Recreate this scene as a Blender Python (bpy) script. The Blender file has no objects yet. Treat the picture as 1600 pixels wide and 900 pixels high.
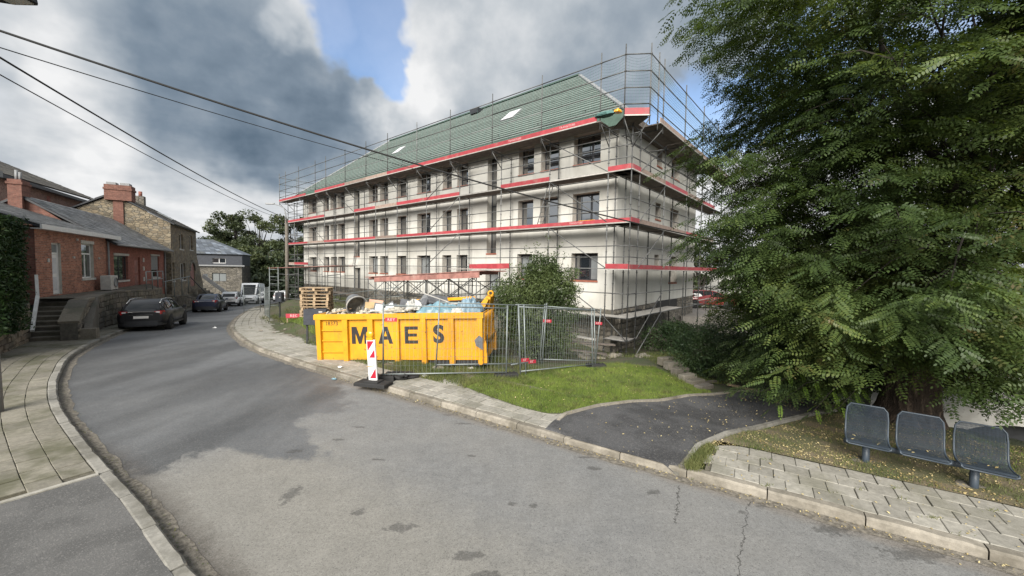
import bpy, bmesh, math, random
import numpy as np
from mathutils import Vector, Matrix, Euler
R = math.radians
random.seed(7); rng = np.random.default_rng(7)
SC = bpy.context.scene
COL = SC.collection

# ------------------------------------------------------------------ camera
F_PX, CAM_H = 613.0, 3.05
cam = bpy.data.cameras.new("camera"); co = bpy.data.objects.new("camera", cam); COL.objects.link(co)
cam.sensor_width = 36.0; cam.lens = 36.0 * F_PX / 1600.0
cam.clip_start = 0.05; cam.clip_end = 3000
pit, rol = R(2.83), R(0.92)
fw = Vector((0, math.cos(pit), -math.sin(pit))); up0 = Vector((0, math.sin(pit), math.cos(pit))); rt0 = Vector((1, 0, 0))
rt = rt0 * math.cos(rol) + up0 * math.sin(rol); up = up0 * math.cos(rol) - rt0 * math.sin(rol)
co.matrix_world = Matrix(((rt.x, up.x, -fw.x, 0), (rt.y, up.y, -fw.y, 0), (rt.z, up.z, -fw.z, CAM_H), (0, 0, 0, 1)))
SC.camera = co
SC.render.resolution_x, SC.render.resolution_y = 1024, 576

# ------------------------------------------------------------------ light
SC.view_settings.view_transform = 'Standard'; SC.view_settings.look = 'None'
SC.view_settings.gamma = 1.0; SC.view_settings.use_curve_mapping = False
SC.view_settings.exposure = 1.0
SUN_EL, SUN_AZ = R(32), R(194)      # azimuth clockwise from +Y: behind the camera, a little to the left
sl = bpy.data.lights.new("sun", 'SUN'); sl.energy = 4.0; sl.angle = R(40); sl.color = (1.0, 0.955, 0.88)
so = bpy.data.objects.new("sun", sl); COL.objects.link(so)
sd_ = Vector((math.sin(SUN_AZ) * math.cos(SUN_EL), math.cos(SUN_AZ) * math.cos(SUN_EL), math.sin(SUN_EL)))
so.rotation_euler = sd_.to_track_quat('Z', 'Y').to_euler(); so.location = (0, -10, 40)


class NT:
    """small helper around a node tree"""
    def __init__(s, tree):
        s.t = tree; s.n = tree.nodes; s.l = tree.links
    def put(s, sock, v):
        if v is None: return
        if isinstance(v, bpy.types.NodeSocket): s.l.new(v, sock)
        else:
            if sock.type == 'RGBA' and hasattr(v, '__len__') and len(v) == 3: v = (*v, 1)
            sock.default_value = v
    def math(s, op, a, b=0.0, clamp=False):
        n = s.n.new('ShaderNodeMath'); n.operation = op; n.use_clamp = clamp
        s.put(n.inputs[0], a); s.put(n.inputs[1], b); return n.outputs[0]
    def vmath(s, op, a, b=None, sc=None):
        n = s.n.new('ShaderNodeVectorMath'); n.operation = op
        s.put(n.inputs[0], a); s.put(n.inputs[1], b)
        if sc is not None: s.put(n.inputs[3], sc)
        return n.outputs[1] if op in ('DOT_PRODUCT', 'LENGTH', 'DISTANCE') else n.outputs[0]
    def mix(s, f, a, b, blend='MIX'):
        n = s.n.new('ShaderNodeMix'); n.data_type = 'RGBA'; n.blend_type = blend
        s.put(n.inputs[0], f); s.put(n.inputs[6], a); s.put(n.inputs[7], b); return n.outputs[2]
    def noise(s, vec, scale, detail=4, rough=.55, out=0, dist=0):
        n = s.n.new('ShaderNodeTexNoise'); s.put(n.inputs['Vector'], vec)
        n.inputs['Scale'].default_value = scale; n.inputs['Detail'].default_value = detail
        n.inputs['Roughness'].default_value = rough; n.inputs['Distortion'].default_value = dist
        return n.outputs[out]
    def voro(s, vec, scale, feature='F1', out=0, rnd=1.0):
        n = s.n.new('ShaderNodeTexVoronoi'); n.feature = feature; s.put(n.inputs['Vector'], vec)
        n.inputs['Scale'].default_value = scale; n.inputs['Randomness'].default_value = rnd; return n.outputs[out]
    def ramp(s, f, stops, interp='LINEAR'):
        n = s.n.new('ShaderNodeValToRGB'); s.put(n.inputs[0], f); e = n.color_ramp.elements
        n.color_ramp.interpolation = interp
        while len(e) < len(stops): e.new(0.5)
        for k, (p, c) in enumerate(stops):
            e[k].position = p; e[k].color = (*c, 1) if len(c) == 3 else c
        return n.outputs[0]
    def step(s, f, a, b):
        n = s.n.new('ShaderNodeMapRange'); n.interpolation_type = 'SMOOTHSTEP'; s.put(n.inputs[0], f)
        n.inputs[1].default_value = a; n.inputs[2].default_value = b; return n.outputs[0]
    def pos(s): return s.n.new('ShaderNodeNewGeometry').outputs['Position']
    def island(s): return s.n.new('ShaderNodeNewGeometry').outputs['Random Per Island']
    def obj(s): return s.n.new('ShaderNodeTexCoord').outputs['Object']
    def rnd(s): return s.n.new('ShaderNodeObjectInfo').outputs['Random']
    def mapv(s, vec, sc=(1, 1, 1), rot=(0, 0, 0), loc=(0, 0, 0)):
        n = s.n.new('ShaderNodeMapping'); s.put(n.inputs[0], vec)
        n.inputs[1].default_value = loc; n.inputs[2].default_value = rot; n.inputs[3].default_value = sc; return n.outputs[0]
    def sep(s, v):
        n = s.n.new('ShaderNodeSeparateXYZ'); s.put(n.inputs[0], v); return n.outputs
    def comb(s, x, y, z):
        n = s.n.new('ShaderNodeCombineXYZ'); s.put(n.inputs[0], x); s.put(n.inputs[1], y); s.put(n.inputs[2], z); return n.outputs[0]
    def bump(s, h, strength=.3, dist=.02):
        n = s.n.new('ShaderNodeBump'); n.inputs['Strength'].default_value = strength; n.inputs['Distance'].default_value = dist
        s.put(n.inputs['Height'], h); return n.outputs[0]

# ------------------------------------------------------------------ sky: physical sky seen through broken cloud
W = bpy.data.worlds.new("World"); SC.world = W; W.use_nodes = True
w = NT(W.node_tree); w.n.clear()
sky = w.n.new('ShaderNodeTexSky'); sky.sky_type = 'NISHITA'; sky.sun_disc = False
sky.sun_elevation = SUN_EL; sky.sun_rotation = SUN_AZ; sky.air_density = 1.0; sky.dust_density = .6; sky.ozone_density = 1.6
dirn = w.n.new('ShaderNodeTexCoord').outputs['Generated']
nrm = w.vmath('NORMALIZE', dirn)
dx, dy, dz = w.sep(nrm)
dzz = w.math('ADD', w.math('MAXIMUM', dz, 0.0), 0.16)
plane = w.comb(w.math('DIVIDE', dx, dzz), w.math('DIVIDE', dy, dzz), 0.0)
warp = w.vmath('SCALE', w.vmath('SUBTRACT', w.noise(nrm, 3.2, 5, .58, out=1), (.5, .5, .5)), None, .30)
nd = w.vmath('NORMALIZE', w.vmath('ADD', nrm, warp))
n1 = w.noise(plane, 1.15, 6, .52, dist=.2)
n2 = w.noise(nrm, 7.0, 5, .55)
def blobs(lst):
    acc = None
    for d, rad, wt in lst:
        v = Vector(d).normalized()
        c = w.vmath('DOT_PRODUCT', nd, tuple(v))
        g = w.math('MULTIPLY', w.step(c, math.cos(rad * 1.45), 1.0), wt)
        acc = g if acc is None else w.math('ADD', acc, g)
    return acc
# brightness of the cloud deck: dark bases and sunlit edges
tone = blobs([((-.507, .786, .354), .20, -.30), ((-.605, .75, .266), .14, -.16), ((-.441, .849, .291), .13, -.26), ((-.36, .89, .29), .11, -.22), ((-.80, .58, .22), .10, -.20),
              ((.30, .85, .50), .2, -.18), ((-.514, .833, .235), .07, -.14), ((-.10, .93, .33), .10, -.12), ((-.66, .66, .36), .09, -.12), ((.10, .90, .42), .10, -.10),
              ((-.229, .87, .438), .14, .34), ((-.70, .644, .306), .08, .34), ((-.745, .641, .19), .10, .22), ((-.657, .738, .135), .13, .28), ((-.55, .82, .10), .13, .22),
              ((-.400, .775, .49), .05, .50), ((-.24, .905, .35), .08, .22), ((.74, .66, .16), .4, .34), ((.35, .92, .15), .25, .30), ((-.77, .60, .42), .12, .2)])
tone = w.math('ADD', w.math('ADD', w.math('MULTIPLY', tone, .80), .66), w.math('ADD', w.math('MULTIPLY', w.math('SUBTRACT', n1, .5), 1.15), w.math('MULTIPLY', w.math('SUBTRACT', n2, .5), .75)))
cloud = w.ramp(tone, [(0.0, (.110, .160, .220)), (.25, (.215, .275, .345)), (.48, (.355, .410, .470)), (.70, (.555, .595, .635)), (.90, (.78, .795, .81)), (1.0, (.90, .905, .91))])
gap = blobs([((-.305, .825, .476), .085, 1.25), ((-.292, .855, .428), .055, 1.0), ((-.275, .875, .395), .04, .7), ((.382, .866, .324), .12, 1.25), ((.55, .75, .37), .13, 1.2), ((-.30, .76, .58), .12, .9), ((.70, .60, .39), .10, .9), ((-.30,.935,.17),.05,.5)])
gap = w.math('ADD', gap, w.math('MULTIPLY', w.math('SUBTRACT', n1, .55), 1.5))
gap = w.math('ADD', gap, w.math('MULTIPLY', w.math('SUBTRACT', n2, .5), .7))
cover = w.step(gap, .10, .95)
SKY_STR = 0.10
CL = w.mix(1.0, cloud, (5.0, 5.0, 5.0), 'MULTIPLY')
blue = w.mix(.22, w.mix(1.0, sky.outputs[0], (1.0, 1.05, 1.12), 'MULTIPLY'), CL)
bg = w.n.new('ShaderNodeBackground'); w.put(bg.inputs[0], w.mix(cover, CL, blue)); bg.inputs[1].default_value = SKY_STR
ow = w.n.new('ShaderNodeOutputWorld'); w.l.new(bg.outputs[0], ow.inputs[0])

# ------------------------------------------------------------------ object helpers
def link(o, parent=None):
    COL.objects.link(o)
    if parent is not None: o.parent = parent
    return o
def tag(o, label=None, cat=None, group=None, kind=None):
    if label: o["label"] = label
    if cat: o["category"] = cat
    if group: o["group"] = group
    if kind: o["kind"] = kind
    return o
def thing(name, label, cat, loc=(0, 0, 0), rz=0.0, group=None):
    o = bpy.data.objects.new(name, None); o.empty_display_size = .2; link(o)
    o.location = loc; o.rotation_euler = (0, 0, rz)
    return tag(o, label, cat, group)
def mesh_obj(name, me, parent=None):
    return link(bpy.data.objects.new(name, me), parent)
def copy_tree(o, parent=None):
    c = o.copy(); COL.objects.link(c)
    if parent is not None: c.parent = parent
    for ch in o.children: copy_tree(ch, c)
    return c

class MB:
    """collects shapes, links them as ONE mesh object"""
    def __init__(s): s.v = []; s.f = []; s.m = []; s.sm = []
    def add(s, vs, fs, m=0, smooth=False, M=None):
        b = len(s.v)
        if M is not None: vs = [M @ Vector(p) for p in vs]
        s.v.extend([tuple(p) for p in vs])
        for f in fs: s.f.append(tuple(b + i for i in f)); s.m.append(m); s.sm.append(smooth)
        return s
    def box(s, lo, hi, m=0, M=None):
        x0, y0, z0 = lo; x1, y1, z1 = hi
        return s.add([(x0, y0, z0), (x1, y0, z0), (x1, y1, z0), (x0, y1, z0), (x0, y0, z1), (x1, y0, z1), (x1, y1, z1), (x0, y1, z1)],
                     [(0, 3, 2, 1), (4, 5, 6, 7), (0, 1, 5, 4), (1, 2, 6, 5), (2, 3, 7, 6), (3, 0, 4, 7)], m, False, M)
    def cbox(s, lo, hi, c=.01, m=0, M=None):
        """box with chamfered top edges"""
        x0, y0, z0 = lo; x1, y1, z1 = hi
        return s.add([(x0, y0, z0), (x1, y0, z0), (x1, y1, z0), (x0, y1, z0), (x0, y0, z1 - c), (x1, y0, z1 - c), (x1, y1, z1 - c), (x0, y1, z1 - c),
                      (x0 + c, y0 + c, z1), (x1 - c, y0 + c, z1), (x1 - c, y1 - c, z1), (x0 + c, y1 - c, z1)],
                     [(0, 1, 5, 4), (1, 2, 6, 5), (2, 3, 7, 6), (3, 0, 4, 7), (4, 5, 9, 8), (5, 6, 10, 9), (6, 7, 11, 10), (7, 4, 8, 11), (8, 9, 10, 11)], m, False, M)
    def beam(s, p0, p1, w_, h_, m=0, upv=(0, 0, 1)):
        """rectangular bar between two points"""
        p0 = Vector(p0); p1 = Vector(p1); d = (p1 - p0); L = d.length; d.normalize()
        u = Vector(upv); sx = d.cross(u)
        if sx.length < 1e-4: sx = d.cross(Vector((1, 0, 0)))
        sx.normalize(); u = sx.cross(d)
        M = Matrix(((d.x, sx.x, u.x, p0.x), (d.y, sx.y, u.y, p0.y), (d.z, sx.z, u.z, p0.z), (0, 0, 0, 1)))
        return s.box((0, -w_ / 2, -h_ / 2), (L, w_ / 2, h_ / 2), m, M)
    def tube(s, p0, p1, r, n=6, m=0, r1=None, caps=True):
        return s.path([p0, p1], [r, r if r1 is None else r1], n, m, caps)
    def path(s, pts, rad, n=6, m=0, caps=True):
        pts = [Vector(p) for p in pts]
        if not hasattr(rad, '__len__'): rad = [rad] * len(pts)
        vs = []; fs = []; prev = None
        for i, p in enumerate(pts):
            a = pts[max(i - 1, 0)]; b = pts[min(i + 1, len(pts) - 1)]; d = (b - a)
            if d.length < 1e-9: d = Vector((0, 0, 1))
            d.normalize()
            if prev is None:
                ref = Vector((0, 0, 1)) if abs(d.z) < .9 else Vector((1, 0, 0)); sx = d.cross(ref).normalized()
            else:
                sx = (prev - d * prev.dot(d)); sx = sx.normalized() if sx.length > 1e-6 else d.cross(Vector((1, 0, 0))).normalized()
            prev = sx; sy = d.cross(sx)
            for k in range(n):
                an = 2 * math.pi * k / n
                vs.append(p + (sx * math.cos(an) + sy * math.sin(an)) * rad[i])
        for i in range(len(pts) - 1):
            for k in range(n):
                a = i * n + k; b = i * n + (k + 1) % n; fs.append((a, b, b + n, a + n))
        if caps:
            fs.append(tuple(range(n - 1, -1, -1))); o = (len(pts) - 1) * n; fs.append(tuple(o + k for k in range(n)))
        return s.add(vs, fs, m, n > 4)
    def lathe(s, prof, n=16, m=0, M=None, smooth=True):
        vs = []; fs = []
        for (r, z) in prof:
            for k in range(n):
                a = 2 * math.pi * k / n; vs.append((r * math.cos(a), r * math.sin(a), z))
        for i in range(len(prof) - 1):
            for k in range(n):
                a = i * n + k; b = i * n + (k + 1) % n; fs.append((a, b, b + n, a + n))
        return s.add(vs, fs, m, smooth, M)
    def loft(s, rings, m=0, closed=True, smooth=True, caps=False, mf=None):
        n = len(rings[0]); vs = [p for r in rings for p in r]; b = len(s.v)
        s.v.extend([tuple(p) for p in vs])
        for i in range(len(rings) - 1):
            for k in range(n if closed else n - 1):
                a = i * n + k; c = i * n + (k + 1) % n
                s.f.append((b + a, b + c, b + c + n, b + a + n)); s.m.append(m if mf is None else mf(i, k)); s.sm.append(smooth)
        if caps:
            s.f.append(tuple(b + k for k in range(n - 1, -1, -1))); s.m.append(m if mf is None else mf(0, -1)); s.sm.append(False)
            o = (len(rings) - 1) * n; s.f.append(tuple(b + o + k for k in range(n))); s.m.append(m if mf is None else mf(len(rings) - 2, -1)); s.sm.append(False)
        return s
    def prism(s, poly, y0, y1, m=0, M=None):
        """outline in x,z pulled along y"""
        n = len(poly); vs = [(x, y0, z) for x, z in poly] + [(x, y1, z) for x, z in poly]
        fs = [tuple(range(n)), tuple(range(2 * n - 1, n - 1, -1))] + [(k, k + n, (k + 1) % n + n, (k + 1) % n) for k in range(n)]
        return s.add(vs, fs, m, False, M)
    def mesh(s, name, mats):
        me = bpy.data.meshes.new(name); me.from_pydata(s.v, [], s.f)
        for m in (mats if isinstance(mats, (list, tuple)) else [mats]): me.materials.append(m)
        me.polygons.foreach_set('material_index', s.m); me.polygons.foreach_set('use_smooth', s.sm); me.update(); return me
    def build(s, name, mats, parent=None): return mesh_obj(name, s.mesh(name, mats), parent)

def np_mesh(name, V, nper, mat, smooth=False):
    """many separate polygons of nper corners each; V is (faces*nper, 3)"""
    V = np.ascontiguousarray(V, dtype=np.float32); nf = len(V) // nper
    me = bpy.data.meshes.new(name); me.vertices.add(len(V)); me.vertices.foreach_set('co', V.ravel())
    me.loops.add(len(V)); me.loops.foreach_set('vertex_index', np.arange(len(V), dtype=np.int32))
    me.polygons.add(nf); me.polygons.foreach_set('loop_start', np.arange(nf, dtype=np.int32) * nper)
    me.polygons.foreach_set('loop_total', np.full(nf, nper, dtype=np.int32))
    me.materials.append(mat); me.update(calc_edges=True); me.validate(); return me
def rand_frames(n, flat=0.0):
    """random orthonormal frames (n,3,3); flat>0 pulls normals upwards"""
    nz = rng.normal(size=(n, 3)); nz[:, 2] += flat; nz /= np.linalg.norm(nz, axis=1)[:, None]
    t = rng.normal(size=(n, 3)); tx = np.cross(t, nz); tx /= np.linalg.norm(tx, axis=1)[:, None]
    return np.stack([tx, np.cross(nz, tx), nz], axis=1)
def leaf_quads(P, size, aspect=.55, flat=.4, jitter=.4):
    """rhombic leaves at points P"""
    n = len(P); Fm = rand_frames(n, flat); s = size * (1 + jitter * (rng.random(n) - .5) * 2)
    t = np.array([[-.5, 0, 0], [0, -.5 * aspect, .06], [.5, 0, 0], [0, .5 * aspect, .06]])
    V = np.einsum('kj,njd->nkd', t, Fm) * s[:, None, None] + P[:, None, :]
    return V.reshape(-1, 3)
def text_mesh(name, cu, parent):
    """lettering as a plain mesh"""
    tmp = bpy.data.objects.new(name, cu); me = bpy.data.meshes.new_from_object(tmp); bpy.data.objects.remove(tmp)
    return mesh_obj(name, me, parent)
# ------------------------------------------------------------------ materials
def new_mat(name):
    m = bpy.data.materials.new(name); m.use_nodes = True; t = NT(m.node_tree)
    b = next(n for n in t.n if n.type == 'BSDF_PRINCIPLED'); return m, t, b
def plain(name, c, rough=.6, metal=0.0, var=.12, scale=6.0, bump=0.0, spec=None, rnd=0.0, dirt=None, dirt_amt=.5, bscale=None):
    """one material colour with slight wear, optional dirt patches and relief"""
    m, t, b = new_mat(name); p = t.pos()
    n = t.noise(p, scale, 5, .6)
    lo = tuple(x * (1 - var) for x in c); hi = tuple(min(1, x * (1 + var)) for x in c)
    col = t.mix(t.step(n, .3, .7), lo, hi)
    if dirt is not None:
        n2 = t.noise(p, scale * .35, 6, .68); col = t.mix(t.math('MULTIPLY', t.step(n2, .52, .72), dirt_amt), col, dirt)
    if rnd:
        r = t.math('ADD', t.math('MULTIPLY', t.rnd(), 2 * rnd), 1 - rnd); col = t.mix(1.0, col, t.comb(r, r, r), 'MULTIPLY')
    t.put(b.inputs['Base Color'], col); t.put(b.inputs['Metallic'], metal)
    t.put(b.inputs['Roughness'], t.math('ADD', t.math('MULTIPLY', n, .2), rough - .1, True))
    if spec is not None: b.inputs['Specular IOR Level'].default_value = spec
    if bump: t.put(b.inputs['Normal'], t.bump(t.noise(p, bscale or scale * 4, 4, .6), bump, .02))
    return m
def kdot(t, p, v, c0):
    return t.math('ADD', t.vmath('DOT_PRODUCT', p, v), c0)

# asphalt of the road: dry pale surface, a wet darker stretch further up, damp spots and tar cracks
def road_mat():
    m, t, b = new_mat("road_asphalt"); p = t.pos()
    fine = t.noise(p, 75, 3, .7); mid = t.noise(p, 5.0, 5, .62); big = t.noise(p, .55, 4, .55)
    agg = t.voro(p, 95, out=1)
    agv = t.sep(agg)[0]
    dry = t.mix(t.step(mid, .3, .7), (.158, .159, .158), (.190, .191, .189))
    dry = t.mix(t.step(big, .38, .66), dry, (.195, .193, .186))
    al = t.vmath('DOT_PRODUCT', t.vmath('SUBTRACT', p, (1.82, 6.17, 0)), (-.833, .553, 0))
    di = t.vmath('DOT_PRODUCT', t.vmath('SUBTRACT', p, (1.82, 6.17, 0)), (.553, .833, 0))
    # dusty beige tongue by the near left kerb
    bei = t.math('MULTIPLY', t.step(t.math('ADD', t.math('MULTIPLY', di, -1), t.math('MULTIPLY', mid, .9)), 2.4, 3.8), t.step(t.math('SUBTRACT', 6.4, al), 0, 2.0))
    dry = t.mix(t.math('MULTIPLY', bei, .6), dry, (.225, .212, .182))
    wv = t.noise(p, 1.0, 9, .74)
    edge = t.math('ADD', al, t.math('MULTIPLY', t.math('SUBTRACT', wv, .5), 4.4))
    ten = t.math('MULTIPLY', t.step(t.math('ABSOLUTE', t.math('ADD', di, 2.85)), .75, .15), 1.5)
    edge = t.math('ADD', edge, ten)
    edge = t.math('ADD', edge, t.math('MULTIPLY', t.step(di, -1.2, -.1), -1.5))
    wet = t.step(edge, 5.35, 5.95)
    sheen_streaks = t.noise(t.mapv(p, (.25, .08, 1), (0, 0, R(-56))), 1.6, 4, .55)
    wetc = t.mix(t.step(sheen_streaks, .35, .65), (.066, .068, .070), (.138, .142, .146))  # wet asphalt; paler streaks paint the sheen into its colour
    col = t.mix(wet, dry, wetc)
    # gutter dirt along the left kerb
    gl = t.math('MULTIPLY', t.step(t.math('ADD', di, t.math('MULTIPLY', mid, .35)), -4.05, -4.55), t.step(t.math('SUBTRACT', 8.0, al), 0, 1.5))
    col = t.mix(t.math('MULTIPLY', gl, .75), col, (.062, .050, .040))
    gr = t.math('MULTIPLY', t.step(t.math('ADD', di, t.math('MULTIPLY', mid, .22)), -.22, .0), .5)
    col = t.mix(t.math('MULTIPLY', gr, t.step(t.math('SUBTRACT', 9.0, al), 0, 1.5)), col, (.17, .14, .11))
    # damp spots
    acc = None
    for (x, y, rx, ry) in [(-2.08, 6.06, .16, .05), (-.62, 6.24, .13, .06), (1.3, 5.89, .15, .08), (2.0, 5.26, .15, .11), (.04, 4.95, .11, .06), (.32, 4.92, .10, .07),
                           (-2.59, 9.08, .2, .08), (-3.53, 6.3, .22, .1), (-3.0, 6.75, .14, .08), (-2.85, 7.3, .2, .06), (-1.3, 8.0, .16, .06), (-.9, 7.55, .3, .07), (-1.86, 4.73, .12, .1),
                           (-1.25, 4.45, .28, .12), (-.43, 4.02, .3, .1), (3.9, 4.55, .42, .16), (4.45, 4.15, .5, .18), (2.98, 4.85, .1, .06), (3.35, 5.0, .16, .07), (-.2, 3.75, .25, .1), (-2.9, 5.1, .14, .3), (5.6, 3.3, .8, .2), (1.25, 6.25, .3, .05)]:
        q = t.mapv(t.vmath('SUBTRACT', p, (x, y, 0)), (1 / rx, 1 / ry, 0), (0, 0, R(0)))
        d = t.math('ADD', t.vmath('LENGTH', q), t.math('MULTIPLY', t.math('SUBTRACT', t.noise(p, 11, 4, .65), .5), 2.0))
        s = t.step(d, .82, .38); acc = s if acc is None else t.math('MAXIMUM', acc, s)
    col = t.mix(t.math('MULTIPLY', acc, .62), col, (.060, .058, .055))
    # cracks
    cr = None
    for (x0, y0, x1, y1) in [(2.45, 5.5, 2.0, 4.55), (3.25, 5.15, 2.62, 4.25), (2.7, 4.4, 2.2, 3.6)]:
        d = Vector((x1 - x0, y1 - y0, 0)); L = d.length; d.normalize(); nn = (-d.y, d.x, 0)
        q = t.vmath('SUBTRACT', p, (x0, y0, 0))
        u = t.vmath('DOT_PRODUCT', q, tuple(d)); v = t.math('ADD', t.vmath('DOT_PRODUCT', q, nn), t.math('MULTIPLY', t.math('SUBTRACT', t.noise(p, 7, 4, .7), .5), .22))
        s = t.math('MULTIPLY', t.step(t.math('ABSOLUTE', v), .011, .004), t.math('MULTIPLY', t.step(u, 0, .1), t.step(u, L, L - .1)))
        cr = s if cr is None else t.math('MAXIMUM', cr, s)
    col = t.mix(t.math('MULTIPLY', cr, .8), col, (.03, .028, .026))
    col = t.mix(t.math('MULTIPLY', t.step(agv, .72, 1.0), .30), col, (.26, .25, .235))
    col = t.mix(t.math('MULTIPLY', t.step(agv, .22, .0), .45), col, (.05, .048, .045))
    f = t.math('ADD', t.math('MULTIPLY', fine, .9), .55); col = t.mix(1.0, col, t.comb(f, f, f), 'MULTIPLY')
    md = t.noise(p, 22, 5, .75); f = t.math('ADD', t.math('MULTIPLY', md, .9), .55); col = t.mix(1.0, col, t.comb(f, f, f), 'MULTIPLY')
    pt = t.noise(p, 2.6, 6, .7); f = t.math('ADD', t.math('MULTIPLY', pt, .5), .75); col = t.mix(1.0, col, t.comb(f, f, f), 'MULTIPLY')
    t.put(b.inputs['Base Color'], col)
    wr = t.math('ADD', t.math('MULTIPLY', t.noise(p, .8, 4, .6), .5), .38)
    t.put(b.inputs['Roughness'], t.math('ADD', .9, t.math('MULTIPLY', t.math('MAXIMUM', wet, t.math('MULTIPLY', acc, .6)), t.math('SUBTRACT', wr, .9))))
    t.put(b.inputs['Normal'], t.bump(t.math('ADD', fine, t.math('MULTIPLY', agv, .6)), .22, .008))
    return m
M_road = road_mat()
def asphalt2(name, c, rough, c2, sc=.9):
    m, t, b = new_mat(name); p = t.pos()
    fine = t.noise(p, 80, 3, .7); agv = t.sep(t.voro(p, 70, out=1))[0]; n = t.noise(p, sc, 6, .62)
    col = t.mix(t.step(n, .42, .60), c, c2)
    col = t.mix(t.math('MULTIPLY', t.step(agv, .75, 1.0), .35), col, (.24, .23, .22))
    f = t.math('ADD', t.math('MULTIPLY', fine, .9), .55); col = t.mix(1.0, col, t.comb(f, f, f), 'MULTIPLY')
    t.put(b.inputs['Base Color'], col); t.put(b.inputs['Roughness'], rough)
    t.put(b.inputs['Normal'], t.bump(t.math('ADD', fine, agv), .5, .012)); return m
M_path = asphalt2("fresh_asphalt", (.082, .082, .085), .72, (.046, .046, .048))
M_apron = asphalt2("old_asphalt", (.115, .113, .110), .9, (.088, .087, .085), 1.6)
def slab_mat(name, c, moss, amt):
    m, t, b = new_mat(name); p = t.pos(); n = t.noise(p, 14, 5, .65); n2 = t.noise(p, 1.3, 5, .6); g = t.noise(p, 120, 2, .6)
    col = t.mix(t.step(n, .3, .7), tuple(x * .82 for x in c), tuple(x * 1.15 for x in c))
    r = t.math('ADD', t.math('MULTIPLY', t.rnd(), .34), .83); col = t.mix(1.0, col, t.comb(r, r, r), 'MULTIPLY')
    col = t.mix(t.math('MULTIPLY', t.step(n2, .42, .68), amt), col, moss)
    f = t.math('ADD', t.math('MULTIPLY', g, .5), .75); col = t.mix(1.0, col, t.comb(f, f, f), 'MULTIPLY')
    t.put(b.inputs['Base Color'], col); b.inputs['Roughness'].default_value = .9
    t.put(b.inputs['Normal'], t.bump(t.math('ADD', n, g), .25, .01)); return m
M_slab = slab_mat("paving_concrete", (.30, .285, .25), (.13, .125, .085), .55)
M_slab_moss = slab_mat("mossy_paving", (.20, .185, .15), (.075, .075, .040), .85)
M_kerb = slab_mat("kerb_concrete", (.245, .222, .185), (.085, .075, .055), .8)
M_kerb2 = slab_mat("kerb_concrete_old", (.235, .225, .20), (.085, .08, .06), .75)
M_joint = plain("joint_earth", (.115, .105, .080), .95, var=.4, scale=9, bump=.5)
M_gutter = plain("gutter_concrete", (.165, .148, .122), .92, var=.45, scale=16, bump=.6, dirt=(.055, .048, .038), dirt_amt=1.0)
def soil_mat(name, a, b_, c):
    m, t, b = new_mat(name); p = t.pos(); n = t.noise(p, 1.4, 6, .65); f = t.noise(p, 38, 4, .7)
    col = t.mix(t.step(n, .4, .6), a, b_); col = t.mix(t.step(f, .5, .75), col, c)
    t.put(b.inputs['Base Color'], col); b.inputs['Roughness'].default_value = .97
    t.put(b.inputs['Normal'], t.bump(f, .8, .04)); return m
M_ground = soil_mat("site_ground", (.060, .078, .028), (.092, .080, .052), (.055, .05, .034))
M_lawn = soil_mat("lawn_ground", (.070, .095, .022), (.105, .125, .035), (.075, .075, .035))
M_verge = soil_mat("verge_ground", (.185, .150, .095), (.095, .100, .042), (.23, .19, .125))
M_rubble = soil_mat("rubble_ground", (.13, .11, .085), (.075, .07, .05), (.20, .18, .15))
def grass_mat(name, lo, hi):
    m, t, b = new_mat(name); p = t.pos(); n = t.noise(p, 1.1, 4, .6)
    col = t.mix(t.math('ADD', t.math('MULTIPLY', t.island(), .55), t.math('MULTIPLY', t.step(n, .35, .65), .5)), lo, hi)
    t.put(b.inputs['Base Color'], col); b.inputs['Roughness'].default_value = .75; b.inputs['Specular IOR Level'].default_value = .25; return m
M_grass = grass_mat("grass_blades", (.070, .115, .018), (.175, .225, .042))
M_grass_dry = grass_mat("rough_grass", (.045, .075, .018), (.150, .150, .055))
M_litter = grass_mat("dry_leaflets", (.24, .17, .06), (.52, .44, .24))
def plaster(name, c, c2):
    m, t, b = new_mat(name); p = t.pos(); n = t.noise(p, .7, 5, .6); v = t.noise(t.mapv(p, (1.8, 1.8, .25)), 1.6, 5, .65); f = t.noise(p, 60, 3, .6)
    col = t.mix(t.step(n, .35, .68), c, c2); col = t.mix(t.math('MULTIPLY', t.step(v, .53, .74), .7), col, tuple(x * .72 for x in c))
    t.put(b.inputs['Base Color'], col); b.inputs['Roughness'].default_value = .93
    t.put(b.inputs['Normal'], t.bump(f, .15, .01)); return m
M_plaster = plaster("base_coat_plaster", (.58, .57, .53), (.50, .485, .44))
M_reveal = plain("reveal_concrete", (.44, .42, .375), .9, var=.15, scale=3)
def stone(name, cs, sc, mort, rnd=.9, stretch=(1, 1, 1.7), mw=.06):
    m, t, b = new_mat(name); p = t.mapv(t.pos(), stretch)
    p = t.vmath('ADD', p, t.vmath('SCALE', t.vmath('SUBTRACT', t.noise(p, 3, 3, .6, out=1), (.5, .5, .5)), None, .12))
    cell = t.sep(t.voro(p, sc, out=1, rnd=rnd))[0]; e = t.voro(p, sc, 'DISTANCE_TO_EDGE', rnd=rnd); f = t.noise(p, 22, 5, .65)
    col = t.ramp(cell, [(0, cs[0]), (.4, cs[1]), (.7, cs[2]), (1, cs[3])])
    g = t.math('ADD', t.math('MULTIPLY', f, .8), .6); col = t.mix(1.0, col, t.comb(g, g, g), 'MULTIPLY')
    mm = t.step(e, mw, mw * .3); col = t.mix(mm, col, mort)
    t.put(b.inputs['Base Color'], col); b.inputs['Roughness'].default_value = .93
    t.put(b.inputs['Normal'], t.bump(t.math('ADD', t.step(e, 0, mw * 1.6), t.math('MULTIPLY', f, .5)), .9, .05)); return m
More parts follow.
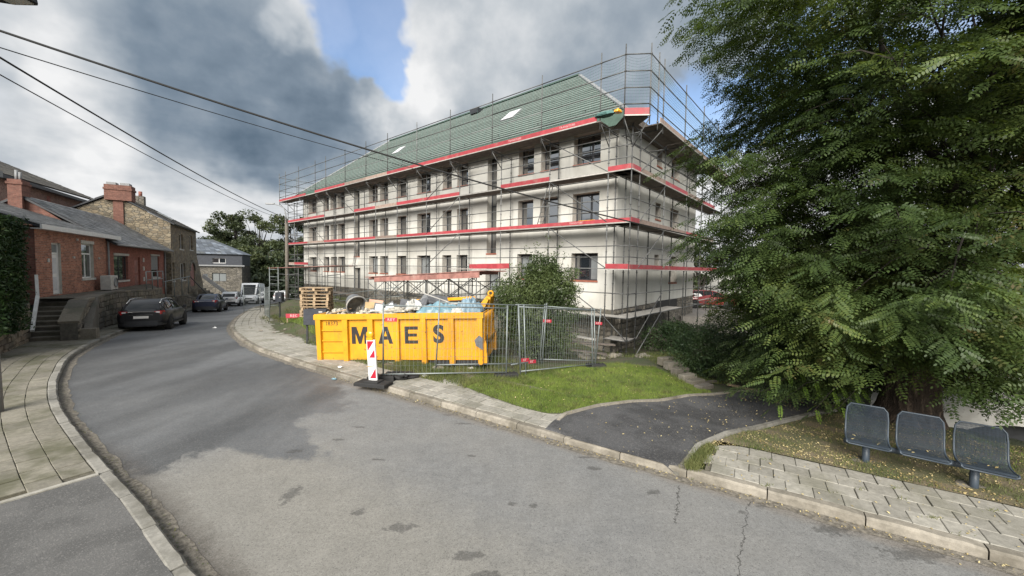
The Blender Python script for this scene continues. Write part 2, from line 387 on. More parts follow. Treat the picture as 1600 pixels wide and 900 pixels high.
M_stonehouse = stone("brown_rubble_stone", [(.13, .11, .08), (.23, .185, .125), (.29, .24, .165), (.17, .155, .13)], 3.0, (.16, .145, .115))
M_plinth = stone("grey_plinth_stone", [(.10, .09, .075), (.16, .145, .12), (.20, .18, .15), (.12, .11, .1)], 2.6, (.09, .085, .075))
M_mortar = plain("wall_mortar", (.085, .078, .065), .95, var=.3, scale=8, bump=.5)
def rock(name, a, b_, moss):
    m, t, b = new_mat(name); p = t.pos(); f = t.noise(p, 16, 5, .65); n2 = t.noise(p, 1.2, 4, .6)
    col = t.mix(t.rnd(), a, b_); g = t.math('ADD', t.math('MULTIPLY', f, 1.0), .5); col = t.mix(1.0, col, t.comb(g, g, g), 'MULTIPLY')
    col = t.mix(t.math('MULTIPLY', t.step(n2, .45, .65), .6), col, moss)
    t.put(b.inputs['Base Color'], col); b.inputs['Roughness'].default_value = .93; t.put(b.inputs['Normal'], t.bump(f, .6, .02)); return m
M_rock = rock("walling_stone", (.12, .105, .085), (.27, .22, .16), (.075, .075, .05))
M_rock_dark = rock("dark_walling_stone", (.095, .088, .078), (.20, .175, .135), (.062, .064, .042))
M_rock_grey = rock("grey_walling_stone", (.14, .125, .105), (.25, .225, .185), (.09, .088, .065))
def brick(name, a, b_, mort, rot):
    m, t, b = new_mat(name); p = t.pos(); x, y, z = t.sep(t.mapv(p, (1, 1, 1), (0, 0, rot)))
    n = t.n.new('ShaderNodeTexBrick'); t.put(n.inputs['Vector'], t.comb(x, z, 0)); n.inputs['Scale'].default_value = 1
    n.inputs['Brick Width'].default_value = .22; n.inputs['Row Height'].default_value = .072; n.inputs['Mortar Size'].default_value = .008
    n.inputs['Color1'].default_value = (*a, 1); n.inputs['Color2'].default_value = (*b_, 1); n.inputs['Mortar'].default_value = (*mort, 1); n.inputs['Bias'].default_value = -.1
    f = t.noise(p, 1.2, 5, .62); g = t.math('ADD', t.math('MULTIPLY', f, .8), .6)
    h = t.noise(p, 7, 5, .75); g2 = t.math('ADD', t.math('MULTIPLY', h, 1.7), .15)
    col = t.mix(1.0, t.mix(1.0, n.outputs[0], t.comb(g, g, g), 'MULTIPLY'), t.comb(g2, g2, g2), 'MULTIPLY')
    t.put(b.inputs['Base Color'], col); b.inputs['Roughness'].default_value = .9
    t.put(b.inputs['Normal'], t.bump(t.math('MULTIPLY', n.outputs[1], -1), .5, .015)); return m
HA = math.atan2(.87268, -.4883)
M_brick = brick("orange_red_brick", (.40, .165, .100), (.20, .075, .052), (.30, .235, .19), -HA)
M_brick_paint = brick("painted_red_brick", (.28, .105, .078), (.215, .080, .060), (.24, .11, .085), -HA)
M_brick_old = brick("old_purple_brick", (.20, .10, .078), (.30, .17, .13), (.28, .24, .21), -HA)
M_brick_side = brick("red_brick_gable", (.19, .085, .062), (.125, .052, .040), (.15, .09, .07), -HA + R(90))
def slate(name, a, b_):
    m, t, b = new_mat(name); p = t.pos(); n = t.noise(p, .8, 5, .6); f = t.noise(p, 18, 4, .65)
    col = t.mix(t.rnd(), a, b_); col = t.mix(t.math('POWER', t.island(), 1.6), col, tuple(min(1, x * 2.3) for x in b_))
    col = t.mix(t.math('MULTIPLY', t.step(n, .5, .7), .45), col, (.095, .092, .070))
    g = t.math('ADD', t.math('MULTIPLY', f, .7), .65); col = t.mix(1.0, col, t.comb(g, g, g), 'MULTIPLY')
    t.put(b.inputs['Base Color'], col); b.inputs['Roughness'].default_value = .62; return m
M_slate = slate("weathered_slate", (.055, .058, .062), (.105, .108, .110))
M_slate_brown = slate("mossy_brown_slate", (.070, .060, .048), (.095, .083, .066))
M_slate_blue = slate("blue_slate", (.060, .070, .085), (.080, .092, .11))
M_slate_dark = plain("dark_slate_cladding", (.028, .032, .042), .6, var=.25, scale=4)
M_membrane = plain("green_roof_membrane", (.060, .098, .082), .75, var=.12, scale=2.5, dirt=(.09, .12, .105), dirt_amt=.4)
M_batten = plain("treated_batten", (.185, .225, .205), .8, var=.12, scale=5, rnd=.12)
M_fascia = plain("green_eaves_membrane", (.075, .125, .10), .7, var=.18, scale=3)
M_net = plain("green_safety_net", (.075, .16, .15), .9, var=.1)
M_galv = plain("galvanised_tube", (.105, .107, .106), .6, .25, var=.25, scale=7, rnd=.40)
M_galv_fence = plain("galvanised_fence", (.20, .225, .225), .5, .4, var=.15, scale=9)
M_rail = plain("white_painted_rail", (.62, .62, .60), .5, var=.1, dirt=(.4, .38, .34))
M_red = plain("red_toe_board", (.33, .045, .055), .55, var=.14, scale=4, rnd=.12, dirt=(.30, .14, .125), dirt_amt=.9)
M_toewood = plain("weathered_toe_board", (.25, .185, .155), .85, var=.2, scale=5, rnd=.2)
M_deck = plain("scaffold_deck", (.125, .105, .090), .85, var=.25, scale=5, rnd=.2)
M_decksteel = plain("steel_deck_edge", (.42, .40, .37), .55, .3, var=.15, scale=6, rnd=.2)
M_canopy = plain("reddish_formwork_board", (.26, .125, .105), .8, var=.3, scale=2.2, rnd=.2, dirt=(.32, .26, .23), dirt_amt=.7)
M_white = plain("white_plastic", (.70, .70, .69), .4, var=.05)
M_offwhite = plain("offwhite_stone", (.48, .47, .44), .8, var=.12)
M_grey = plain("grey_paint", (.22, .225, .23), .6, var=.12)
M_dark = plain("dark_metal", (.022, .023, .026), .5, var=.2)
M_black = plain("black_rubber", (.018, .018, .018), .85, var=.2, bump=.2)
M_frame = plain("anthracite_frame", (.030, .032, .037), .45, var=.1)
M_sill = plain("terracotta_sill", (.30, .105, .065), .8, var=.25, scale=6)
M_wood = plain("pallet_wood", (.31, .225, .14), .85, var=.25, scale=9, rnd=.25)
M_woodg = plain("grey_pole_wood", (.13, .115, .095), .9, var=.25, scale=8, bump=.3)
def bark_mat():
    m, t, b = new_mat("ridged_bark"); p = t.pos(); wv = t.vmath('ADD', p, t.vmath('SCALE', t.vmath('SUBTRACT', t.noise(p, 2.5, 4, .6, out=1), (.5, .5, .5)), None, .22))
    r = t.noise(t.mapv(wv, (13, 13, 1.5)), 1.0, 5, .62); f = t.noise(p, 30, 4, .7); h = t.step(r, .36, .62)
    col = t.ramp(r, [(.30, (.022, .016, .012)), (.46, (.075, .054, .040)), (.60, (.125, .092, .068)), (.75, (.16, .125, .095))]); g_ = t.math('ADD', t.math('MULTIPLY', f, .7), .65); col = t.mix(1.0, col, t.comb(g_, g_, g_), 'MULTIPLY')
    t.put(b.inputs['Base Color'], col); b.inputs['Roughness'].default_value = .95; t.put(b.inputs['Normal'], t.bump(t.math('ADD', h, t.math('MULTIPLY', f, .3)), 1.0, .06)); return m
M_bark = bark_mat()
M_barkplain = plain("dark_bark", (.026, .021, .017), .95, var=.3, scale=8, bump=.5)
def glass(name, tint=(.02, .025, .03), rough=.03, ior=4.4):
    m, t, b = new_mat(name); t.put(b.inputs['Base Color'], tint); b.inputs['Roughness'].default_value = rough
    b.inputs['IOR'].default_value = ior
    t.put(b.inputs['Normal'], t.bump(t.noise(t.pos(), 1.1, 2, .5), .05, .05)); return m
M_glass = glass("window_glass"); M_carglass = glass("car_glass", (.006, .007, .008), .02, 1.55)
M_glass_pale = glass("curtained_glass", (.20, .215, .22), .06, 1.7)
M_curtain_reflection = plain("white_blind_and_reflection", (.55, .56, .58), .7, var=.1)
def paint(name, c, rough=.28, coat=.8, metal=0.0):
    m, t, b = new_mat(name); n = t.noise(t.pos(), 1.8, 5, .6)
    t.put(b.inputs['Base Color'], t.mix(t.step(n, .35, .7), c, tuple(min(1, x * 1.12 + .004) for x in c))); t.put(b.inputs['Metallic'], metal)
    t.put(b.inputs['Roughness'], t.math('ADD', t.math('MULTIPLY', n, .15), rough)); b.inputs['Coat Weight'].default_value = coat; b.inputs['Coat Roughness'].default_value = .05; return m
M_carblack = paint("black_car_paint", (.004, .004, .006), .32, .22); M_carblue = paint("dark_blue_car_paint", (.012, .017, .040), .3, .5, .1)
M_carwhite = paint("white_car_paint", (.80, .81, .82)); M_carred = paint("red_car_paint", (.20, .018, .016))
M_chrome = plain("polished_trim", (.6, .6, .6), .22, 1.0, var=.05)
M_rim = plain("alloy_rim", (.36, .37, .38), .4, .8, var=.1)
M_tail = paint("red_lamp_lens", (.30, .012, .014), .15); M_lampclear = paint("clear_lamp_lens", (.55, .55, .55), .12)
M_plate = plain("number_plate", (.62, .60, .58), .5, var=.06)
# yellow container paint with scratches, rust and grime
def skip_mat():
    m, t, b = new_mat("yellow_container_paint"); p = t.pos()
    n = t.noise(p, 1.6, 5, .6); col = t.mix(t.step(n, .35, .68), (.56, .255, .005), (.65, .310, .009))
    st = t.noise(t.mapv(p, (3, 3, .5)), 2.2, 5, .65); col = t.mix(t.math('MULTIPLY', t.step(st, .50, .74), .6), col, (.42, .20, .03))
    ch = t.noise(p, 9, 6, .72); ru = t.step(ch, .60, .68); col = t.mix(t.math('MULTIPLY', ru, .85), col, (.10, .045, .02))
    sc = t.noise(t.mapv(p, (1, 1, 9)), 3.2, 5, .7); col = t.mix(t.math('MULTIPLY', t.step(sc, .68, .74), .5), col, (.20, .10, .03))
    z = t.sep(p)[2]; lowd = t.math('MULTIPLY', t.step(t.math('ADD', z, t.math('MULTIPLY', n, .35)), .48, .15), .6); col = t.mix(lowd, col, (.28, .16, .05))
    t.put(b.inputs['Base Color'], col); t.put(b.inputs['Roughness'], t.math('ADD', .42, t.math('MULTIPLY', ru, .4)))
    t.put(b.inputs['Normal'], t.bump(t.math('ADD', n, t.math('MULTIPLY', ru, -.3)), .15, .03)); return m
M_skip = skip_mat()
M_letter = plain("black_lettering", (.014, .012, .012), .6, var=.2, scale=9, dirt=(.06, .04, .02), dirt_amt=.5)
M_whiteletter = plain("white_lettering", (.55, .36, .36), .7, var=.1)
M_sign = plain("red_sign", (.40, .03, .05), .5, var=.08)
M_amber = paint("amber_lens", (.75, .33, .01), .2)
M_reflwhite = plain("white_reflective", (.66, .66, .68), .4, var=.06, dirt=(.4, .38, .35), dirt_amt=.4)
M_reflred = plain("red_reflective", (.36, .012, .03), .4, var=.1)
M_tarp = plain("blue_plastic_sheet", (.135, .245, .30), .38, var=.2, scale=4, rnd=.15)
M_tarp2 = plain("steel_blue_sheet", (.17, .25, .31), .4, var=.2, scale=4)
M_rubblewhite = plain("plaster_rubble", (.36, .335, .28), .9, var=.3, scale=9, rnd=.3)
M_card = plain("cardboard", (.36, .26, .14), .9, var=.15); M_pink = plain("pink_insulation", (.46, .27, .20), .9, var=.15)
M_slabgrey = plain("grey_panel", (.105, .108, .115), .7, var=.2, scale=5)
M_sack = plain("white_sack", (.46, .46, .435), .6, var=.2, scale=5, bump=.4, bscale=9)
M_bucket = plain("grey_tub_plastic", (.17, .175, .18), .5, var=.2, scale=5, dirt=(.33, .32, .30), dirt_amt=.6)
M_bench = plain("blue_grey_powder_coat", (.042, .056, .074), .5, .0, var=.12, scale=8)
def leaf_mat(name, lo, mid, hi, odd=None, sc=.55, trans=.28, oddamt=.5):
    m, t, b = new_mat(name); p = t.pos(); n = t.noise(p, sc, 4, .6); i = t.island()
    f = t.math('ADD', t.math('MULTIPLY', t.step(n, .32, .68), .75), t.math('MULTIPLY', t.math('SUBTRACT', i, .5), .45), True)
    col = t.ramp(f, [(0, lo), (.5, mid), (1, hi)])
    if odd is not None:
        k = t.noise(p, sc * 2.2, 4, .65); col = t.mix(t.math('MULTIPLY', t.math('MULTIPLY', t.step(k, .60, .70), t.step(i, .15, .6)), oddamt), col, odd)
    t.put(b.inputs['Base Color'], col); b.inputs['Roughness'].default_value = .52; b.inputs['Specular IOR Level'].default_value = .35
    tr = t.n.new('ShaderNodeBsdfTranslucent'); t.put(tr.inputs[0], t.mix(1.0, col, (1.25, 1.25, .5), 'MULTIPLY'))
    mx = t.n.new('ShaderNodeMixShader'); mx.inputs[0].default_value = trans
    t.l.new(b.outputs[0], mx.inputs[1]); t.l.new(tr.outputs[0], mx.inputs[2])
    out = next(x for x in t.n if x.type == 'OUTPUT_MATERIAL'); t.l.new(mx.outputs[0], out.inputs[0]); return m
M_robinia = leaf_mat("robinia_leaf", (.034, .058, .018), (.070, .106, .030), (.135, .165, .042), (.150, .075, .034), .5)
M_robinia_young = leaf_mat("young_robinia_leaf", (.085, .15, .022), (.125, .20, .030), (.18, .25, .045), None, .8)
M_hedge = leaf_mat("conifer_leaf", (.016, .036, .012), (.030, .060, .016), (.050, .085, .024), (.07, .055, .025), 1.2, .15)
M_shrub = leaf_mat("shrub_leaf", (.040, .062, .022), (.076, .105, .036), (.120, .150, .056), None, 1.0, .2)
M_shrubdark = leaf_mat("dark_shrub_leaf", (.024, .046, .018), (.044, .074, .026), (.07, .105, .038), None, 1.4, .15)
M_fartree = leaf_mat("far_tree_leaf", (.035, .048, .024), (.060, .078, .034), (.095, .110, .050), (.11, .085, .04), .12, .2)
M_farwood = leaf_mat("far_wood_leaf", (.030, .044, .028), (.048, .066, .038), (.070, .090, .050), None, .1, .15)
# ------------------------------------------------------------------ terrain and street
def catmull(pts, n=10):
    P = [np.array(p, float) for p in pts]; P = [2 * P[0] - P[1]] + P + [2 * P[-1] - P[-2]]; out = []
    for i in range(1, len(P) - 2):
        p0, p1, p2, p3 = P[i - 1:i + 3]
        for k in range(n):
            t = k / n; out.append(.5 * ((2 * p1) + (-p0 + p2) * t + (2 * p0 - 5 * p1 + 4 * p2 - p3) * t * t + (-p0 + 3 * p1 - 3 * p2 + p3) * t ** 3))
    out.append(P[-2]); return np.array(out)
RK = catmull([(25.9, -9.7), (17.6, -4.2), (13.5, -1.45), (9.3, 1.35), (5.17, 4.07), (1.82, 6.17), (-1.46, 8.41), (-4.68, 10.58), (-7.04, 12.27), (-9.3, 14.05), (-12.1, 17), (-14.8, 20.6), (-19.6, 28.3), (-25.3, 38.5), (-28.5, 46), (-31.5, 54), (-33.5, 62), (-35, 75), (-34, 95)])
LK = catmull([(22, -14.5), (14, -8.5), (8, -4.0), (3, -.45), (-3.08, 3.69), (-4.46, 4.66), (-6.45, 5.98), (-8.75, 7.58), (-10.3, 8.8), (-11.9, 10.25), (-14.2, 12.7), (-17.2, 17.2), (-19.0, 20.2), (-21.9, 24.7), (-25.6, 30.7), (-30, 38.7), (-33.7, 46.3), (-37, 54), (-39, 62), (-40.5, 75), (-39.5, 95)])
def arclen(P): return np.concatenate([[0], np.cumsum(np.linalg.norm(np.diff(P, axis=0), axis=1))])
class Line:
    def __init__(s, P):
        s.L = arclen(P); n = int(s.L[-1] / .25); a = np.linspace(0, s.L[-1], n)
        s.P = np.stack([np.interp(a, s.L, P[:, 0]), np.interp(a, s.L, P[:, 1])], 1); s.L = a
        T = np.gradient(s.P, axis=0); s.T = T / np.linalg.norm(T, axis=1)[:, None]
    def at(s, a, off=0.0):
        """point at arc length a, off metres to the right-hand side (the building's side)"""
        x = np.interp(a, s.L, s.P[:, 0]); y = np.interp(a, s.L, s.P[:, 1]); tx = np.interp(a, s.L, s.T[:, 0]); ty = np.interp(a, s.L, s.T[:, 1])
        l = np.hypot(tx, ty); tx /= l; ty /= l
        return np.stack([x + ty * off, y - tx * off], -1), np.stack([tx, ty], -1)
    def sd(s, X, Y):
        X = np.atleast_1d(X); Y = np.atleast_1d(Y); out = np.empty(len(X)); arc = np.empty(len(X))
        for i in range(0, len(X), 4000):
            d = np.stack([X[i:i + 4000, None] - s.P[None, :, 0], Y[i:i + 4000, None] - s.P[None, :, 1]], -1)
            k = np.argmin((d ** 2).sum(-1), 1); dd = d[np.arange(len(k)), k]; t = s.T[k]
            v = dd[:, 0] * t[:, 1] - dd[:, 1] * t[:, 0]; al = (dd * t).sum(1)
            far = np.abs(al) > .3; v = np.where(far, np.sign(v) * np.linalg.norm(dd, axis=1), v)
            out[i:i + 4000] = v; arc[i:i + 4000] = s.L[k] + np.clip(al, -.2, .2)
        return out, arc
RL, LL = Line(RK), Line(LK)
def zr(y):
    """height of the street: level near the camera, falling away up the bend"""
    y = np.asarray(y, float); u = np.clip(y - 14, 0, 6); return -.057 * (u * u / 12 + np.clip(y - 20, 0, 90))
SITE = np.array([(-3.5, 12.2, .07), (-.8, 12.4, .02), (0, 11, 0), (2.9, 13.45, -.3), (1.4, 12.2, -.12), (4.4, 18, -1.0), (1.2, 22.2, -.6), (-1.1, 24.1, -.1), (-6.5, 28.7, .6), (-14.1, 35.1, .35), (-22.6, 42.2, -1.0),
                 (-8.9, 18.2, .74), (-13, 22, .05), (-9.5, 15.2, .18), (-7.7, 15, .3), (-14.3, 24, -.2), (5.3, 10.7, -.2), (5.1, 12.7, 0), (7.9, 10.5, -.3), (6.4, 12.2, -.35), (6.5, 8.4, -.05), (8.15, 7.8, .07),
                 (9, 15, -1.1), (8, 21, -1.0), (13.5, 28, -1.0), (11.5, 9.6, -1.5), (9.9, 7.9, -.25), (14, 8, -1.7), (11, 6.2, -.2), (10, 22, -1.4), (20, 20, -2.6), (25, 40, -4.5), (40, 15, -4.5), (6, 6, .12), (8, 4.9, .12), (10, 3.6, .12),
                 (2.4, 8.6, .03), (4.2, 9.6, -.1), (1.2, 7.8, .1), (3.2, 11.5, .02), (4.5, 13.2, -.15), (2, 16, -.55), (-2, 18, .1), (-5, 22, .5), (-30, 75, -4.5), (-18, 60, -3.5), (0, 50, -3), (60, 60, -9), (20, 100, -9), (-6, 15, .15)])
def zsite(X, Y):
    d2 = (X[:, None] - SITE[None, :, 0]) ** 2 + (Y[:, None] - SITE[None, :, 1]) ** 2 + .15
    w_ = 1 / d2 ** 1.6; return (w_ * SITE[None, :, 2]).sum(1) / w_.sum(1)
def G(x, y):
    X = np.atleast_1d(np.asarray(x, float)).ravel(); Y = np.atleast_1d(np.asarray(y, float)).ravel()
    dr, _ = RL.sd(X, Y); dl, _ = LL.sd(X, Y); base = zr(Y)
    z = base.copy()
    s = dr > 0; k = np.clip((dr - 1.5) / 1.6, 0, 1); k = k * k * (3 - 2 * k)
    z = np.where(s, (base + .12) * (1 - k) + zsite(X, Y) * k, z)
    z = np.where(dl < 0, base + .12, z)
    return z
def g(x, y): return float(G([x], [y])[0])

# one ground sheet out to the horizon
def axis(a, b, lo, hi, fine, mid):
    xs = list(np.arange(a, b, fine)); left = []; v = a; st = mid
    while v > lo: v -= st; left.append(v); st *= 1.25
    right = []; v = b; st = mid
    while v < hi: right.append(v); v += st; st *= 1.25
    return np.array(left[::-1] + xs + right)
gx = axis(-32, 22, -900, 900, .5, .8); gy = axis(-6, 46, -200, 1100, .5, .8)
XX, YY = np.meshgrid(gx, gy); ZZ = G(XX, YY)
dr_, _ = RL.sd(XX.ravel(), YY.ravel()); dl_, _ = LL.sd(XX.ravel(), YY.ravel())
ZZ = np.where((dr_ < .5) & (dl_ > -.5), ZZ - .15, ZZ - .02)
ZZ = np.where(dl_ < -12, ZZ - .5, ZZ)
nx = len(gx); idx = np.arange(len(gx) * len(gy)).reshape(len(gy), nx)
me = bpy.data.meshes.new("ground")
me.from_pydata(np.stack([XX.ravel(), YY.ravel(), ZZ], 1).tolist(), [], np.stack([idx[:-1, :-1], idx[:-1, 1:], idx[1:, 1:], idx[1:, :-1]], -1).reshape(-1, 4).tolist())
me.materials.append(M_ground); me.polygons.foreach_set('use_smooth', [True] * len(me.polygons))
ground = tag(mesh_obj("ground", me), kind="structure")

def sheet(name, A, B, nv, zf, mat):
    """a strip between two rows of points, nv cells across, laid at height zf(x, y)"""
    A = np.asarray(A, float); B = np.asarray(B, float); n = len(A); u = np.linspace(0, 1, nv + 1)
    P = A[:, None, :] * (1 - u)[None, :, None] + B[:, None, :] * u[None, :, None]
    X = P[..., 0].ravel(); Y = P[..., 1].ravel(); Z = zf(X, Y)
    i = np.arange(n * (nv + 1)).reshape(n, nv + 1)
    m_ = bpy.data.meshes.new(name); m_.from_pydata(np.stack([X, Y, Z], 1).tolist(), [], np.stack([i[:-1, :-1], i[1:, :-1], i[1:, 1:], i[:-1, 1:]], -1).reshape(-1, 4).tolist())
    m_.materials.append(mat); m_.polygons.foreach_set('use_smooth', [True] * len(m_.polygons)); m_.update()
    if sum(p.normal.z for p in m_.polygons) < 0: m_.flip_normals()
    return mesh_obj(name, m_)
# road: left kerb to right kerb
sl_ = np.linspace(0, LL.L[-1], 420); sr_ = np.linspace(0, RL.L[-1], 420)
road = tag(sheet("road", LL.at(sl_)[0], RL.at(sr_)[0], 14, lambda X, Y: zr(Y), M_road), kind="structure")

def kerb_run(line, side, a0, a1, mat, parent_name, h=.12, w_=.155, step=1.0):
    par = thing(parent_name, None, None); tag(par, kind="structure")
    a = a0; protos = []
    for v in range(4):
        b = MB(); r_ = random.Random(v); L = step - .014; c = .022; ns = 6
        rings = []
        for k in range(ns + 1):
            x = L * k / ns - L / 2; e = .012 if k in (0, ns) else 0; j = r_.uniform(-.007, .007); j2 = r_.uniform(-.004, .004)
            rings.append([(x, 0 + j2, -.18), (x, w_, -.18), (x, w_ - .004, h - .004 - e), (x, w_ - .02, h - e), (x, c + .008 + j, h - e + j2), (x, .004 + j, h - c - .008 + j2)])
        b.loft(rings, smooth=False, caps=True); protos.append(b.mesh("kerb_stone", mat))
    k = 0
    while a < a1:
        c, t = line.at(a + step / 2); z = float(zr(c[1])); z2 = float(zr(c[1] + t[1]))
        o = mesh_obj("kerb_stone", protos[k % 4], par)
        ang = math.atan2(t[1], t[0])
        if side < 0: o.matrix_basis = Matrix.Translation((c[0], c[1], z + random.uniform(-.006, .006))) @ Matrix.Rotation(ang, 4, 'Z') @ Matrix.Rotation(-math.atan2(z2 - z, 1), 4, 'Y') @ Matrix.Rotation(random.uniform(-.006, .006), 4, 'Z')
        else: o.matrix_basis = Matrix.Translation((c[0], c[1], z + random.uniform(-.006, .006))) @ Matrix.Rotation(ang + math.pi, 4, 'Z') @ Matrix.Rotation(math.atan2(z2 - z, 1), 4, 'Y') @ Matrix.Rotation(random.uniform(-.006, .006), 4, 'Z')
        a += step; k += 1
    return par
# arc lengths: where the right kerb passes (5.17,4.07)
_, aR = RL.sd([5.17], [4.07]); aR = float(aR[0]); _, aL = LL.sd([-6.45], [5.98]); aL = float(aL[0])
kerb_run(RL, 1, aR - 9, aR + 62, M_kerb, "right_kerb")
kerb_run(LL, -1, aL - 10, aL + 55, M_kerb2, "left_kerb")
ga = np.linspace(aR - 10, aR + 45, 240)
gut = sheet("gutter", RL.at(ga, -.17)[0] + rng.normal(size=(240, 2)) * .022, RL.at(ga, -.004)[0], 2, lambda X, Y: zr(Y) + .005, M_gutter); tag(gut, kind="structure")
ga = np.linspace(aL - 11, aL + 25, 170)
gut = sheet("gutter", LL.at(ga, .004)[0], LL.at(ga, .17)[0] + rng.normal(size=(170, 2)) * .02, 2, lambda X, Y: zr(Y) + .005, M_gutter); tag(gut, kind="structure")

# pavements: bedding sheet with paving slabs standing proud of it
def slab_protos(sx, sy, mat, n=5):
    out = []
    for v in range(n):
        b = MB(); r_ = random.Random(v + 30); j = lambda: r_.uniform(-.004, .004)
        b.cbox((-sx / 2 + j(), -sy / 2 + j(), -.04), (sx / 2 + j(), sy / 2 + j(), 0), .006); out.append(b.mesh("paving_slab", mat))
    return out
SLABS = []   # (distance, matrix, parent, proto)
def lay(line, side, a0, a1, rows, first, sx, sy, parent, protos, bond=.5, skip=None, wob=.004):
    r = 0
    for i in range(rows):
        off = first + (i + .5) * sy; a = a0 + (bond * sx if i % 2 else 0) + random.uniform(-.02, .02)
        while a < a1:
            c, t = line.at(a, side * off)
            if skip is None or not skip(c[0], c[1], a, i):
                z = float(zr(c[1])) + .12 + random.uniform(-wob, wob); z2 = float(zr(c[1] + t[1]))
                if side * 1 > 0:
                    dd = off; 
                M = Matrix.Translation((c[0], c[1], z)) @ Matrix.Rotation(math.atan2(t[1], t[0]), 4, 'Z') @ Matrix.Rotation(-math.atan2(z2 - float(zr(c[1])), 1), 4, 'Y') @ Euler((random.uniform(-.009, .009), random.uniform(-.009, .009), random.uniform(-.01, .01))).to_matrix().to_4x4()
                SLABS.append((math.hypot(c[0], c[1]), M, parent, protos[random.randrange(len(protos))]))
            a += sx + .008
pv_r = sheet("pavement_right", RL.at(np.linspace(aR - 9, aR + 2.78, 60), .15)[0], RL.at(np.linspace(aR - 9, aR + 2.78, 60), 1.36)[0], 3, lambda X, Y: zr(Y) + .098, M_joint); tag(pv_r, kind="structure")
pv_m = sheet("pavement_beside_site", RL.at(np.linspace(aR + 5.42, aR + 48, 160), .15)[0], RL.at(np.linspace(aR + 5.42, aR + 48, 160), 2.25)[0], 4, lambda X, Y: zr(Y) + .098, M_joint); tag(pv_m, kind="structure")
pv_l = sheet("pavement_left", LL.at(np.linspace(aL - 1.0, aL + 45, 160), -.15)[0], LL.at(np.linspace(aL - 1.0, aL + 45, 160), -2.6)[0], 4, lambda X, Y: zr(Y) + .098, M_joint); tag(pv_l, kind="structure")
pr30 = slab_protos(.299, .299, M_slab); prm = slab_protos(.292, .292, M_slab); prl = slab_protos(.44, .29, M_slab_moss)
def kal(x, y): return (x - 1.82) * -.833 + (y - 6.17) * .553
lay(RL, 1, aR - 8.5, aR + 3.0, 4, .16, .299, .304, pv_r, pr30, .5, skip=lambda x, y, a, i: kal(x, y) > -1.16)
wid = lambda a: 4 + (1 if a > aR + 8.8 else 0) + (2 if a > aR + 11 else 0)
lay(RL, 1, aR + 5.45, aR + 44, 7, .16, .30, .30, pv_m, prm, .5, skip=lambda x, y, a, i: i >= wid(a) or (i == wid(a) - 1 and random.random() < .3) or (i >= 3 and aR + 9.0 < a < aR + 12.6 and random.random() < .85))
lay(LL, -1, aL - 1.06, aL + 22, 8, .16, .45, .30, pv_l, prl, .5, skip=lambda x, y, a, i: kal(x, y) < kal(-6.45, 5.98) - 1.0 + .02 * i, wob=.003)
SLABS.sort(key=lambda s: s[0])
cnt = {}; rest = {}
for d, M, par, pr_ in SLABS:
    k = par.name; cnt[k] = cnt.get(k, 0) + 1
    if cnt[k] <= (135 if k != "pavement_beside_site" else 150):
        o = mesh_obj("paving_slab", pr_, par); o.matrix_basis = M
    else:
        b = rest.setdefault(k, (MB(), par, pr_.materials[0])); b[0].cbox((-.146 if 'left' not in k else -.22, -.146, -.04), (.146 if 'left' not in k else .22, .146, 0), .006, 0, M)
for k, (b, par, m_) in rest.items(): tag(b.build("paving", m_, par), kind="stuff")
# asphalt apron on the near left, with a concrete edging against the slabs
aa = np.linspace(aL - 12, aL - 1.02, 40)
ap = sheet("pavement_apron", LL.at(aa, -.15)[0], LL.at(np.linspace(aL - 12, aL - .95, 40), -3.6)[0], 8, lambda X, Y: zr(Y) + .112, M_apron); tag(ap, kind="structure")
b = MB(); p0, _ = LL.at(aL - 1.02, -.15); p1, _ = LL.at(aL - .95, -3.6)
b.beam((p0[0], p0[1], .085), (p1[0], p1[1], .085), .075, .085); tag(b.build("edging", M_slab), kind="structure")

# side path of fresh asphalt going down beside the lawn
Lp = catmull([(.60, 6.98), (1.07, 7.73), (2.32, 8.58), (4.18, 9.62), (5.67, 10.3), (6.9, 10.75), (8.6, 11.0), (10.8, 11.6)], 8)
Rp = catmull([(2.50, 5.73), (3.01, 6.30), (3.81, 6.90), (5.22, 7.80), (6.65, 8.48), (7.9, 9.0), (9.4, 9.4), (11.6, 9.95)], 8)
path = sheet("path", Lp, Rp, 12, lambda X, Y: G(X, Y) + .006, M_path); tag(path, kind="structure")
def edging(name, P, w_, h_, mat, parts=True, dz=0.0):
    b = MB(); L = arclen(P); a = 0
    par = thing(name, None, None); tag(par, kind="structure")
    while a < L[-1] - .3:
        q0 = [np.interp(a, L, P[:, 0]), np.interp(a, L, P[:, 1])]; q1 = [np.interp(min(a + .96, L[-1]), L, P[:, 0]), np.interp(min(a + .96, L[-1]), L, P[:, 1])]
        e = MB(); e.beam((*q0, g(*q0) + dz), (*q1, g(*q1) + dz), w_, h_); e.build("edging_stone", mat, par); a += .985
    return par
edging("path_edging", Lp[:44], .07, .10, M_kerb, dz=.0)
edging("path_edging", Rp[:40], .08, .10, M_kerb2, dz=.0)

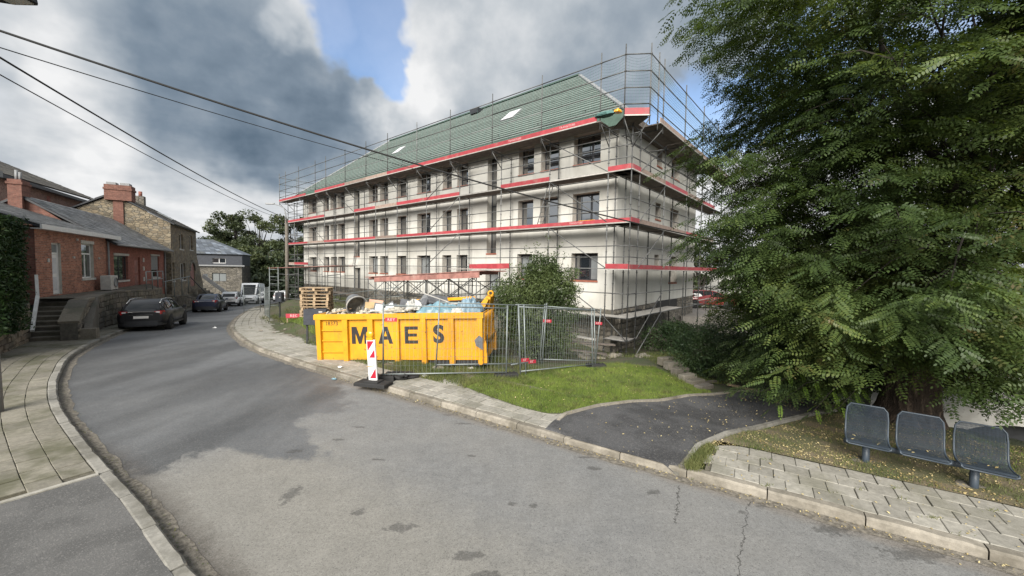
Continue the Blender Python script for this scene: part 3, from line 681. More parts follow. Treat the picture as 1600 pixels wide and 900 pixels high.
# lawn in front of the fence, rough verge under the tree and bench, each a draped sheet with blades of grass
back = catmull([(5.4, 10.5), (4.9, 11.7), (4.3, 13.0), (3.0, 13.9), (1.6, 12.6), (.2, 11.2), (-.9, 10.9)], 6)
front = catmull([(5.35, 10.2), (4.1, 9.66), (2.3, 8.64), (1.1, 7.86), (.45, 8.0), (-.4, 8.75), (-1.2, 9.6)], 6)
lawn = sheet("lawn", front, back, 26, lambda X, Y: G(X, Y) + .012, M_lawn); tag(lawn, kind="structure")
l2f = RL.at(np.linspace(aR + 15.2, aR + 27, 50), 2.28)[0]; l2b = RL.at(np.linspace(aR + 14.2, aR + 27, 50), 5.6)[0]
lawn2 = sheet("lawn_beside_pavement", l2f, l2b, 14, lambda X, Y: G(X, Y) + .012, M_lawn); tag(lawn2, kind="structure")
vf = RL.at(np.linspace(aR - 8, aR + 2.75, 50), 1.37)[0]; vb = np.array([[np.interp(u, [0, .5, 1], [11.5, 9.0, 3.1]), np.interp(u, [0, .5, 1], [5.2, 8.6, 6.4])] for u in np.linspace(0, 1, 50)])
vb[25:] = np.stack([np.interp(np.linspace(0, 1, 25), [0, .35, .7, 1], [8.9, 6.65, 4.4, 3.05]), np.interp(np.linspace(0, 1, 25), [0, .35, .7, 1], [8.9, 8.42, 7.22, 6.25])], 1)
verge = sheet("verge", vf, vb, 20, lambda X, Y: G(X, Y) + .010, M_verge); tag(verge, kind="structure")
def blades(name, pts, h, w_, mat, lean=.5, parent=None):
    n = len(pts); a = rng.random(n) * 2 * np.pi; hh = h * (.55 + .9 * rng.random(n)); ln = (rng.random((n, 2)) - .5) * 2 * lean
    sx = np.stack([np.cos(a), np.sin(a), np.zeros(n)], 1) * (w_ * .5)
    tip = pts + np.stack([ln[:, 0] * hh, ln[:, 1] * hh, hh], 1)
    V = np.stack([pts - sx, pts + sx, tip], 1).reshape(-1, 3)
    return tag(mesh_obj(name, np_mesh(name, V, 3, mat), parent), kind="stuff")
def scatter_quad(A, B, n):
    """random points on the strip between rows A and B, on the ground"""
    A = np.asarray(A); B = np.asarray(B); L = len(A) - 1; cell = np.linalg.norm(A[1:] - A[:-1], axis=1) + np.linalg.norm(B[1:] - B[:-1], axis=1)
    cell *= np.linalg.norm((A[1:] + A[:-1] - B[1:] - B[:-1]), axis=1); k = rng.choice(L, n, p=cell / cell.sum()); u = rng.random(n); v = rng.random(n)
    P = (A[k] * (1 - u)[:, None] + A[k + 1] * u[:, None]) * (1 - v)[:, None] + (B[k] * (1 - u)[:, None] + B[k + 1] * u[:, None]) * v[:, None]
    return np.stack([P[:, 0], P[:, 1], G(P[:, 0], P[:, 1]) + .008], 1)
def clump(P, f, seed=0):
    r_ = np.sin(P[:, 0] * 3.1 + seed) * np.sin(P[:, 1] * 2.7 + seed * 2) + np.sin(P[:, 0] * 7.3 + P[:, 1] * 5.1 + seed) * .6
    return P[r_ + rng.normal(size=len(P)) * .5 > f]
blades("grass", scatter_quad(front, back, 60000), .05, .008, M_grass)
lt = scatter_quad(front, back, 500); ce = np.concatenate([rng.normal(size=(260, 2)) * .06 + np.array([2.72 + .62 * u, 5.72 + .72 * u]) for u in np.linspace(0, 1, 9)]); blades('weeds', np.stack([ce[:, 0], ce[:, 1], G(ce[:, 0], ce[:, 1]) + .0], 1), .06, .009, M_grass_dry, .8)
blades('weeds', np.concatenate([np.stack([q[0] + rng.normal(size=40) * .05, q[1] + rng.normal(size=40) * .05, np.full(40, q[2])], 1) for q in lt[:130]]), .075, .014, M_grass_dry, 1.1)
blades("grass", scatter_quad(l2f, l2b, 26000), .085, .014, M_grass)
blades("rough_grass", clump(scatter_quad(vf, vb, 42000), .15, 1.0), .045, .008, M_grass_dry)
blades("grass", clump(scatter_quad(vf[:30], vb[:30], 14000), .55, 2.2), .05, .009, M_grass)
blades("rough_grass", clump(scatter_quad(RL.at(np.linspace(aR + 8.2, aR + 12.8, 40), 1.0)[0], RL.at(np.linspace(aR + 8.2, aR + 12.8, 40), 2.7)[0], 16000), -.25, 4.0), .08, .011, M_grass_dry)
blades("rough_grass", clump(scatter_quad(RL.at(np.linspace(aR + 7.2, aR + 17, 40), 1.45)[0], RL.at(np.linspace(aR + 7.2, aR + 17, 40), 4.6)[0], 34000), .1, 2.0), .11, .012, M_grass_dry)
# rough ground behind the fence and round the plinth
c0 = np.stack([np.linspace(5.2, -16, 60), np.interp(np.linspace(5.2, -16, 60), [-16, -8, 1, 5.2], [24, 15.2, 14.2, 14.2])], 1); c1 = np.stack([np.linspace(5.6, -16, 60), np.linspace(18.4, 34, 60)], 1)
blades("weeds", clump(scatter_quad(c0, c1, 30000), .45, 3.0), .16, .018, M_grass_dry)
c2 = np.stack([np.linspace(4.8, 10, 30), np.linspace(11.2, 12.2, 30)], 1); c3 = np.stack([np.linspace(5.0, 11, 30), np.linspace(18, 20, 30)], 1)
blades("weeds", scatter_quad(c2, c3, 16000), .10, .016, M_grass_dry)
# weeds in the joints of the pavement
wp = []
for i in range(34):
    a = aR + random.uniform(-6, 2.7); c, _ = RL.at(a, random.choice([.16, .46, .76, 1.06, 1.36]) + random.uniform(-.02, .02))
    n = random.randrange(8, 34); q = rng.normal(size=(n, 2)) * (.05, .018) + c; wp.append(np.stack([q[:, 0], q[:, 1], np.full(n, .115)], 1))
for i in range(60):
    a = aR + random.uniform(5.5, 24); c, _ = RL.at(a, random.choice([.02, .16, .76, 1.36]) + random.uniform(-.02, .02))
    n = random.randrange(8, 30); q = rng.normal(size=(n, 2)) * .06 + c; wp.append(np.stack([q[:, 0], q[:, 1], zr(q[:, 1]) + .11], 1))
blades("weeds", np.concatenate(wp), .035, .007, M_grass_dry, .9)
# fallen leaflets under the tree, on the bench strip, the path and the slabs
def litter(name, P, size, mat, dz=.006):
    P = P.copy(); P[:, 2] += dz + rng.random(len(P)) * .012; n = len(P); V = leaf_quads(P, size, .5, 3.0, .45)
    return tag(mesh_obj(name, np_mesh(name, V, 4, mat)), kind="stuff")
lp = scatter_quad(vf, vb, 15000); lp = clump(lp, -.35, 5)
litter("fallen_leaves", lp, .032, M_litter)
pp = scatter_quad(Lp, Rp, 1500); pp[:, 2] += .03; dd = np.hypot(pp[:, 0] - 6.6, pp[:, 1] - 8.6); litter("fallen_leaves", pp[rng.random(len(pp)) < np.exp(-dd / 2.6)], .034, M_litter)
sp = scatter_quad(RL.at(np.linspace(aR - 6, aR + 2.7, 30), .1)[0], vf[np.linspace(0, 49, 30).astype(int)], 420); sp[:, 2] = .122; litter("fallen_leaves", sp, .03, M_litter)
lw = scatter_quad(front, back, 260); lw[:, 2] += .03; litter("fallen_leaves", lw, .035, M_litter)
gp, _ = LL.at(rng.uniform(aL - 8, aL + 6, 700), np.abs(rng.normal(size=700)) * .08 + .015); litter("gutter_debris", np.stack([gp[:, 0], gp[:, 1], zr(gp[:, 1]) + .004], 1), .018, M_grass_dry)
gp, _ = RL.at(rng.uniform(aR - 6, aR + 12, 700), -np.abs(rng.normal(size=700)) * .08 - .012); litter("gutter_debris", np.stack([gp[:, 0], gp[:, 1], zr(gp[:, 1]) + .004], 1), .028, M_litter)
# ------------------------------------------------------------------ the long building being renovated
C0 = Vector((4.98, 19.0, 0)); D1 = Vector((-.765, .644, 0)).normalized(); D2 = Vector((.644, .765, 0)).normalized()
def P(t, off, z): return C0 + D1 * t - D2 * off + Vector((0, 0, z))      # front: t metres to the left of the corner, off metres out
def Q(s, off, z): return C0 + D2 * s - D1 * off + Vector((0, 0, z))      # end wall: s metres back from the corner
LEN, DEP, EAVE = 35.6, 13.0, 10.35
bld = thing("apartment_building", "long three storey cream building wrapped in scaffolding under a green membrane roof", "building", tuple(C0))
def bpart(mb, name, mat, parent=None, kind=None):
    o = mb.build(name, mat, parent if parent is not None else bld)
    if parent is None or parent is bld: o.matrix_parent_inverse = Matrix.Translation(-C0)
    else: o.matrix_parent_inverse = parent.matrix_basis.inverted() @ Matrix.Identity(4)
    if kind: o["kind"] = kind
    return o
def wall_with_openings(fn, L, z0, z1, ops, depth, mat_wall, mat_rev, name):
    """wall face in (a, z) with reveals going in by depth"""
    A = sorted(set([0, L] + [v for o in ops for v in o[:2]])); Zs = sorted(set([z0, z1] + [v for o in ops for v in o[2:4]]))
    b = MB()
    for i in range(len(A) - 1):
        for k in range(len(Zs) - 1):
            ca = (A[i] + A[i + 1]) / 2; cz = (Zs[k] + Zs[k + 1]) / 2
            if any(o[0] < ca < o[1] and o[2] < cz < o[3] for o in ops): continue
            b.add([fn(A[i], 0, Zs[k]), fn(A[i + 1], 0, Zs[k]), fn(A[i + 1], 0, Zs[k + 1]), fn(A[i], 0, Zs[k + 1])], [(0, 1, 2, 3)], 0)
    for (a0, a1, c0_, c1_) in [o[:4] for o in ops]:
        for (u, v) in [((a0, c0_), (a1, c0_)), ((a1, c0_), (a1, c1_)), ((a1, c1_), (a0, c1_)), ((a0, c1_), (a0, c0_))]:
            b.add([fn(u[0], 0, u[1]), fn(v[0], 0, v[1]), fn(v[0], -depth, v[1]), fn(u[0], -depth, u[1])], [(0, 1, 2, 3)], 1)
    return bpart(b, name, [mat_wall, mat_rev])
floors = [(2.50, 3.90), (5.46, 6.95), (8.42, 9.96)]
wins = [(.95, 2.48, 2), (3.39, 4.56, 1), (5.05, 6.15, 1), (10.35, 11.4, 1), (11.95, 12.88, 1), (14.2, 15.75, 2), (17.1, 18.4, 1), (19.6, 20.75, 1), (21.1, 22.5, 1), (26.7, 28.05, 1), (28.2, 29.45, 1), (29.75, 30.95, 1), (32.5, 34.3, 1)]
ops = [(a, b_, z0, z1, n) for (a, b_, n) in wins for (z0, z1) in floors]
ops.remove((3.39, 4.56, 2.50, 3.90, 1))
ops += [(7.83, 8.62, 3.96, 9.85, 3), (24.0, 25.0, 3.9, 9.9, 3), (23.9, 25.05, .75, 2.9, 4), (7.6, 8.7, .9, 2.9, 4)]
wall_with_openings(lambda a, o, z: P(a, o, z), LEN, .55, EAVE, ops, .52, M_plaster, M_reveal, "wall")
rops = [(5.0, 5.8, 9.1, 10.05, 1), (7.5, 9.0, 8.9, 10.1, 1), (5.0, 5.85, 6.05, 7.0, 1), (7.55, 9.15, 5.3, 7.0, 1), (5.1, 5.8, 3.15, 4.0, 1), (7.65, 9.2, 2.3, 4.0, 1)]
wall_with_openings(lambda a, o, z: Q(a, o, z), DEP, 1.14, EAVE, rops, .52, M_plaster, M_reveal, "wall")
b = MB()
b.add([P(LEN, 0, .2), P(LEN, -DEP, .2), P(LEN, -DEP, EAVE), P(LEN, 0, EAVE)], [(0, 1, 2, 3)]); b.add([P(0, -DEP, -1), P(LEN, -DEP, -1), P(LEN, -DEP, EAVE), P(0, -DEP, EAVE)], [(0, 1, 2, 3)])
bpart(b, "wall", M_plaster)
# dark rooms behind the glass so nothing shows through the shell
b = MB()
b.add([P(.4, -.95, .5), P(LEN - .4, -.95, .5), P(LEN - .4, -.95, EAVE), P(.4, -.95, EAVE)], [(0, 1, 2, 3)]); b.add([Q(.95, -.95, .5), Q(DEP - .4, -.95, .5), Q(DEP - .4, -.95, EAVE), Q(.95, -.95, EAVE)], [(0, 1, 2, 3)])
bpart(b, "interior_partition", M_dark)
rw = random.Random(3)
def window(fn, a0, a1, z0, z1, n, sill=True):
    d = -.40; f = MB(); t_ = .065
    def bar(u0, u1, v0, v1, dd=.05):
        vs = [fn(u, d + e, v) for e in (0, -dd) for (u, v) in ((u0, v0), (u1, v0), (u1, v1), (u0, v1))]
        f.add(vs, [(0, 1, 2, 3), (7, 6, 5, 4), (0, 4, 5, 1), (1, 5, 6, 2), (2, 6, 7, 3), (3, 7, 4, 0)])
    bar(a0, a0 + t_, z0, z1); bar(a1 - t_, a1, z0, z1); bar(a0 + t_, a1 - t_, z0, z0 + t_); bar(a0 + t_, a1 - t_, z1 - t_ * 1.6, z1)
    panes = []
    if n == 2:
        m_ = a0 + (a1 - a0) * .42; bar(m_ - .05, m_ + .05, z0 + t_, z1 - t_ * 1.6); panes = [(a0 + t_, m_ - .05), (m_ + .05, a1 - t_)]
    else: panes = [(a0 + t_, a1 - t_)]
    zs = [z0 + t_, z1 - t_ * 1.6]
    if n == 3: zs = [z0 + t_] + [z0 + (z1 - z0) * k / 4 for k in (1, 2, 3)] + [z1 - t_ * 1.6]
    elif n == 4: pass
    elif z0 > 8 and n: zs = [zs[0], zs[0] + .42, zs[1]]
    o = bpart(f, "door" if n == 4 else "window", M_frame)
    for k in range(len(zs) - 1):
        if k: 
            g_ = MB()
            vs = [fn(u, d - .002, v) for (u, v) in ((a0 + t_, zs[k] - .04), (a1 - t_, zs[k] - .04), (a1 - t_, zs[k] + .04), (a0 + t_, zs[k] + .04))]; g_.add(vs, [(0, 1, 2, 3)])
            c = bpart(g_, "transom", M_frame, o); c.matrix_parent_inverse = Matrix.Identity(4)
        for (u0, u1) in panes:
            g_ = MB(); lo = zs[k] + (.04 if k else 0); hi = zs[k + 1] - (.04 if k < len(zs) - 2 else 0)
            g_.add([fn(u0, d - .03, lo), fn(u1, d - .03, lo), fn(u1, d - .03, hi), fn(u0, d - .03, hi)], [(0, 1, 2, 3)])
            c = bpart(g_, "pane", M_glass_pale if (z0 < 3 and rw.random() < .45) else M_glass, o); c.matrix_parent_inverse = Matrix.Identity(4)
    if sill and n != 4:
        g_ = MB(); vs = [fn(u, e, v) for e in (.035, -.39) for (u, v) in ((a0 - .03, z0 - .07), (a1 + .03, z0 - .07), (a1 + .03, z0 + .012), (a0 - .03, z0 + .012))]
        g_.add(vs, [(0, 1, 2, 3), (7, 6, 5, 4), (0, 4, 5, 1), (1, 5, 6, 2), (2, 6, 7, 3), (3, 7, 4, 0)]); c = bpart(g_, "sill", M_sill, o); c.matrix_parent_inverse = Matrix.Identity(4)
for o in ops: window(lambda a, oo, z: P(a, oo, z), *o)
for o in rops: window(lambda a, oo, z: Q(a, oo, z), *o)
# stone plinth, with loose coursed stones proud of a backing
b = MB(); b.add([P(-.0, .03, -1.6), P(LEN, .03, -1.6), P(LEN, .03, 1.12), P(0, .03, 1.12)], [(0, 1, 2, 3)]); b.add([Q(0, .03, -1.6), Q(DEP, .03, -1.6), Q(DEP, .03, 1.30), Q(0, .03, 1.13)], [(0, 1, 2, 3)])
b.add([P(-.03, .03, -1.6), P(0, .03, -1.6), P(0, .03, 1.12), P(-.03, .03, 1.12)], [(0, 1, 2, 3)])
pl_ = bpart(b, "plinth", M_plinth)
for side in range(2):
    fn = P if side == 0 else Q; L = 6.6 if side == 0 else 5.2; z = -1.05
    while z < 1.0:
        h = random.uniform(.2, .36); a = random.uniform(-.06, .1)
        while a < L:
            w_ = random.uniform(.28, .62); e = random.uniform(.05, .09); q = random.uniform(.01, .025)
            if not (side == 1 and (1.9 < a < 3.3 or 4.0 < a < 5) and z > .35):
                s = MB(); F = lambda u, o_, v: tuple(fn(u, o_, v))
                u0, u1, v0, v1 = a + q, a + w_ - q, z + q, min(z + h, 1.1) - q; c = .03
                vs = [F(u0, .0, v0), F(u1, .0, v0), F(u1, .0, v1), F(u0, .0, v1), F(u0 + c, e, v0 + c * random.uniform(.5, 1.3)), F(u1 - c, e, v0 + c * random.uniform(.5, 1.3)), F(u1 - c, e, v1 - c), F(u0 + c, e, v1 - c)]
                s.add(vs, [(4, 5, 6, 7), (0, 1, 5, 4), (1, 2, 6, 5), (2, 3, 7, 6), (3, 0, 4, 7)]); c_ = bpart(s, "stone", M_rock_grey, pl_); c_.matrix_parent_inverse = Matrix.Identity(4)
            a += w_
        z += h
for (s0, s1, z0, z1) in [(1.9, 3.3, .55, .95), (4.0, 5.0, -.8, .95), (5.6, 9.2, .75, 1.25)]:
    s = MB(); vs = [Q(u, e, v) for e in (.075, -.02) for (u, v) in ((s0, z0), (s1, z0), (s1, z1), (s0, z1))]; s.add(vs, [(0, 1, 2, 3), (0, 4, 5, 1), (1, 5, 6, 2), (2, 6, 7, 3), (3, 7, 4, 0)])
    c_ = bpart(s, "cellar_opening", M_dark, pl_); c_.matrix_parent_inverse = Matrix.Identity(4)
# hipped roof: membrane with battens nailed over it, eaves band below
OV = .55; RH = 6.15; half = DEP / 2 + OV; RZ = EAVE + RH
c1, c2, c3, c4 = P(-OV, OV, EAVE), P(LEN + OV, OV, EAVE), P(LEN + OV, -DEP - OV, EAVE), P(-OV, -DEP - OV, EAVE)
r1, r2 = P(-OV + half - .35, OV - half, RZ), P(LEN + OV - half + .35, OV - half, RZ)
b = MB(); b.add([c1, c2, r2, r1], [(0, 1, 2, 3)]); b.add([c4, c1, r1], [(0, 1, 2)]); b.add([c3, c4, r1, r2], [(0, 1, 2, 3)]); b.add([c2, c3, r2], [(0, 1, 2)])
roof = bpart(b, "roof", M_membrane)
nfr = (r1 - c1).cross(c2 - c1).normalized();  nfr = nfr if nfr.z > 0 else -nfr
nen = (c1 - c4).cross(r1 - c4).normalized();  nen = nen if nen.z > 0 else -nen
def batten_rows(A0, A1, B0, B1, n, nrm, parent):
    for k in range(1, n):
        u = k / n; p0 = A0.lerp(B0, u) + nrm * .035; p1 = A1.lerp(B1, u) + nrm * .035
        s = MB(); s.beam(p0, p1, .115, .07, 0, nrm); o = s.build("batten", M_batten, parent)
batten_rows(c1, c2, r1, r2, 25, nfr, roof); batten_rows(c4, c1, r1, r1 + (r1 - c1) * .001, 25, nen, roof)
for (a, c) in ((c1, r1), (c2, r2)):
    s = MB(); s.beam(a + Vector((0, 0, .06)), c + Vector((0, 0, .06)), .26, .07); s.build("hip_capping", M_grey, roof)
s = MB(); s.beam(r1 + Vector((0, 0, .07)), r2 + Vector((0, 0, .07)), .28, .10); s.build("ridge_capping", M_membrane, roof)
s = MB(); s.beam(P(-OV, OV + .04, EAVE - .30), P(LEN + OV, OV + .04, EAVE - .30), .05, .62, 0); bpart(s, "eaves_band", M_fascia)
s = MB(); s.beam(Q(-OV, OV + .04, EAVE - .14), Q(DEP + OV, OV + .04, EAVE - .14), .05, .34, 0); bpart(s, "eaves_band", M_deck)
s = MB(); vs = [P(-OV, OV, EAVE - .42), P(LEN + OV, OV, EAVE - .42), P(LEN + OV, .0, EAVE - .40), P(-OV, .0, EAVE - .40)]; s.add(vs, [(0, 1, 2, 3)]); s.add([Q(-OV, OV, EAVE - .3), Q(DEP, OV, EAVE - .3), Q(DEP, 0, EAVE - .3), Q(-OV, 0, EAVE - .3)], [(0, 1, 2, 3)]); bpart(s, "soffit", M_deck)
def on_roof(t, u): return c1.lerp(c2, (t + OV) / (LEN + 2 * OV)) + (r1 - c1) * 0 + (Vector((-D2.x, -D2.y, 0)) * -1) * half * u + Vector((0, 0, RH * u))
upslope = (D2 * half + Vector((0, 0, RH))).normalized()
for (t, u, w_, h) in [(9.3, .50, 1.1, 1.35), (22.5, .50, 1.0, 1.2)]:
    q = on_roof(t, u); s = MB(); M = Matrix(((D1.x, upslope.x, nfr.x, q.x), (D1.y, upslope.y, nfr.y, q.y), (D1.z, upslope.z, nfr.z, q.z), (0, 0, 0, 1)))
    s.box((-w_ / 2, -h / 2, 0), (w_ / 2, h / 2, .11), 0, M); o = s.build("skylight", M_grey, roof)
    s = MB(); s.box((-w_ / 2 + .06, -h / 2 + .06, .10), (w_ / 2 - .06, h / 2 - .06, .118), 0, M); s.build("pane", M_curtain_reflection, o)  # opaque pale pane: bright reflection in the glass put in as colour
q = on_roof(15.6, .90); s = MB(); s.box((-.45, -.3, 0), (.45, .3, .42), 0, Matrix.Translation(q) @ Matrix.Rotation(math.atan2(D1.y, D1.x), 4, 'Z')); s.build("roof_vent", M_frame, roof)
for t in (2, 5, 8, 11, 14.5, 18):
    q = on_roof(t, .12); s = MB(); s.tube(q, q + nfr * .16, .03, 5); s.build("roof_hook", M_dark, roof)
for ch in roof.children: ch.matrix_parent_inverse = Matrix.Identity(4)

# ------------------------------------------------------------------ scaffolding
scf = thing("scaffolding", "galvanised tube scaffolding with red toe boards round the cream building", "scaffolding", (0, 0, 0))
V3 = lambda p: tuple(p)
T = [-1.2, -.1, 3.12, 6.4, 9.83, 13.1, 16.5, 19.4, 22.6, 26.0, 28.05, 31.6, 34.8, 36.4]
S = [-.3, 2.92, 6.65, 9.9, 13.0, 15.2]
ZR = [3.12, 5.2, 7.5, 9.5]
def standard(p, z0, z1, step=.5, r=.029):
    m = MB(); m.tube((p.x, p.y, z0), (p.x, p.y, z1), r, 6)
    z = z0 + .35
    while z < z1 - .1: m.tube((p.x, p.y, z - .012), (p.x, p.y, z + .012), .055, 6); z += step
    m.box((p.x - .075, p.y - .075, z0 - .02), (p.x + .075, p.y + .075, z0))
    return m.build("standard", M_galv, scf)
def ledger(a, b_, name="ledger", r=.024):
    m = MB(); m.tube(a, b_, r, 6); return m.build(name, M_galv, scf)
tops = 9.42
for k, t in enumerate(T):
    p = P(t, 1.2, 0); standard(p, max(g(p.x, p.y) + .03, -1.25), tops)
    if k: 
        p = P(t + .06, .30, 0); standard(p, max(g(p.x, p.y) + .03, -1.1), 9.3 if t < 33 else 9.3)
for s in S:
    p = Q(s, 1.2, 0); standard(p, max(g(p.x, p.y) + .03, -1.3), tops)
    p = Q(s + .35, .30, 0) if s > 0 else Q(.25, .30, 0); standard(p, max(g(p.x, p.y) + .03, -1.1), 9.3)
# end frame on the far left side
for o_ in (-2.2, -5.5, -9):
    p = P(36.4, o_, 0); standard(p, g(p.x, p.y), tops)
    p = P(37.4, o_, 0); standard(p, g(p.x, p.y), tops)
LZ = [.90, 2.0, 3.12, 3.65, 4.15, 5.2, 5.75, 6.25, 7.5, 8.02, 8.55, 9.3]
for i in range(len(T) - 1):
    for z in LZ:
        if z < 2.5 and 5 < T[i] < 24 and z < 1.5: continue
        ledger(P(T[i], 1.2, z), P(T[i + 1], 1.2, z))
    for z in (3.12, 5.12, 7.42, 9.3):
        if i: ledger(P(T[i], .3, z), P(T[i + 1], .3, z))
for t in T[1:]:
    for z in (3.12, 5.12, 7.42, 9.3): ledger(P(t, .25, z), P(t, 1.2, z), "transom")
cs = [-1.2] + S
for i in range(len(cs) - 1):
    for z in [-.12] * (i == 0) + LZ: ledger(Q(cs[i], 1.2, z), Q(cs[i + 1], 1.2, z))
    for z in (5.12, 7.42, 9.3): 
        if i > 0: ledger(Q(cs[i], .3, z), Q(cs[i + 1], .3, z))
for s in S:
    for z in (.9, 3.12, 5.12, 7.42, 9.3): ledger(Q(s, .25, z), Q(s, 1.2, z), "transom")
for z in LZ: ledger(P(-.1, 1.2, z), P(-1.2, 1.2, z)) if z < 0 else None
for o0, o1 in ((1.2, -2.2), (-2.2, -5.5), (-5.5, -9)):
    for z in (2.0, 4.15, 5.2, 5.75, 6.25, 7.5, 8.02, 8.55): ledger(P(36.4, o0, z), P(36.4, o1, z)); ledger(P(37.4, o0, z), P(37.4, o1, z))
ledger(P(-.1, 1.2, -.12), P(-1.2, 1.2, -.12)); ledger(P(-.1, 1.2, -.12), P(-.1, .4, -.12)); ledger(Q(-.3, 1.2, -.12), Q(-.3, .2, -.12))
# working decks: two planks a bay
def planks(fa, t0, t1, offs, z, mat=None):
    for o_ in offs:
        m = MB(); m.beam(fa(t0 + .03, o_, z - .025), fa(t1 - .03, o_, z - .025), .42, .05, 0); m.build("deck_board", mat or M_deck, scf)
for i in range(1, len(T) - 1):
    for z in (5.2, 7.5): planks(P, T[i], T[i + 1], (.52, .97), z)
planks(P, T[0], T[1], (.52, .97), 5.2); planks(P, -1.2, -.1, (.52, .97), 7.5); planks(P, -1.2, -.1, (.52, .97), 3.12); planks(P, -1.2, 3.1, (.52, .97), .92, M_decksteel)
planks(P, 31.6, 36.4, (.52, .97), 3.12); planks(P, -1.2, -.1, (.52, .97), -.08, M_decksteel)
for i in range(len(S) - 1):
    for z in (3.12, 5.2, 7.5): planks(Q, S[i], S[i + 1], (.52, .97), z)
    if i < 2: planks(Q, S[i], S[i + 1], (.52, .97), .92, M_decksteel)
for z in (5.2, 7.5): planks(Q, -1.2, -.3, (.52, .97), z)
m = MB(); m.beam(P(36.9, 1.2, 5.17), P(36.9, -9, 5.17), .8, .05); m.build("deck_board", M_deck, scf); m = MB(); m.beam(P(36.9, 1.2, 7.47), P(36.9, -9, 7.47), .8, .05); m.build("deck_board", M_deck, scf)
# toe boards
def toe(a, b_, mat, h=.17, text=None, thick=.03):
    m = MB(); a = Vector(a); b_ = Vector(b_); m.beam(a + Vector((0, 0, h / 2)), b_ + Vector((0, 0, h / 2)), thick, h); o = m.build("toe_board", mat, scf)
    e = MB(); e.beam(a - Vector((0, 0, .03)), b_ - Vector((0, 0, .03)), thick + .03, .05); e.build("deck_edge", M_decksteel, scf)
    if text:
        d = (b_ - a).normalized(); out = Vector((d.y, -d.x, 0)); out = out if out.dot(Vector((0, -1, 0))) > 0 else -out
        cu = bpy.data.curves.new("lettering", 'FONT'); cu.body = text; cu.size = h * .70; cu.extrude = .001; cu.align_x = 'CENTER'; cu.align_y = 'CENTER'; cu.space_character = 1.1; cu.materials.append(M_whiteletter)
        t_ = text_mesh("lettering", cu, o); xx = -d if d.x < 0 else d
        c = (a + b_) / 2 + Vector((0, 0, h / 2)) + out * (thick / 2 + .003)
        t_.matrix_basis = Matrix(((xx.x, 0, out.x, c.x), (xx.y, 0, out.y, c.y), (xx.z, 1, out.z, c.z), (0, 0, 0, 1)))
TT = "TRANSITUBE"
def toe_run(z, off, spec, h=.17):
    for t0, t1, kind in spec:
        if kind: toe(P(t0, off, z), P(t1, off, z), M_red if kind in 'RT' else M_toewood, h, TT if kind == 'T' else None)
        else:
            e = MB(); e.beam(P(t0, off, z - .03), P(t1, off, z - .03), .05, .06); e.build("deck_edge", M_decksteel, scf)
toe_run(5.2, 1.24, [(-1.2, -.1, 'R'), (-.1, 3.12, 'T'), (3.12, 6.4, 'R'), (6.4, 9.83, 'R'), (9.83, 13.1, 'R'), (13.1, 16.5, 'R'), (16.5, 19.4, 'W'), (19.4, 22.6, 'R'), (22.6, 26, 'R'), (26, 28.05, 'R'), (28.05, 31.6, 'W'), (31.6, 36.4, 'R')], .17)
toe_run(7.5, 1.24, [(-1.2, -.1, 'R'), (-.1, 3.12, None), (3.12, 6.4, 'R'), (6.4, 9.83, None), (9.83, 13.1, 'R'), (13.1, 16.5, 'R'), (16.5, 19.4, 'W'), (19.4, 22.6, 'R'), (22.6, 26, None), (26, 28.05, None), (28.05, 31.6, 'R'), (31.6, 36.4, 'R')], .21)
toe_run(3.12, 1.24, [(-1.2, -.1, 'R'), (31.6, 34.8, 'R'), (34.8, 36.4, 'W')], .22)
TOPZ = 9.55
toe_run(TOPZ, 2.04, [(.1, 3.12, 'T'), (3.12, 6.4, 'T'), (6.4, 9.83, 'R'), (9.83, 13.1, 'R'), (13.1, 16.5, 'R'), (16.5, 19.4, 'W'), (19.4, 22.6, 'W'), (22.6, 26, 'R'), (26, 28.05, 'R'), (28.05, 30.0, None), (30.0, 33.2, 'R'), (33.2, 36.4, 'R')], .20)
for (s0, s1, z, kd_) in [(-1.2, -.3, 5.2, 'R'), (-.3, 2.92, 5.2, 'W'), (2.92, 6.65, 5.2, 'W'), (6.65, 9.9, 5.2, 'R'), (9.9, 13, 5.2, 'W'), (-1.2, -.3, 7.5, 'R'), (-.3, 2.92, 7.5, 'W'), (2.92, 6.65, 7.5, 'R'), (6.65, 9.9, 7.5, 'W'), (9.9, 13, 7.5, 'R'), (-1.2, -.3, 3.12, 'R'), (-.3, 2.92, 3.12, 'R'), (2.92, 6.65, 3.12, 'R'), (6.65, 9.9, 3.12, 'R'), (9.9, 15.2, 3.12, 'R'), (9.9, 13, 1.2, 'R')]:
    toe(Q(s0, 1.24, z), Q(s1, 1.24, z), M_red if kd_ == 'R' else M_toewood, .20)
# cantilevered top platform with guard rails and netting, chamfered at the corner
A_, B_ = P(-1.15, 2.0, 0), Q(-1.41, 2.0, 0)
line_f = [P(t, 2.0, 0) for t in T[2:]][::-1] + [P(-.04, 2.0, 0), A_, B_, Q(-.5, 2.0, 0)] + [Q(s, 2.0, 0) for s in (.15, 3.3, 6.6, 9.9, 13.2, 15.2)]
line_f = [P(36.4, -1.6, 0), P(36.4, .3, 0)] + line_f
GZ = [9.98, 10.65, 11.32, 12.0]
def top_post(p):
    m = MB(); m.tube((p.x, p.y, 9.15), (p.x, p.y, 12.42), .0255, 6)
    for z in GZ + [9.5]: m.tube((p.x, p.y, z - .03), (p.x, p.y, z + .03), .045, 6)
    m.build("guard_post", M_galv, scf)
for p in line_f: top_post(p)
for a, b_ in zip(line_f[:-1], line_f[1:]):
    for z in GZ: ledger(a + Vector((0, 0, z)), b_ + Vector((0, 0, z)), "guard_rail")
toe(A_ + Vector((0, 0, TOPZ)), B_ + Vector((0, 0, TOPZ)), M_red, .27)
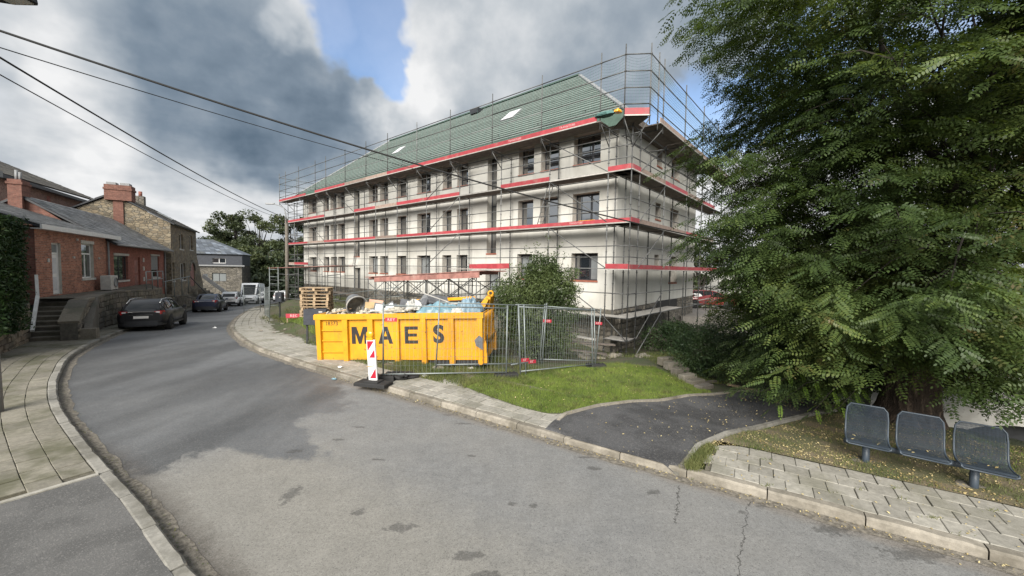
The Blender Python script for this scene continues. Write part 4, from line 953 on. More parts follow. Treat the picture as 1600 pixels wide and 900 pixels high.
m = MB(); m.add([A_ + Vector((0, 0, 9.5)), B_ + Vector((0, 0, 9.5)), Q(-.5, .9, 9.5), P(-.1, .9, 9.5)], [(0, 1, 2, 3)]); m.add([A_ + Vector((0, 0, 9.44)), B_ + Vector((0, 0, 9.44)), Q(-.5, .9, 9.44), P(-.1, .9, 9.44)], [(3, 2, 1, 0)]); m.build("deck_board", M_deck, scf)
for i in range(1, len(T) - 1): planks(P, T[i], T[i + 1], (1.45, 1.83), TOPZ - .02)
for i in range(len(S) - 1): planks(Q, S[i], S[i + 1], (1.45, 1.83), TOPZ - .02); toe(Q(S[i], 2.04, TOPZ), Q(S[i + 1], 2.04, TOPZ), M_toewood, .20)
for t in T[1:]: ledger(P(t, 2.0, 9.35), P(t, 1.2, 8.6), "bracket"); ledger(P(t, 2.0, 9.38), P(t, .3, 9.38), "transom")
for s in (.15, 3.3, 6.6, 9.9, 13.0): ledger(Q(s, 2.0, 9.35), Q(s, 1.2, 8.6), "bracket"); ledger(Q(s, 2.0, 9.38), Q(s, .3, 9.38), "transom")
ledger(A_ + Vector((0, 0, 9.4)), P(-1.2, 1.2, 8.5), "bracket"); ledger(B_ + Vector((0, 0, 9.4)), Q(-1.2, 1.2, 8.4), "bracket"); ledger(A_ + Vector((0, 0, 9.38)), Q(.2, .3, 9.2), "bracket")
net = MB()
def net_panel(a, b_, cell, r, z0, z1, sag=.12):
    L = (b_ - a).length; n = max(2, int(L / cell)); mrows = max(2, int((z1 - z0) / cell))
    pt = lambda u, v: a.lerp(b_, u) + Vector((0, 0, z0 + (z1 - z0 - sag * math.sin(u * math.pi) * v) * v))
    for i in range(1, n):
        net.path([pt(i / n, k / 2) for k in range(3)], r, 3, 0, False)
    for j in range(mrows + 1):
        net.path([pt(k / 4, j / mrows) for k in range(5)], r, 3, 0, False)
for i, (a, b_) in enumerate(zip(line_f[:-1], line_f[1:])):
    near = i >= len(line_f) - 11
    net_panel(a, b_, .13 if near else .5, .0035 if near else .004, 9.75, 11.98, .18)
tag(net.build("safety_net", M_net, scf), kind="stuff")
# diagonal braces
for a, b_ in [(P(3.12, 1.25, 7.45), P(-.1, 1.25, 5.25)), (P(3.12, 1.25, 5.15), P(-.1, 1.25, 3.15)), (P(3.12, 1.25, 2.9), P(-.1, 1.25, .9)), (P(3.12, 1.25, 9.4), P(-.1, 1.25, 7.5)), (P(-.1, 1.25, .9), P(-1.2, 1.25, -.1)),
              (P(13.1, 1.25, 5.25), P(9.83, 1.25, 7.4)), (P(13.1, 1.25, 3.1), P(9.83, 1.25, 5.15)), (P(13.1, 1.25, 7.5), P(9.83, 1.25, 9.4)), (P(31.6, 1.25, 7.4), P(28.05, 1.25, 5.3)), (P(31.6, 1.25, 5.15), P(28.05, 1.25, 3.1)), (P(22.6, 1.25, 7.5), P(26, 1.25, 9.4)),
              (Q(-.3, 1.25, 7.55), Q(2.92, 1.25, 9.4)), (Q(2.92, 1.25, 7.4), Q(-.3, 1.25, 5.3)), (Q(2.92, 1.25, 5.1), Q(-.3, 1.25, 3.2)), (Q(2.92, 1.25, .9), Q(-.3, 1.25, -.9)), (Q(2.92, 1.25, 1.9), Q(-.3, 1.25, -.1)), (Q(6.65, 1.25, 5.1), Q(2.92, 1.25, 3.2))]: ledger(a, b_, "brace", .024)
for x, z in ((26.6, 3.12), (17, 5.25)):
    m = MB(); 
    for e in (0, .38): m.tube(P(22.9 + e, 1.05, 3.0 + .0), P(22.5 + e, .9, 5.2), .018, 5)
    for k in range(1, 8): m.tube(P(22.9 - .4 * k / 8, 1.05 - .15 * k / 8, 3.0 + 2.2 * k / 8), P(23.28 - .4 * k / 8, 1.05 - .15 * k / 8, 3.0 + 2.2 * k / 8), .012, 4)
    m.build("access_ladder", M_galv, scf); break
lad = MB()
for e in (0, .34): lad.tube(P(3.62 + e, 1.1, 5.25), P(3.15 + e, .75, 7.55), .022, 5)
for k in range(1, 9): lad.tube(P(3.62 - .47 * k / 9, 1.1 - .35 * k / 9, 5.25 + 2.3 * k / 9), P(3.96 - .47 * k / 9, 1.1 - .35 * k / 9, 5.25 + 2.3 * k / 9), .014, 4)
tag(lad.build("ladder", M_galv), "aluminium ladder leaning steeply between two decks of the scaffolding", "ladder")
# things left on the decks
tb = thing("tool_box", "yellow tool case lying on the scaffold deck below the middle window by the corner", "tool box", tuple(P(1.1, .8, 5.21)), math.atan2(D1.y, D1.x))
m = MB(); m.cbox((-.45, -.18, 0), (.45, .18, .22), .03); m.build("case", M_amber, tb); m = MB(); m.path([(-.12, 0, .22), (-.12, 0, .29), (.12, 0, .29), (.12, 0, .22)], .015, 5); m.build("handle", M_dark, tb)
m = MB(); m.box((-.47, -.19, .10), (-.30, .19, .13)); m.box((.30, -.19, .10), (.47, .19, .13)); m.build("latch", M_dark, tb)
def crumple(name, size, mat, seed, n=14, amp=.25):
    r_ = np.random.default_rng(seed); b = MB(); rings = []
    for i in range(n + 1):
        ph = math.pi * i / n; ring = []
        for k in range(n * 2):
            a = math.pi * k / n; q = 1 + amp * (math.sin(3 * a + seed + 2 * ph) * .5 + math.sin(5 * ph + 2 * a + seed * 2) * .4 + r_.normal() * .22)
            ring.append((size[0] * q * math.sin(ph) * math.cos(a), size[1] * q * math.sin(ph) * math.sin(a), size[2] * max(-.15, q * math.cos(ph))))
        rings.append(ring)
    b.loft(rings, smooth=False); return b.mesh(name, mat)
o = mesh_obj("net_bundle", crumple("net_bundle", (.42, .2, .16), M_net, 3)); o.location = P(-.3, 2.0, 9.72); o.rotation_euler = (0, 0, math.atan2(D1.y, D1.x)); tag(o, "bundled green netting on the top scaffold deck near the corner", "net")
o = mesh_obj("yellow_bag", crumple("yellow_bag", (.17, .14, .14), M_amber, 5)); o.location = P(-.85, 2.0, 9.72); tag(o, "small yellow bag at the top corner of the scaffolding", "bag")
# ------------------------------------------------------------------ yellow roll-off container and what is piled in it
ca = Vector((-6.03, 12.1, .0)); cb = Vector((-.80, 11.6, .20)); cd = cb - ca; CLEN = cd.length; CH_, CW = 1.54, 2.35
ex = cd.normalized(); ey = Vector((-ex.y, ex.x, 0)).normalized(); ez = ex.cross(ey)
CM = Matrix(((ex.x, ey.x, ez.x, ca.x), (ex.y, ey.y, ez.y, ca.y), (ex.z, ey.z, ez.z, ca.z), (0, 0, 0, 1)))
skip = thing("skip_container", "yellow open topped waste container lettered MAES full of building rubble", "container"); skip.matrix_basis = CM
def W2(x, y, z): return CM @ Vector((x, y, z))
ribs = [0.0, .86, 1.67, 2.49, 3.33, 4.19, CLEN - .19]
b = MB(); b.box((.04, .05, .10), (CLEN - .04, .09, CH_ - .02)); b.box((.04, CW - .09, .10), (CLEN - .04, CW - .05, CH_ - .02)); b.box((.04, .09, .10), (.08, CW - .09, CH_ - .02)); b.box((CLEN - .08, .09, .10), (CLEN - .04, CW - .09, CH_ - .05)); b.box((.08, .09, .12), (CLEN - .08, CW - .09, .2))
b.build("shell", M_skip, skip)
for k, x in enumerate(ribs):
    w_ = .20 if 0 < k < 6 else .19
    b = MB(); vs = [(x, .055, CH_ - .17), (x + w_, .055, CH_ - .17), (x + w_, .055, .0), (x, .055, .0), (x + .015, -.05, CH_ - .17), (x + w_ - .015, -.05, CH_ - .17), (x + w_ - .03, -.035, .0), (x + .03, -.035, .0)]
    b.add(vs, [(4, 7, 6, 5), (0, 3, 7, 4), (1, 5, 6, 2), (3, 2, 6, 7), (0, 4, 5, 1)])
    b.box((x + w_ * .25, -.03, -.03), (x + w_ * .75, .10, .0)); b.build("rib", M_skip, skip)
    b = MB(); b.box((x, CW - .055, 0), (x + w_, CW + .04, CH_ - .17)); b.build("rib", M_skip, skip)
for z in (.36, .71, 1.03):
    b = MB(); b.prism([(0.19, z - .02), (.87, z - .02), (.87, z + .025), (.19, z + .025)], .0, .051); b.build("side_bar", M_skip, skip)
b = MB()
for (y0, y1) in ((-.06, .13), (CW - .13, CW + .06)):
    b.loft([[(x, y0, CH_ - .17), (x, y1, CH_ - .17), (x, y1, CH_ - .02), (x, (y0 * .7 + y1 * .3), CH_), (x, y0, CH_ - .035)] for x in (-.03, CLEN * .3, CLEN * .31, CLEN * .7, CLEN + .02)], smooth=False, caps=True)
b.box((-.03, .131, CH_ - .16), (.11, CW - .131, CH_ - .01)); b.build("top_rail", M_skip, skip)
for k in range(9):
    x = CLEN - .10; y = .15 + k * .25
    b = MB(); b.box((x + .065, y - .03, .05), (x + .13, y + .03, CH_ - .08)); b.build("end_rib", M_skip, skip)
b = MB(); b.box((CLEN - .02, .1, .55), (CLEN + .06, CW - .1, .66)); b.box((CLEN - .02, .05, .0), (CLEN + .09, .30, .6)); b.box((CLEN - .02, CW - .30, .0), (CLEN + .09, CW - .05, .6)); b.build("end_frame", M_skip, skip)
# bent patch of bare metal on the corner post
b = MB(); b.add([(CLEN - .22, -.056, .55), (CLEN - .02, -.058, .42), (CLEN - .01, -.058, .78), (CLEN - .12, -.056, .86), (CLEN - .26, -.056, .72)], [(0, 1, 2, 3, 4)]); b.add([(CLEN + .092, -.05, .30), (CLEN + .092, .28, .42), (CLEN + .092, .30, .80), (CLEN + .092, .0, .90)], [(0, 1, 2, 3)]); b.build("bare_patch", M_slabgrey, skip)
# raised end flap with lifting eye
b = MB(); b.prism([(CLEN - .46, CH_ - .02), (CLEN - .02, CH_ - .02), (CLEN + .02, CH_ + .34), (CLEN - .10, CH_ + .40)], CW - .9, CW + .04); b.prism([(CLEN - .30, CH_ - .01), (CLEN - .16, CH_ - .01), (CLEN + .0, CH_ + .28), (CLEN - .08, CH_ + .32)], 1.1, CW - .61)
b.lathe([(.06, -.03), (.11, -.03), (.11, .03), (.06, .03), (.06, -.03)], 12, 0, Matrix.Translation((CLEN - .06, CW - .3, CH_ + .44)) @ Matrix.Rotation(R(90), 4, 'X')); b.build("end_flap", M_skip, skip)
b = MB(); b.box((.1, .12, -.10), (CLEN - .1, .26, .10)); b.box((.1, CW - .26, -.10), (CLEN - .1, CW - .12, .10))
for k in range(8): b.box((.5 + k * .58, .27, -.02), (.6 + k * .58, CW - .27, .10))
b.build("under_frame", M_dark, skip)
def letters(body, size, M, mat, parent, name, off=.0, ext=.002, spc=1.0, ax='CENTER'):
    cu = bpy.data.curves.new(name, 'FONT'); cu.body = body; cu.size = size; cu.extrude = ext; cu.offset = off; cu.align_x = ax; cu.align_y = 'CENTER'; cu.space_character = spc; cu.materials.append(mat)
    o = text_mesh(name, cu, parent); o.matrix_basis = M; return o
FR = Matrix(((1, 0, 0, 0), (0, 0, -1, 0), (0, 1, 0, 0), (0, 0, 0, 1)))      # text plane facing the road
def glyph(polys, x, z, w_, h):
    b = MB()
    for pg in polys: b.prism([(x + u * w_, z + v * h) for u, v in pg], .0465, .0485)
    b.build("letter", M_letter, skip)
GZ0, GH = .60, .53
glyph([[(0, 0), (.24, 0), (.24, .62), (0, 1)], [(.76, 0), (1, 0), (1, 1), (.76, .62)], [(0, 1), (.24, .62), (.24, .621), (.30, 1)], [(1, 1), (.70, 1), (.76, .621), (.76, .62)], [(.24, .62), (.42, 0), (.5, .42), (.30, 1)], [(.5, .42), (.58, 0), (.76, .62), (.70, 1)], [(.42, 0), (.58, 0), (.5, .42)]], 1.13, GZ0, .53, GH)
glyph([[(0, 0), (.26, 0), (.33, .24), (.40, .44), (.5, .76), (.5, 1), (.35, 1)], [(1, 0), (.65, 1), (.5, 1), (.5, .76), (.60, .44), (.67, .24), (.74, 0)], [(.33, .24), (.67, .24), (.60, .44), (.40, .44)]], 1.98, GZ0, .47, GH)
glyph([[(0, 0), (.27, 0), (.27, 1), (0, 1)], [(.27, 0), (1, 0), (1, .19), (.27, .19)], [(.27, .41), (.92, .41), (.92, .59), (.27, .59)], [(.27, .81), (1, .81), (1, 1), (.27, 1)]], 2.82, GZ0, .42, GH)
letters("S", .735, Matrix.Translation((3.88, .0465, GZ0 + GH / 2)) @ FR, M_letter, skip, "letter", .026)
letters("18373", .17, Matrix.Translation((.28, .044, 1.235)) @ FR, M_letter, skip, "number", .0, .001, 1.0, 'LEFT')
# rubble filling
r_ = np.random.default_rng(4); nx_, ny_ = 44, 20; b = MB(); vs = []; fs = []
hgt = lambda u, v: CH_ - .16 + .20 * math.sin(math.pi * v) ** .7 * (.6 + .4 * math.sin(3 * u + 1)) + .06 * math.sin(23 * u + 9 * v)
for j in range(ny_ + 1):
    for i in range(nx_ + 1):
        u, v = i / nx_, j / ny_; vs.append((.1 + u * (CLEN - .2), .1 + v * (CW - .2), hgt(u, v) + r_.normal() * .035))
for j in range(ny_):
    for i in range(nx_): k = j * (nx_ + 1) + i; fs.append((k, k + 1, k + nx_ + 2, k + nx_ + 1))
b.add(vs, fs); o = b.build("rubble", M_rubble, None); o.matrix_basis = CM; tag(o, kind="stuff")
b = MB()
for k in range(620):
    u, v = r_.random(), r_.random(); s = r_.uniform(.025, .085); M = Matrix.Translation((.15 + u * (CLEN - .3), .14 + v * (CW - .3), hgt(u, v) + .02)) @ Euler(tuple(r_.uniform(0, 3, 3))).to_matrix().to_4x4()
    b.box((-s, -s * .7, -s * .4), (s, s * .7, s * .4), 0 if r_.random() < .6 else 1, M)
o = b.build("rubble_pieces", [M_rubblewhite, M_slabgrey], None); o.matrix_basis = CM; tag(o, kind="stuff")
def put(o, x, y, z, rot=(0, 0, 0)):
    o.matrix_basis = CM @ Matrix.Translation((x, y, z)) @ Euler(tuple(R(a) for a in rot)).to_matrix().to_4x4(); return o
# grey tub
tub = thing("plastic_tub", "grey plastic tub tipped on its side on the left end of the container", "tub"); put(tub, 1.02, .60, CH_ + .25, (-74, 0, 40))
b = MB(); b.lathe([(.0, .30), (.235, .30), (.255, .27), (.31, -.20), (.335, -.21), (.34, -.235), (.318, -.24), (.30, -.215), (.242, .25), (.0, .265)], 28); b.build("tub_body", M_bucket, tub)
b = MB(); b.path([(.33 * math.cos(a), .33 * math.sin(a), -.19 + .0 * a) for a in np.linspace(0, 2 * math.pi, 25)], .012, 5, 0, False); b.build("rim_bead", M_rubblewhite, tub)
b = MB(); b.lathe([(0, .24), (.238, .22), (.25, .16)], 20); b.build("residue", M_rubblewhite, tub)
def plank(x, y, z, L, rot, label, mat=None, w_=.12, h=.03):
    b = MB(); b.box((-L / 2, -w_ / 2, -h / 2), (L / 2, w_ / 2, h / 2)); o = b.build("plank", mat or M_wood); put(o, x, y, z, rot); return tag(o, label, "plank", None)
plank(.55, .35, CH_ + .04, .85, (0, -12, 14), "short pale plank poking out over the left end of the yellow container")
plank(4.05, .9, CH_ + .18, 1.5, (0, -4, 20), "white board lying across the rubble near the blue sheeting", M_offwhite, .2)
plank(3.75, .95, CH_ + .33, 1.35, (0, 22, 25), "pale batten sloping up out of the rubble behind the blue sheeting", M_decksteel, .06)
plank(3.6, 2.05, CH_ + .26, 2.1, (0, -2, 0), "long yellow board along the far rim of the container", M_amber, .14, .1)
def board(x, y, z, sx, sy, rot, mat, label, cat, th=.025, name="discarded_board"):
    b = MB(); b.cbox((-sx / 2, -sy / 2, -th), (sx / 2, sy / 2, th), .006); o = b.build(name, mat); put(o, x, y, z, rot); return tag(o, label, cat)
board(2.70, .85, CH_ + .19, .58, .40, (38, 12, 20), M_slabgrey, "dark grey panel tilted towards the road, left of the others in the rubble", "panel")
board(3.05, 1.05, CH_ + .20, .50, .42, (48, -14, -25), M_slabgrey, "dark grey panel leaning behind the white sack", "panel")
board(3.55, 1.25, CH_ + .30, .70, .45, (35, 10, 35), M_slabgrey, "dark grey panel standing highest behind the blue sheet", "panel")
board(3.2, 1.35, CH_ + .27, .5, .4, (30, 30, 10), M_grey, "light grey panel lying behind the dark panels", "panel")
board(1.62, .72, CH_ + .17, .46, .40, (72, 8, 8), M_pink, "pink insulation board standing behind the grey tub", "board")
board(1.50, .58, CH_ + .08, .34, .46, (80, 4, 4), M_card, "brown cardboard sheet standing right of the grey tub", "cardboard")
def framed(x, y, z, sx, sy, rot, label):
    t = thing("window_casement", label, "window"); put(t, x, y, z, rot); b = MB(); w_ = .035
    b.box((-sx / 2, -.02, -sy / 2), (-sx / 2 + w_, .02, sy / 2)); b.box((sx / 2 - w_, -.02, -sy / 2), (sx / 2, .02, sy / 2)); b.box((-sx / 2 + w_, -.02, -sy / 2), (sx / 2 - w_, .02, -sy / 2 + w_)); b.box((-sx / 2 + w_, -.02, sy / 2 - w_), (sx / 2 - w_, .02, sy / 2)); b.build("frame", M_slabgrey, t)
    b = MB(); b.box((-sx / 2 + w_, -.005, -sy / 2 + w_), (sx / 2 - w_, .005, sy / 2 - w_)); b.build("pane", M_curtain_reflection, t)
framed(1.86, .45, CH_ + .13, .32, .30, (-12, 8, 4), "discarded dark framed casement with a pale pane next to the cardboard")
framed(2.18, .52, CH_ + .12, .36, .32, (-25, -28, 6), "discarded casement tilted sideways left of the white rubble heap")
def lump(x, y, z, size, mat, seed, label, cat, name, rot=(0, 0, 0), amp=.25):
    o = mesh_obj(name, crumple(name, size, mat, seed, 16, amp)); put(o, x, y, z, rot); return tag(o, label, cat)
lump(2.98, .40, CH_ + .10, (.24, .2, .24), M_sack, 11, "white knotted rubble sack in the middle of the container", "sack", "rubble_sack", (0, 0, 0), .38)
lump(2.35, .42, CH_ + .02, (.32, .22, .11), M_rubblewhite, 12, "heap of broken white plaster left of the knotted sack", "rubble", "plaster_heap", (0, 0, 0), .3)
lump(2.05, .36, CH_ + .0, (.36, .15, .10), M_sack, 13, "crumpled white bag at the front rim under the casements", "bag", "plastic_bag", (0, 4, 0), .35)
def sheetlump(x, y, z, sx, sy, h, mat, seed, label):
    r2 = np.random.default_rng(seed); b = MB(); n, m_ = 34, 18; vs = []; fs = []
    for j in range(m_ + 1):
        for i in range(n + 1):
            u, v = i / n, j / m_; e = math.sin(math.pi * u) ** .45 * math.sin(math.pi * v) ** .45
            f = .5 + .28 * abs(math.sin(9 * u + 5 * v + seed)) + .25 * abs(math.sin(17 * v - 6 * u + 2 * seed)) + .14 * math.sin(31 * u + 11 * v)
            vs.append(((u - .5) * sx + .03 * math.sin(19 * v), (v - .5) * sy + .03 * math.sin(15 * u), h * e * f - .05 + r2.normal() * .006))
    for j in range(m_):
        for i in range(n): k = j * (n + 1) + i; fs.append((k, k + 1, k + n + 2, k + n + 1))
    b.add(vs, fs); o = b.build("plastic_sheet", mat); put(o, x, y, z); return tag(o, label, "plastic sheet")
sheetlump(3.78, .55, CH_ + .02, 1.35, .75, .30, M_tarp, 1, "crumpled pale blue plastic sheet spread over the rubble right of centre")
sheetlump(4.72, .62, CH_ + .02, .80, .7, .44, M_tarp2, 2, "steel blue plastic sheet bunched up at the right end of the container")
sheetlump(4.40, .30, CH_ + .0, .5, .3, .16, M_offwhite, 6, "small white plastic sheet tucked between the two blue sheets")

# ------------------------------------------------------------------ site fence panels
def fence_panel(a, b_, label, h=1.98, lean=(0, 0), sign=None, wires=True, bars=(0, 1), grp="steel mesh site fence panels"):
    a = Vector((a[0], a[1], g(*a[:2]) + (a[2] if len(a) > 2 else .06))); b_ = Vector((b_[0], b_[1], g(*b_[:2]) + (b_[2] if len(b_) > 2 else .06)))
    t = thing("site_fence", label, "fence panel", tuple(a), 0, grp); d = b_ - a; L = d.length; u = d.normalized()
    upv = Vector((lean[0], lean[1], 1)).normalized(); pt = lambda s, z: u * s + upv * z
    for k in bars:
        m = MB(); m.tube(pt(L * k, -.08), pt(L * k, h + .04), .021, 8); m.build("upright", M_galv_fence, t)
    for z in (.10, h - .04):
        m = MB(); m.tube(pt(0, z), pt(L, z), .019, 6); m.build("rail", M_galv_fence, t)
    m = MB(); n = int(L / .105)
    for i in range(1, n): m.tube(pt(L * i / n, .1), pt(L * i / n, h - .04), .0021, 3, 0, None, False)
    for k in range(1, 8): m.tube(pt(0, .1 + (h - .14) * k / 8), pt(L, .1 + (h - .14) * k / 8), .0021, 3, 0, None, False)
    tag(m.build("wire_mesh", M_galv_fence, t), kind="stuff")
    if sign:
        out = u.cross(upv).normalized(); out = out if out.y < 0 else -out; uu = u if u.x > 0 else -u
        for (s, z, txt) in sign:
            c = pt(L * s, z) + out * .03; M = Matrix(((uu.x, upv.x, out.x, c.x), (uu.y, upv.y, out.y, c.y), (uu.z, upv.z, out.z, c.z), (0, 0, 0, 1)))
            q = MB(); q.box((-.15, -.05, -.004), (.15, .05, .004), 0, M); so_ = q.build("sign", M_sign, t)
            letters(txt, .095, M @ Matrix.Translation((0, 0, .0055)), M_whiteletter, so_, "lettering", .002, .0008, 1.25)
    return t
fence_panel((-3.28, 9.98, .06), (-.12, 10.75, .06), "fence panel in front of the yellow container carrying a red tag", sign=[(.06, 1.52, "REY")], h=1.92)
fence_panel((-2.15, 11.15, .05), (.30, 12.1, .05), "fence panel leaning close along the right half of the container", lean=(.05, .0), h=1.95, bars=(0,))
fence_panel((.28, 11.02, .04), (2.9, 13.3, .02), "fence panel nearest the lawn with red tags low on its left side", lean=(-.045, .015), h=1.98, sign=[(.13, .36, "REY"), (.05, .42, "REY")], bars=(0, .06, .96, 1))
fence_panel((.0, 11.8, .04), (1.05, 13.1, .02), "short run of fence panel behind the lawn panel, left part", lean=(.06, 0), h=1.98, bars=(1,))
fence_panel((.98, 13.2, .02), (3.0, 13.75, .02), "fence panel behind the lawn panel carrying a red tag at mid height", lean=(.07, 0), h=1.95, sign=[(-.08 + .14, 1.42, "REY"), (.97, 1.45, "REY")], bars=(0, 1.0))
for (x, y, lab) in [(-3.33, 10.0, "black rubber fence foot by the striped beacon"), (-.12, 10.78, "black rubber fence foot at the right end of the container"), (2.92, 13.32, "black rubber fence foot at the far end of the lawn panel")]:
    t = thing("ballast_block", lab, "fence foot", (x, y, g(x, y)), random.uniform(-.3, .3)); m = MB(); m.cbox((-.34, -.12, 0), (.34, .12, .13), .03); m.build("block", M_black, t); m = MB()
    for k in range(-2, 3): m.box((k * .12 - .02, -.09, .13), (k * .12 + .02, .09, .15))
    m.build("cleat", M_black, t)
# stuff on the grass strip in front of the container: rope, stone, broken kerb
o = mesh_obj("stone_block", crumple("stone_block", (.22, .16, .12), M_rock_grey, 21, 10, .15)); o.location = (-2.1, 11.25, .08); tag(o, "pale stone lying on the grass under the container", "stone")
# black plastic sheeting heap by the beacon
o = mesh_obj("black_sheet", crumple("black_sheet", (.42, .25, .10), M_black, 22, 16, .4)); o.location = (-2.95, 10.25, .16); tag(o, "crumpled black plastic on the paving right of the striped beacon", "plastic sheet")
# striped beacon with amber lamp
bk = thing("traffic_beacon", "red and white striped barrier beacon with amber lamp in front of the container", "beacon", (-3.38, 9.55, .12), R(-14))
m = MB(); m.cbox((-.42, -.2, 0), (.42, .2, .09), .02); m.cbox((-.2, -.14, .09), (.2, .14, .13), .02); m.build("rubber_base", M_black, bk)
BW, BH = .23, 1.0; tilt = Matrix.Translation((0, 0, .13)) @ Matrix.Rotation(R(-4), 4, 'Y')
m = MB(); m.box((-BW / 2, -.022, 0), (BW / 2, .022, BH), 0, tilt); m.box((-.03, .03, -.02), (.03, .06, BH), 0, tilt); m.build("board", M_white, bk)
m = MB(); m.box((-BW / 2 + .02, -.0255, .03), (BW / 2 - .02, -.0235, BH - .03), 0, tilt); m.build("white_panel", M_reflwhite, bk)
x0, x1 = -BW / 2 + .02, BW / 2 - .02
def clipz(pts): return [(x, min(max(z, .03), BH - .03)) for x, z in pts]
for poly in ([(x0, .97), (x1, .97), (x0, .72)], [(x1, .77), (x1, .56), (x0 + .03, .56)], [(x1, .30), (x1, .05), (x0 + .02, .05)]):
    m = MB(); m.prism(poly, -.0275, -.0265, 0, tilt); m.build("red_stripe", M_reflred, bk)
m = MB(); m.box((x0 - .02, -.030, .34), (x1 + .02, -.0285, .365), 0, tilt @ Matrix.Rotation(R(-6), 4, 'Y')); m.build("tape", M_card, bk)
lampo = MB(); ML = tilt @ Matrix.Translation((-.02, 0, BH + .13)) @ Matrix.Rotation(R(90), 4, 'X'); lampo.lathe([(0, -.05), (.06, -.048), (.092, -.03), (.10, 0), (.092, .03), (.06, .048), (0, .05)], 18, 0, ML); la = lampo.build("lamp", M_amber, bk)
m = MB(); m.box((-.10, -.045, BH), (.07, .045, BH + .06), 0, tilt); m.build("lamp_housing", M_amber, bk)

# ------------------------------------------------------------------ pallets, letter boxes and clutter beside the pavement
pm = {}
def pallet_parts():
    m = MB()
    for k in range(5): m.box((-.6, -.4 + k * .178, .122), (.6, -.4 + k * .178 + .10, .144))
    for k in range(3): m.box((-.6, -.4 + k * .35, 0), (.6, -.4 + k * .35 + .1, .022))
    for k in range(3): m.box((-.6 + k * .55, -.4, .1), (-.5 + k * .55, .4, .122))
    bl = MB()
    for i in range(3):
        for k in range(3): bl.box((-.6 + i * .55, -.4 + k * .35, .022), (-.5 + i * .55, -.3 + k * .35, .10))
    return m.mesh("boards", M_wood), bl.mesh("blocks", M_wood)
pb_, pk_ = pallet_parts(); px_, py_ = -8.95, 18.0; pz = g(px_, py_)
for k in range(9):
    t = thing("pallet", ["lowest wooden pallet of the stack beside the container", "second wooden pallet from the bottom of the stack", "third wooden pallet from the bottom of the stack", "fourth wooden pallet from the bottom of the stack", "middle wooden pallet of the tall stack", "fourth wooden pallet from the top of the stack", "third wooden pallet from the top of the stack", "second wooden pallet from the top of the stack", "topmost wooden pallet of the stack beside the container"][k], "pallet", (px_ + random.uniform(-.04, .04), py_ + random.uniform(-.04, .04), pz + k * .146), R(12 + random.uniform(-5, 5)), "wooden pallets in the stack")
    tag(mesh_obj("boards", pb_, t), kind="stuff"); tag(mesh_obj("blocks", pk_, t), kind="stuff")
t = thing("pallet", "loose wooden pallet leaning at the foot of the pallet stack", "pallet", (-8.3, 17.3, g(-8.3, 17.3) + .02), R(30)); tag(mesh_obj("boards", pb_, t), kind="stuff"); tag(mesh_obj("blocks", pk_, t), kind="stuff")
def letterbox(x, y, label, w_, h, z0, legs, rows, rz=0.0, slots=True):
    t = thing("letter_box", label, "letter box", (x, y, g(x, y)), rz)
    m = MB(); m.cbox((-w_ / 2, -.16, z0), (w_ / 2, .16, z0 + h), .02); m.build("box_body", M_slate_dark, t)
    for r in range(rows):
        m = MB(); zz = z0 + h * (r + .5) / rows; m.box((-w_ / 2 + .02, -.166, zz - h / rows * .42), (w_ / 2 - .02, -.161, zz + h / rows * .42)); f = m.build("flap", M_slate_dark, t)
        m = MB(); m.box((w_ * .18, -.172, zz - .02), (w_ * .34, -.167, zz + .03)); m.build("name_plate", M_offwhite, f)
    for lx in legs: m = MB(); m.box((lx - .03, -.03, -.1), (lx + .03, .03, z0)); m.build("leg", M_dark, t)
    return t
letterbox(-7.30, 14.6, "bank of dark grey letter boxes on a black leg left of the container", .80, .58, .72, (-.33, .33), 3, R(6))
letterbox(-14.0, 23.6, "small black letter box on a thin post at the grass by the far pavement", .38, .55, 1.05, (0,), 1)
t = thing("site_sign", "low red sign with white letters standing on the grass", "sign", (-10.6, 19.0, g(-10.6, 19.0)), R(8)); m = MB(); m.box((-.36, -.01, .12), (.36, .01, .33)); sb_ = m.build("board", M_sign, t)
letters("REC", .17, Matrix.Translation((-.0, -.0125, .225)) @ FR, M_whiteletter, sb_, "lettering", .004, .001, 1.2); m = MB(); m.box((-.33, .011, -.1), (-.28, .04, .3)); m.box((.28, .011, -.1), (.33, .04, .3)); m.build("stake", M_wood, t)
# tall ladder-like frame and bundles near the left corner
def frame_tower(x, y, w_, h, n, label, rz=0.0):
    t = thing("frame_ladder", label, "ladder", (x, y, g(x, y)), rz)
    for s in (-w_ / 2, w_ / 2): m = MB(); m.tube((s, 0, 0), (s, 0, h), .028, 6); m.build("stile", M_galv_fence, t)
    for k in range(n): m = MB(); m.tube((-w_ / 2, 0, .3 + (h - .5) * k / (n - 1)), (w_ / 2, 0, .3 + (h - .5) * k / (n - 1)), .022, 6); m.build("rung", M_galv_fence, t)
frame_tower(-19.2, 31.6, .62, 3.4, 6, "tall galvanised frame standing upright by the lamp post", R(15))
for (a, b_, lab) in [((-20.2, 31.4), (-19.6, 28.6), "fence panel at the road side by the far left scaffolding"), ((-16.3, 25.8), (-14.2, 22.9), "fence panel on the grass beside the far pavement")]:
    fence_panel(a, b_, lab, h=1.9)
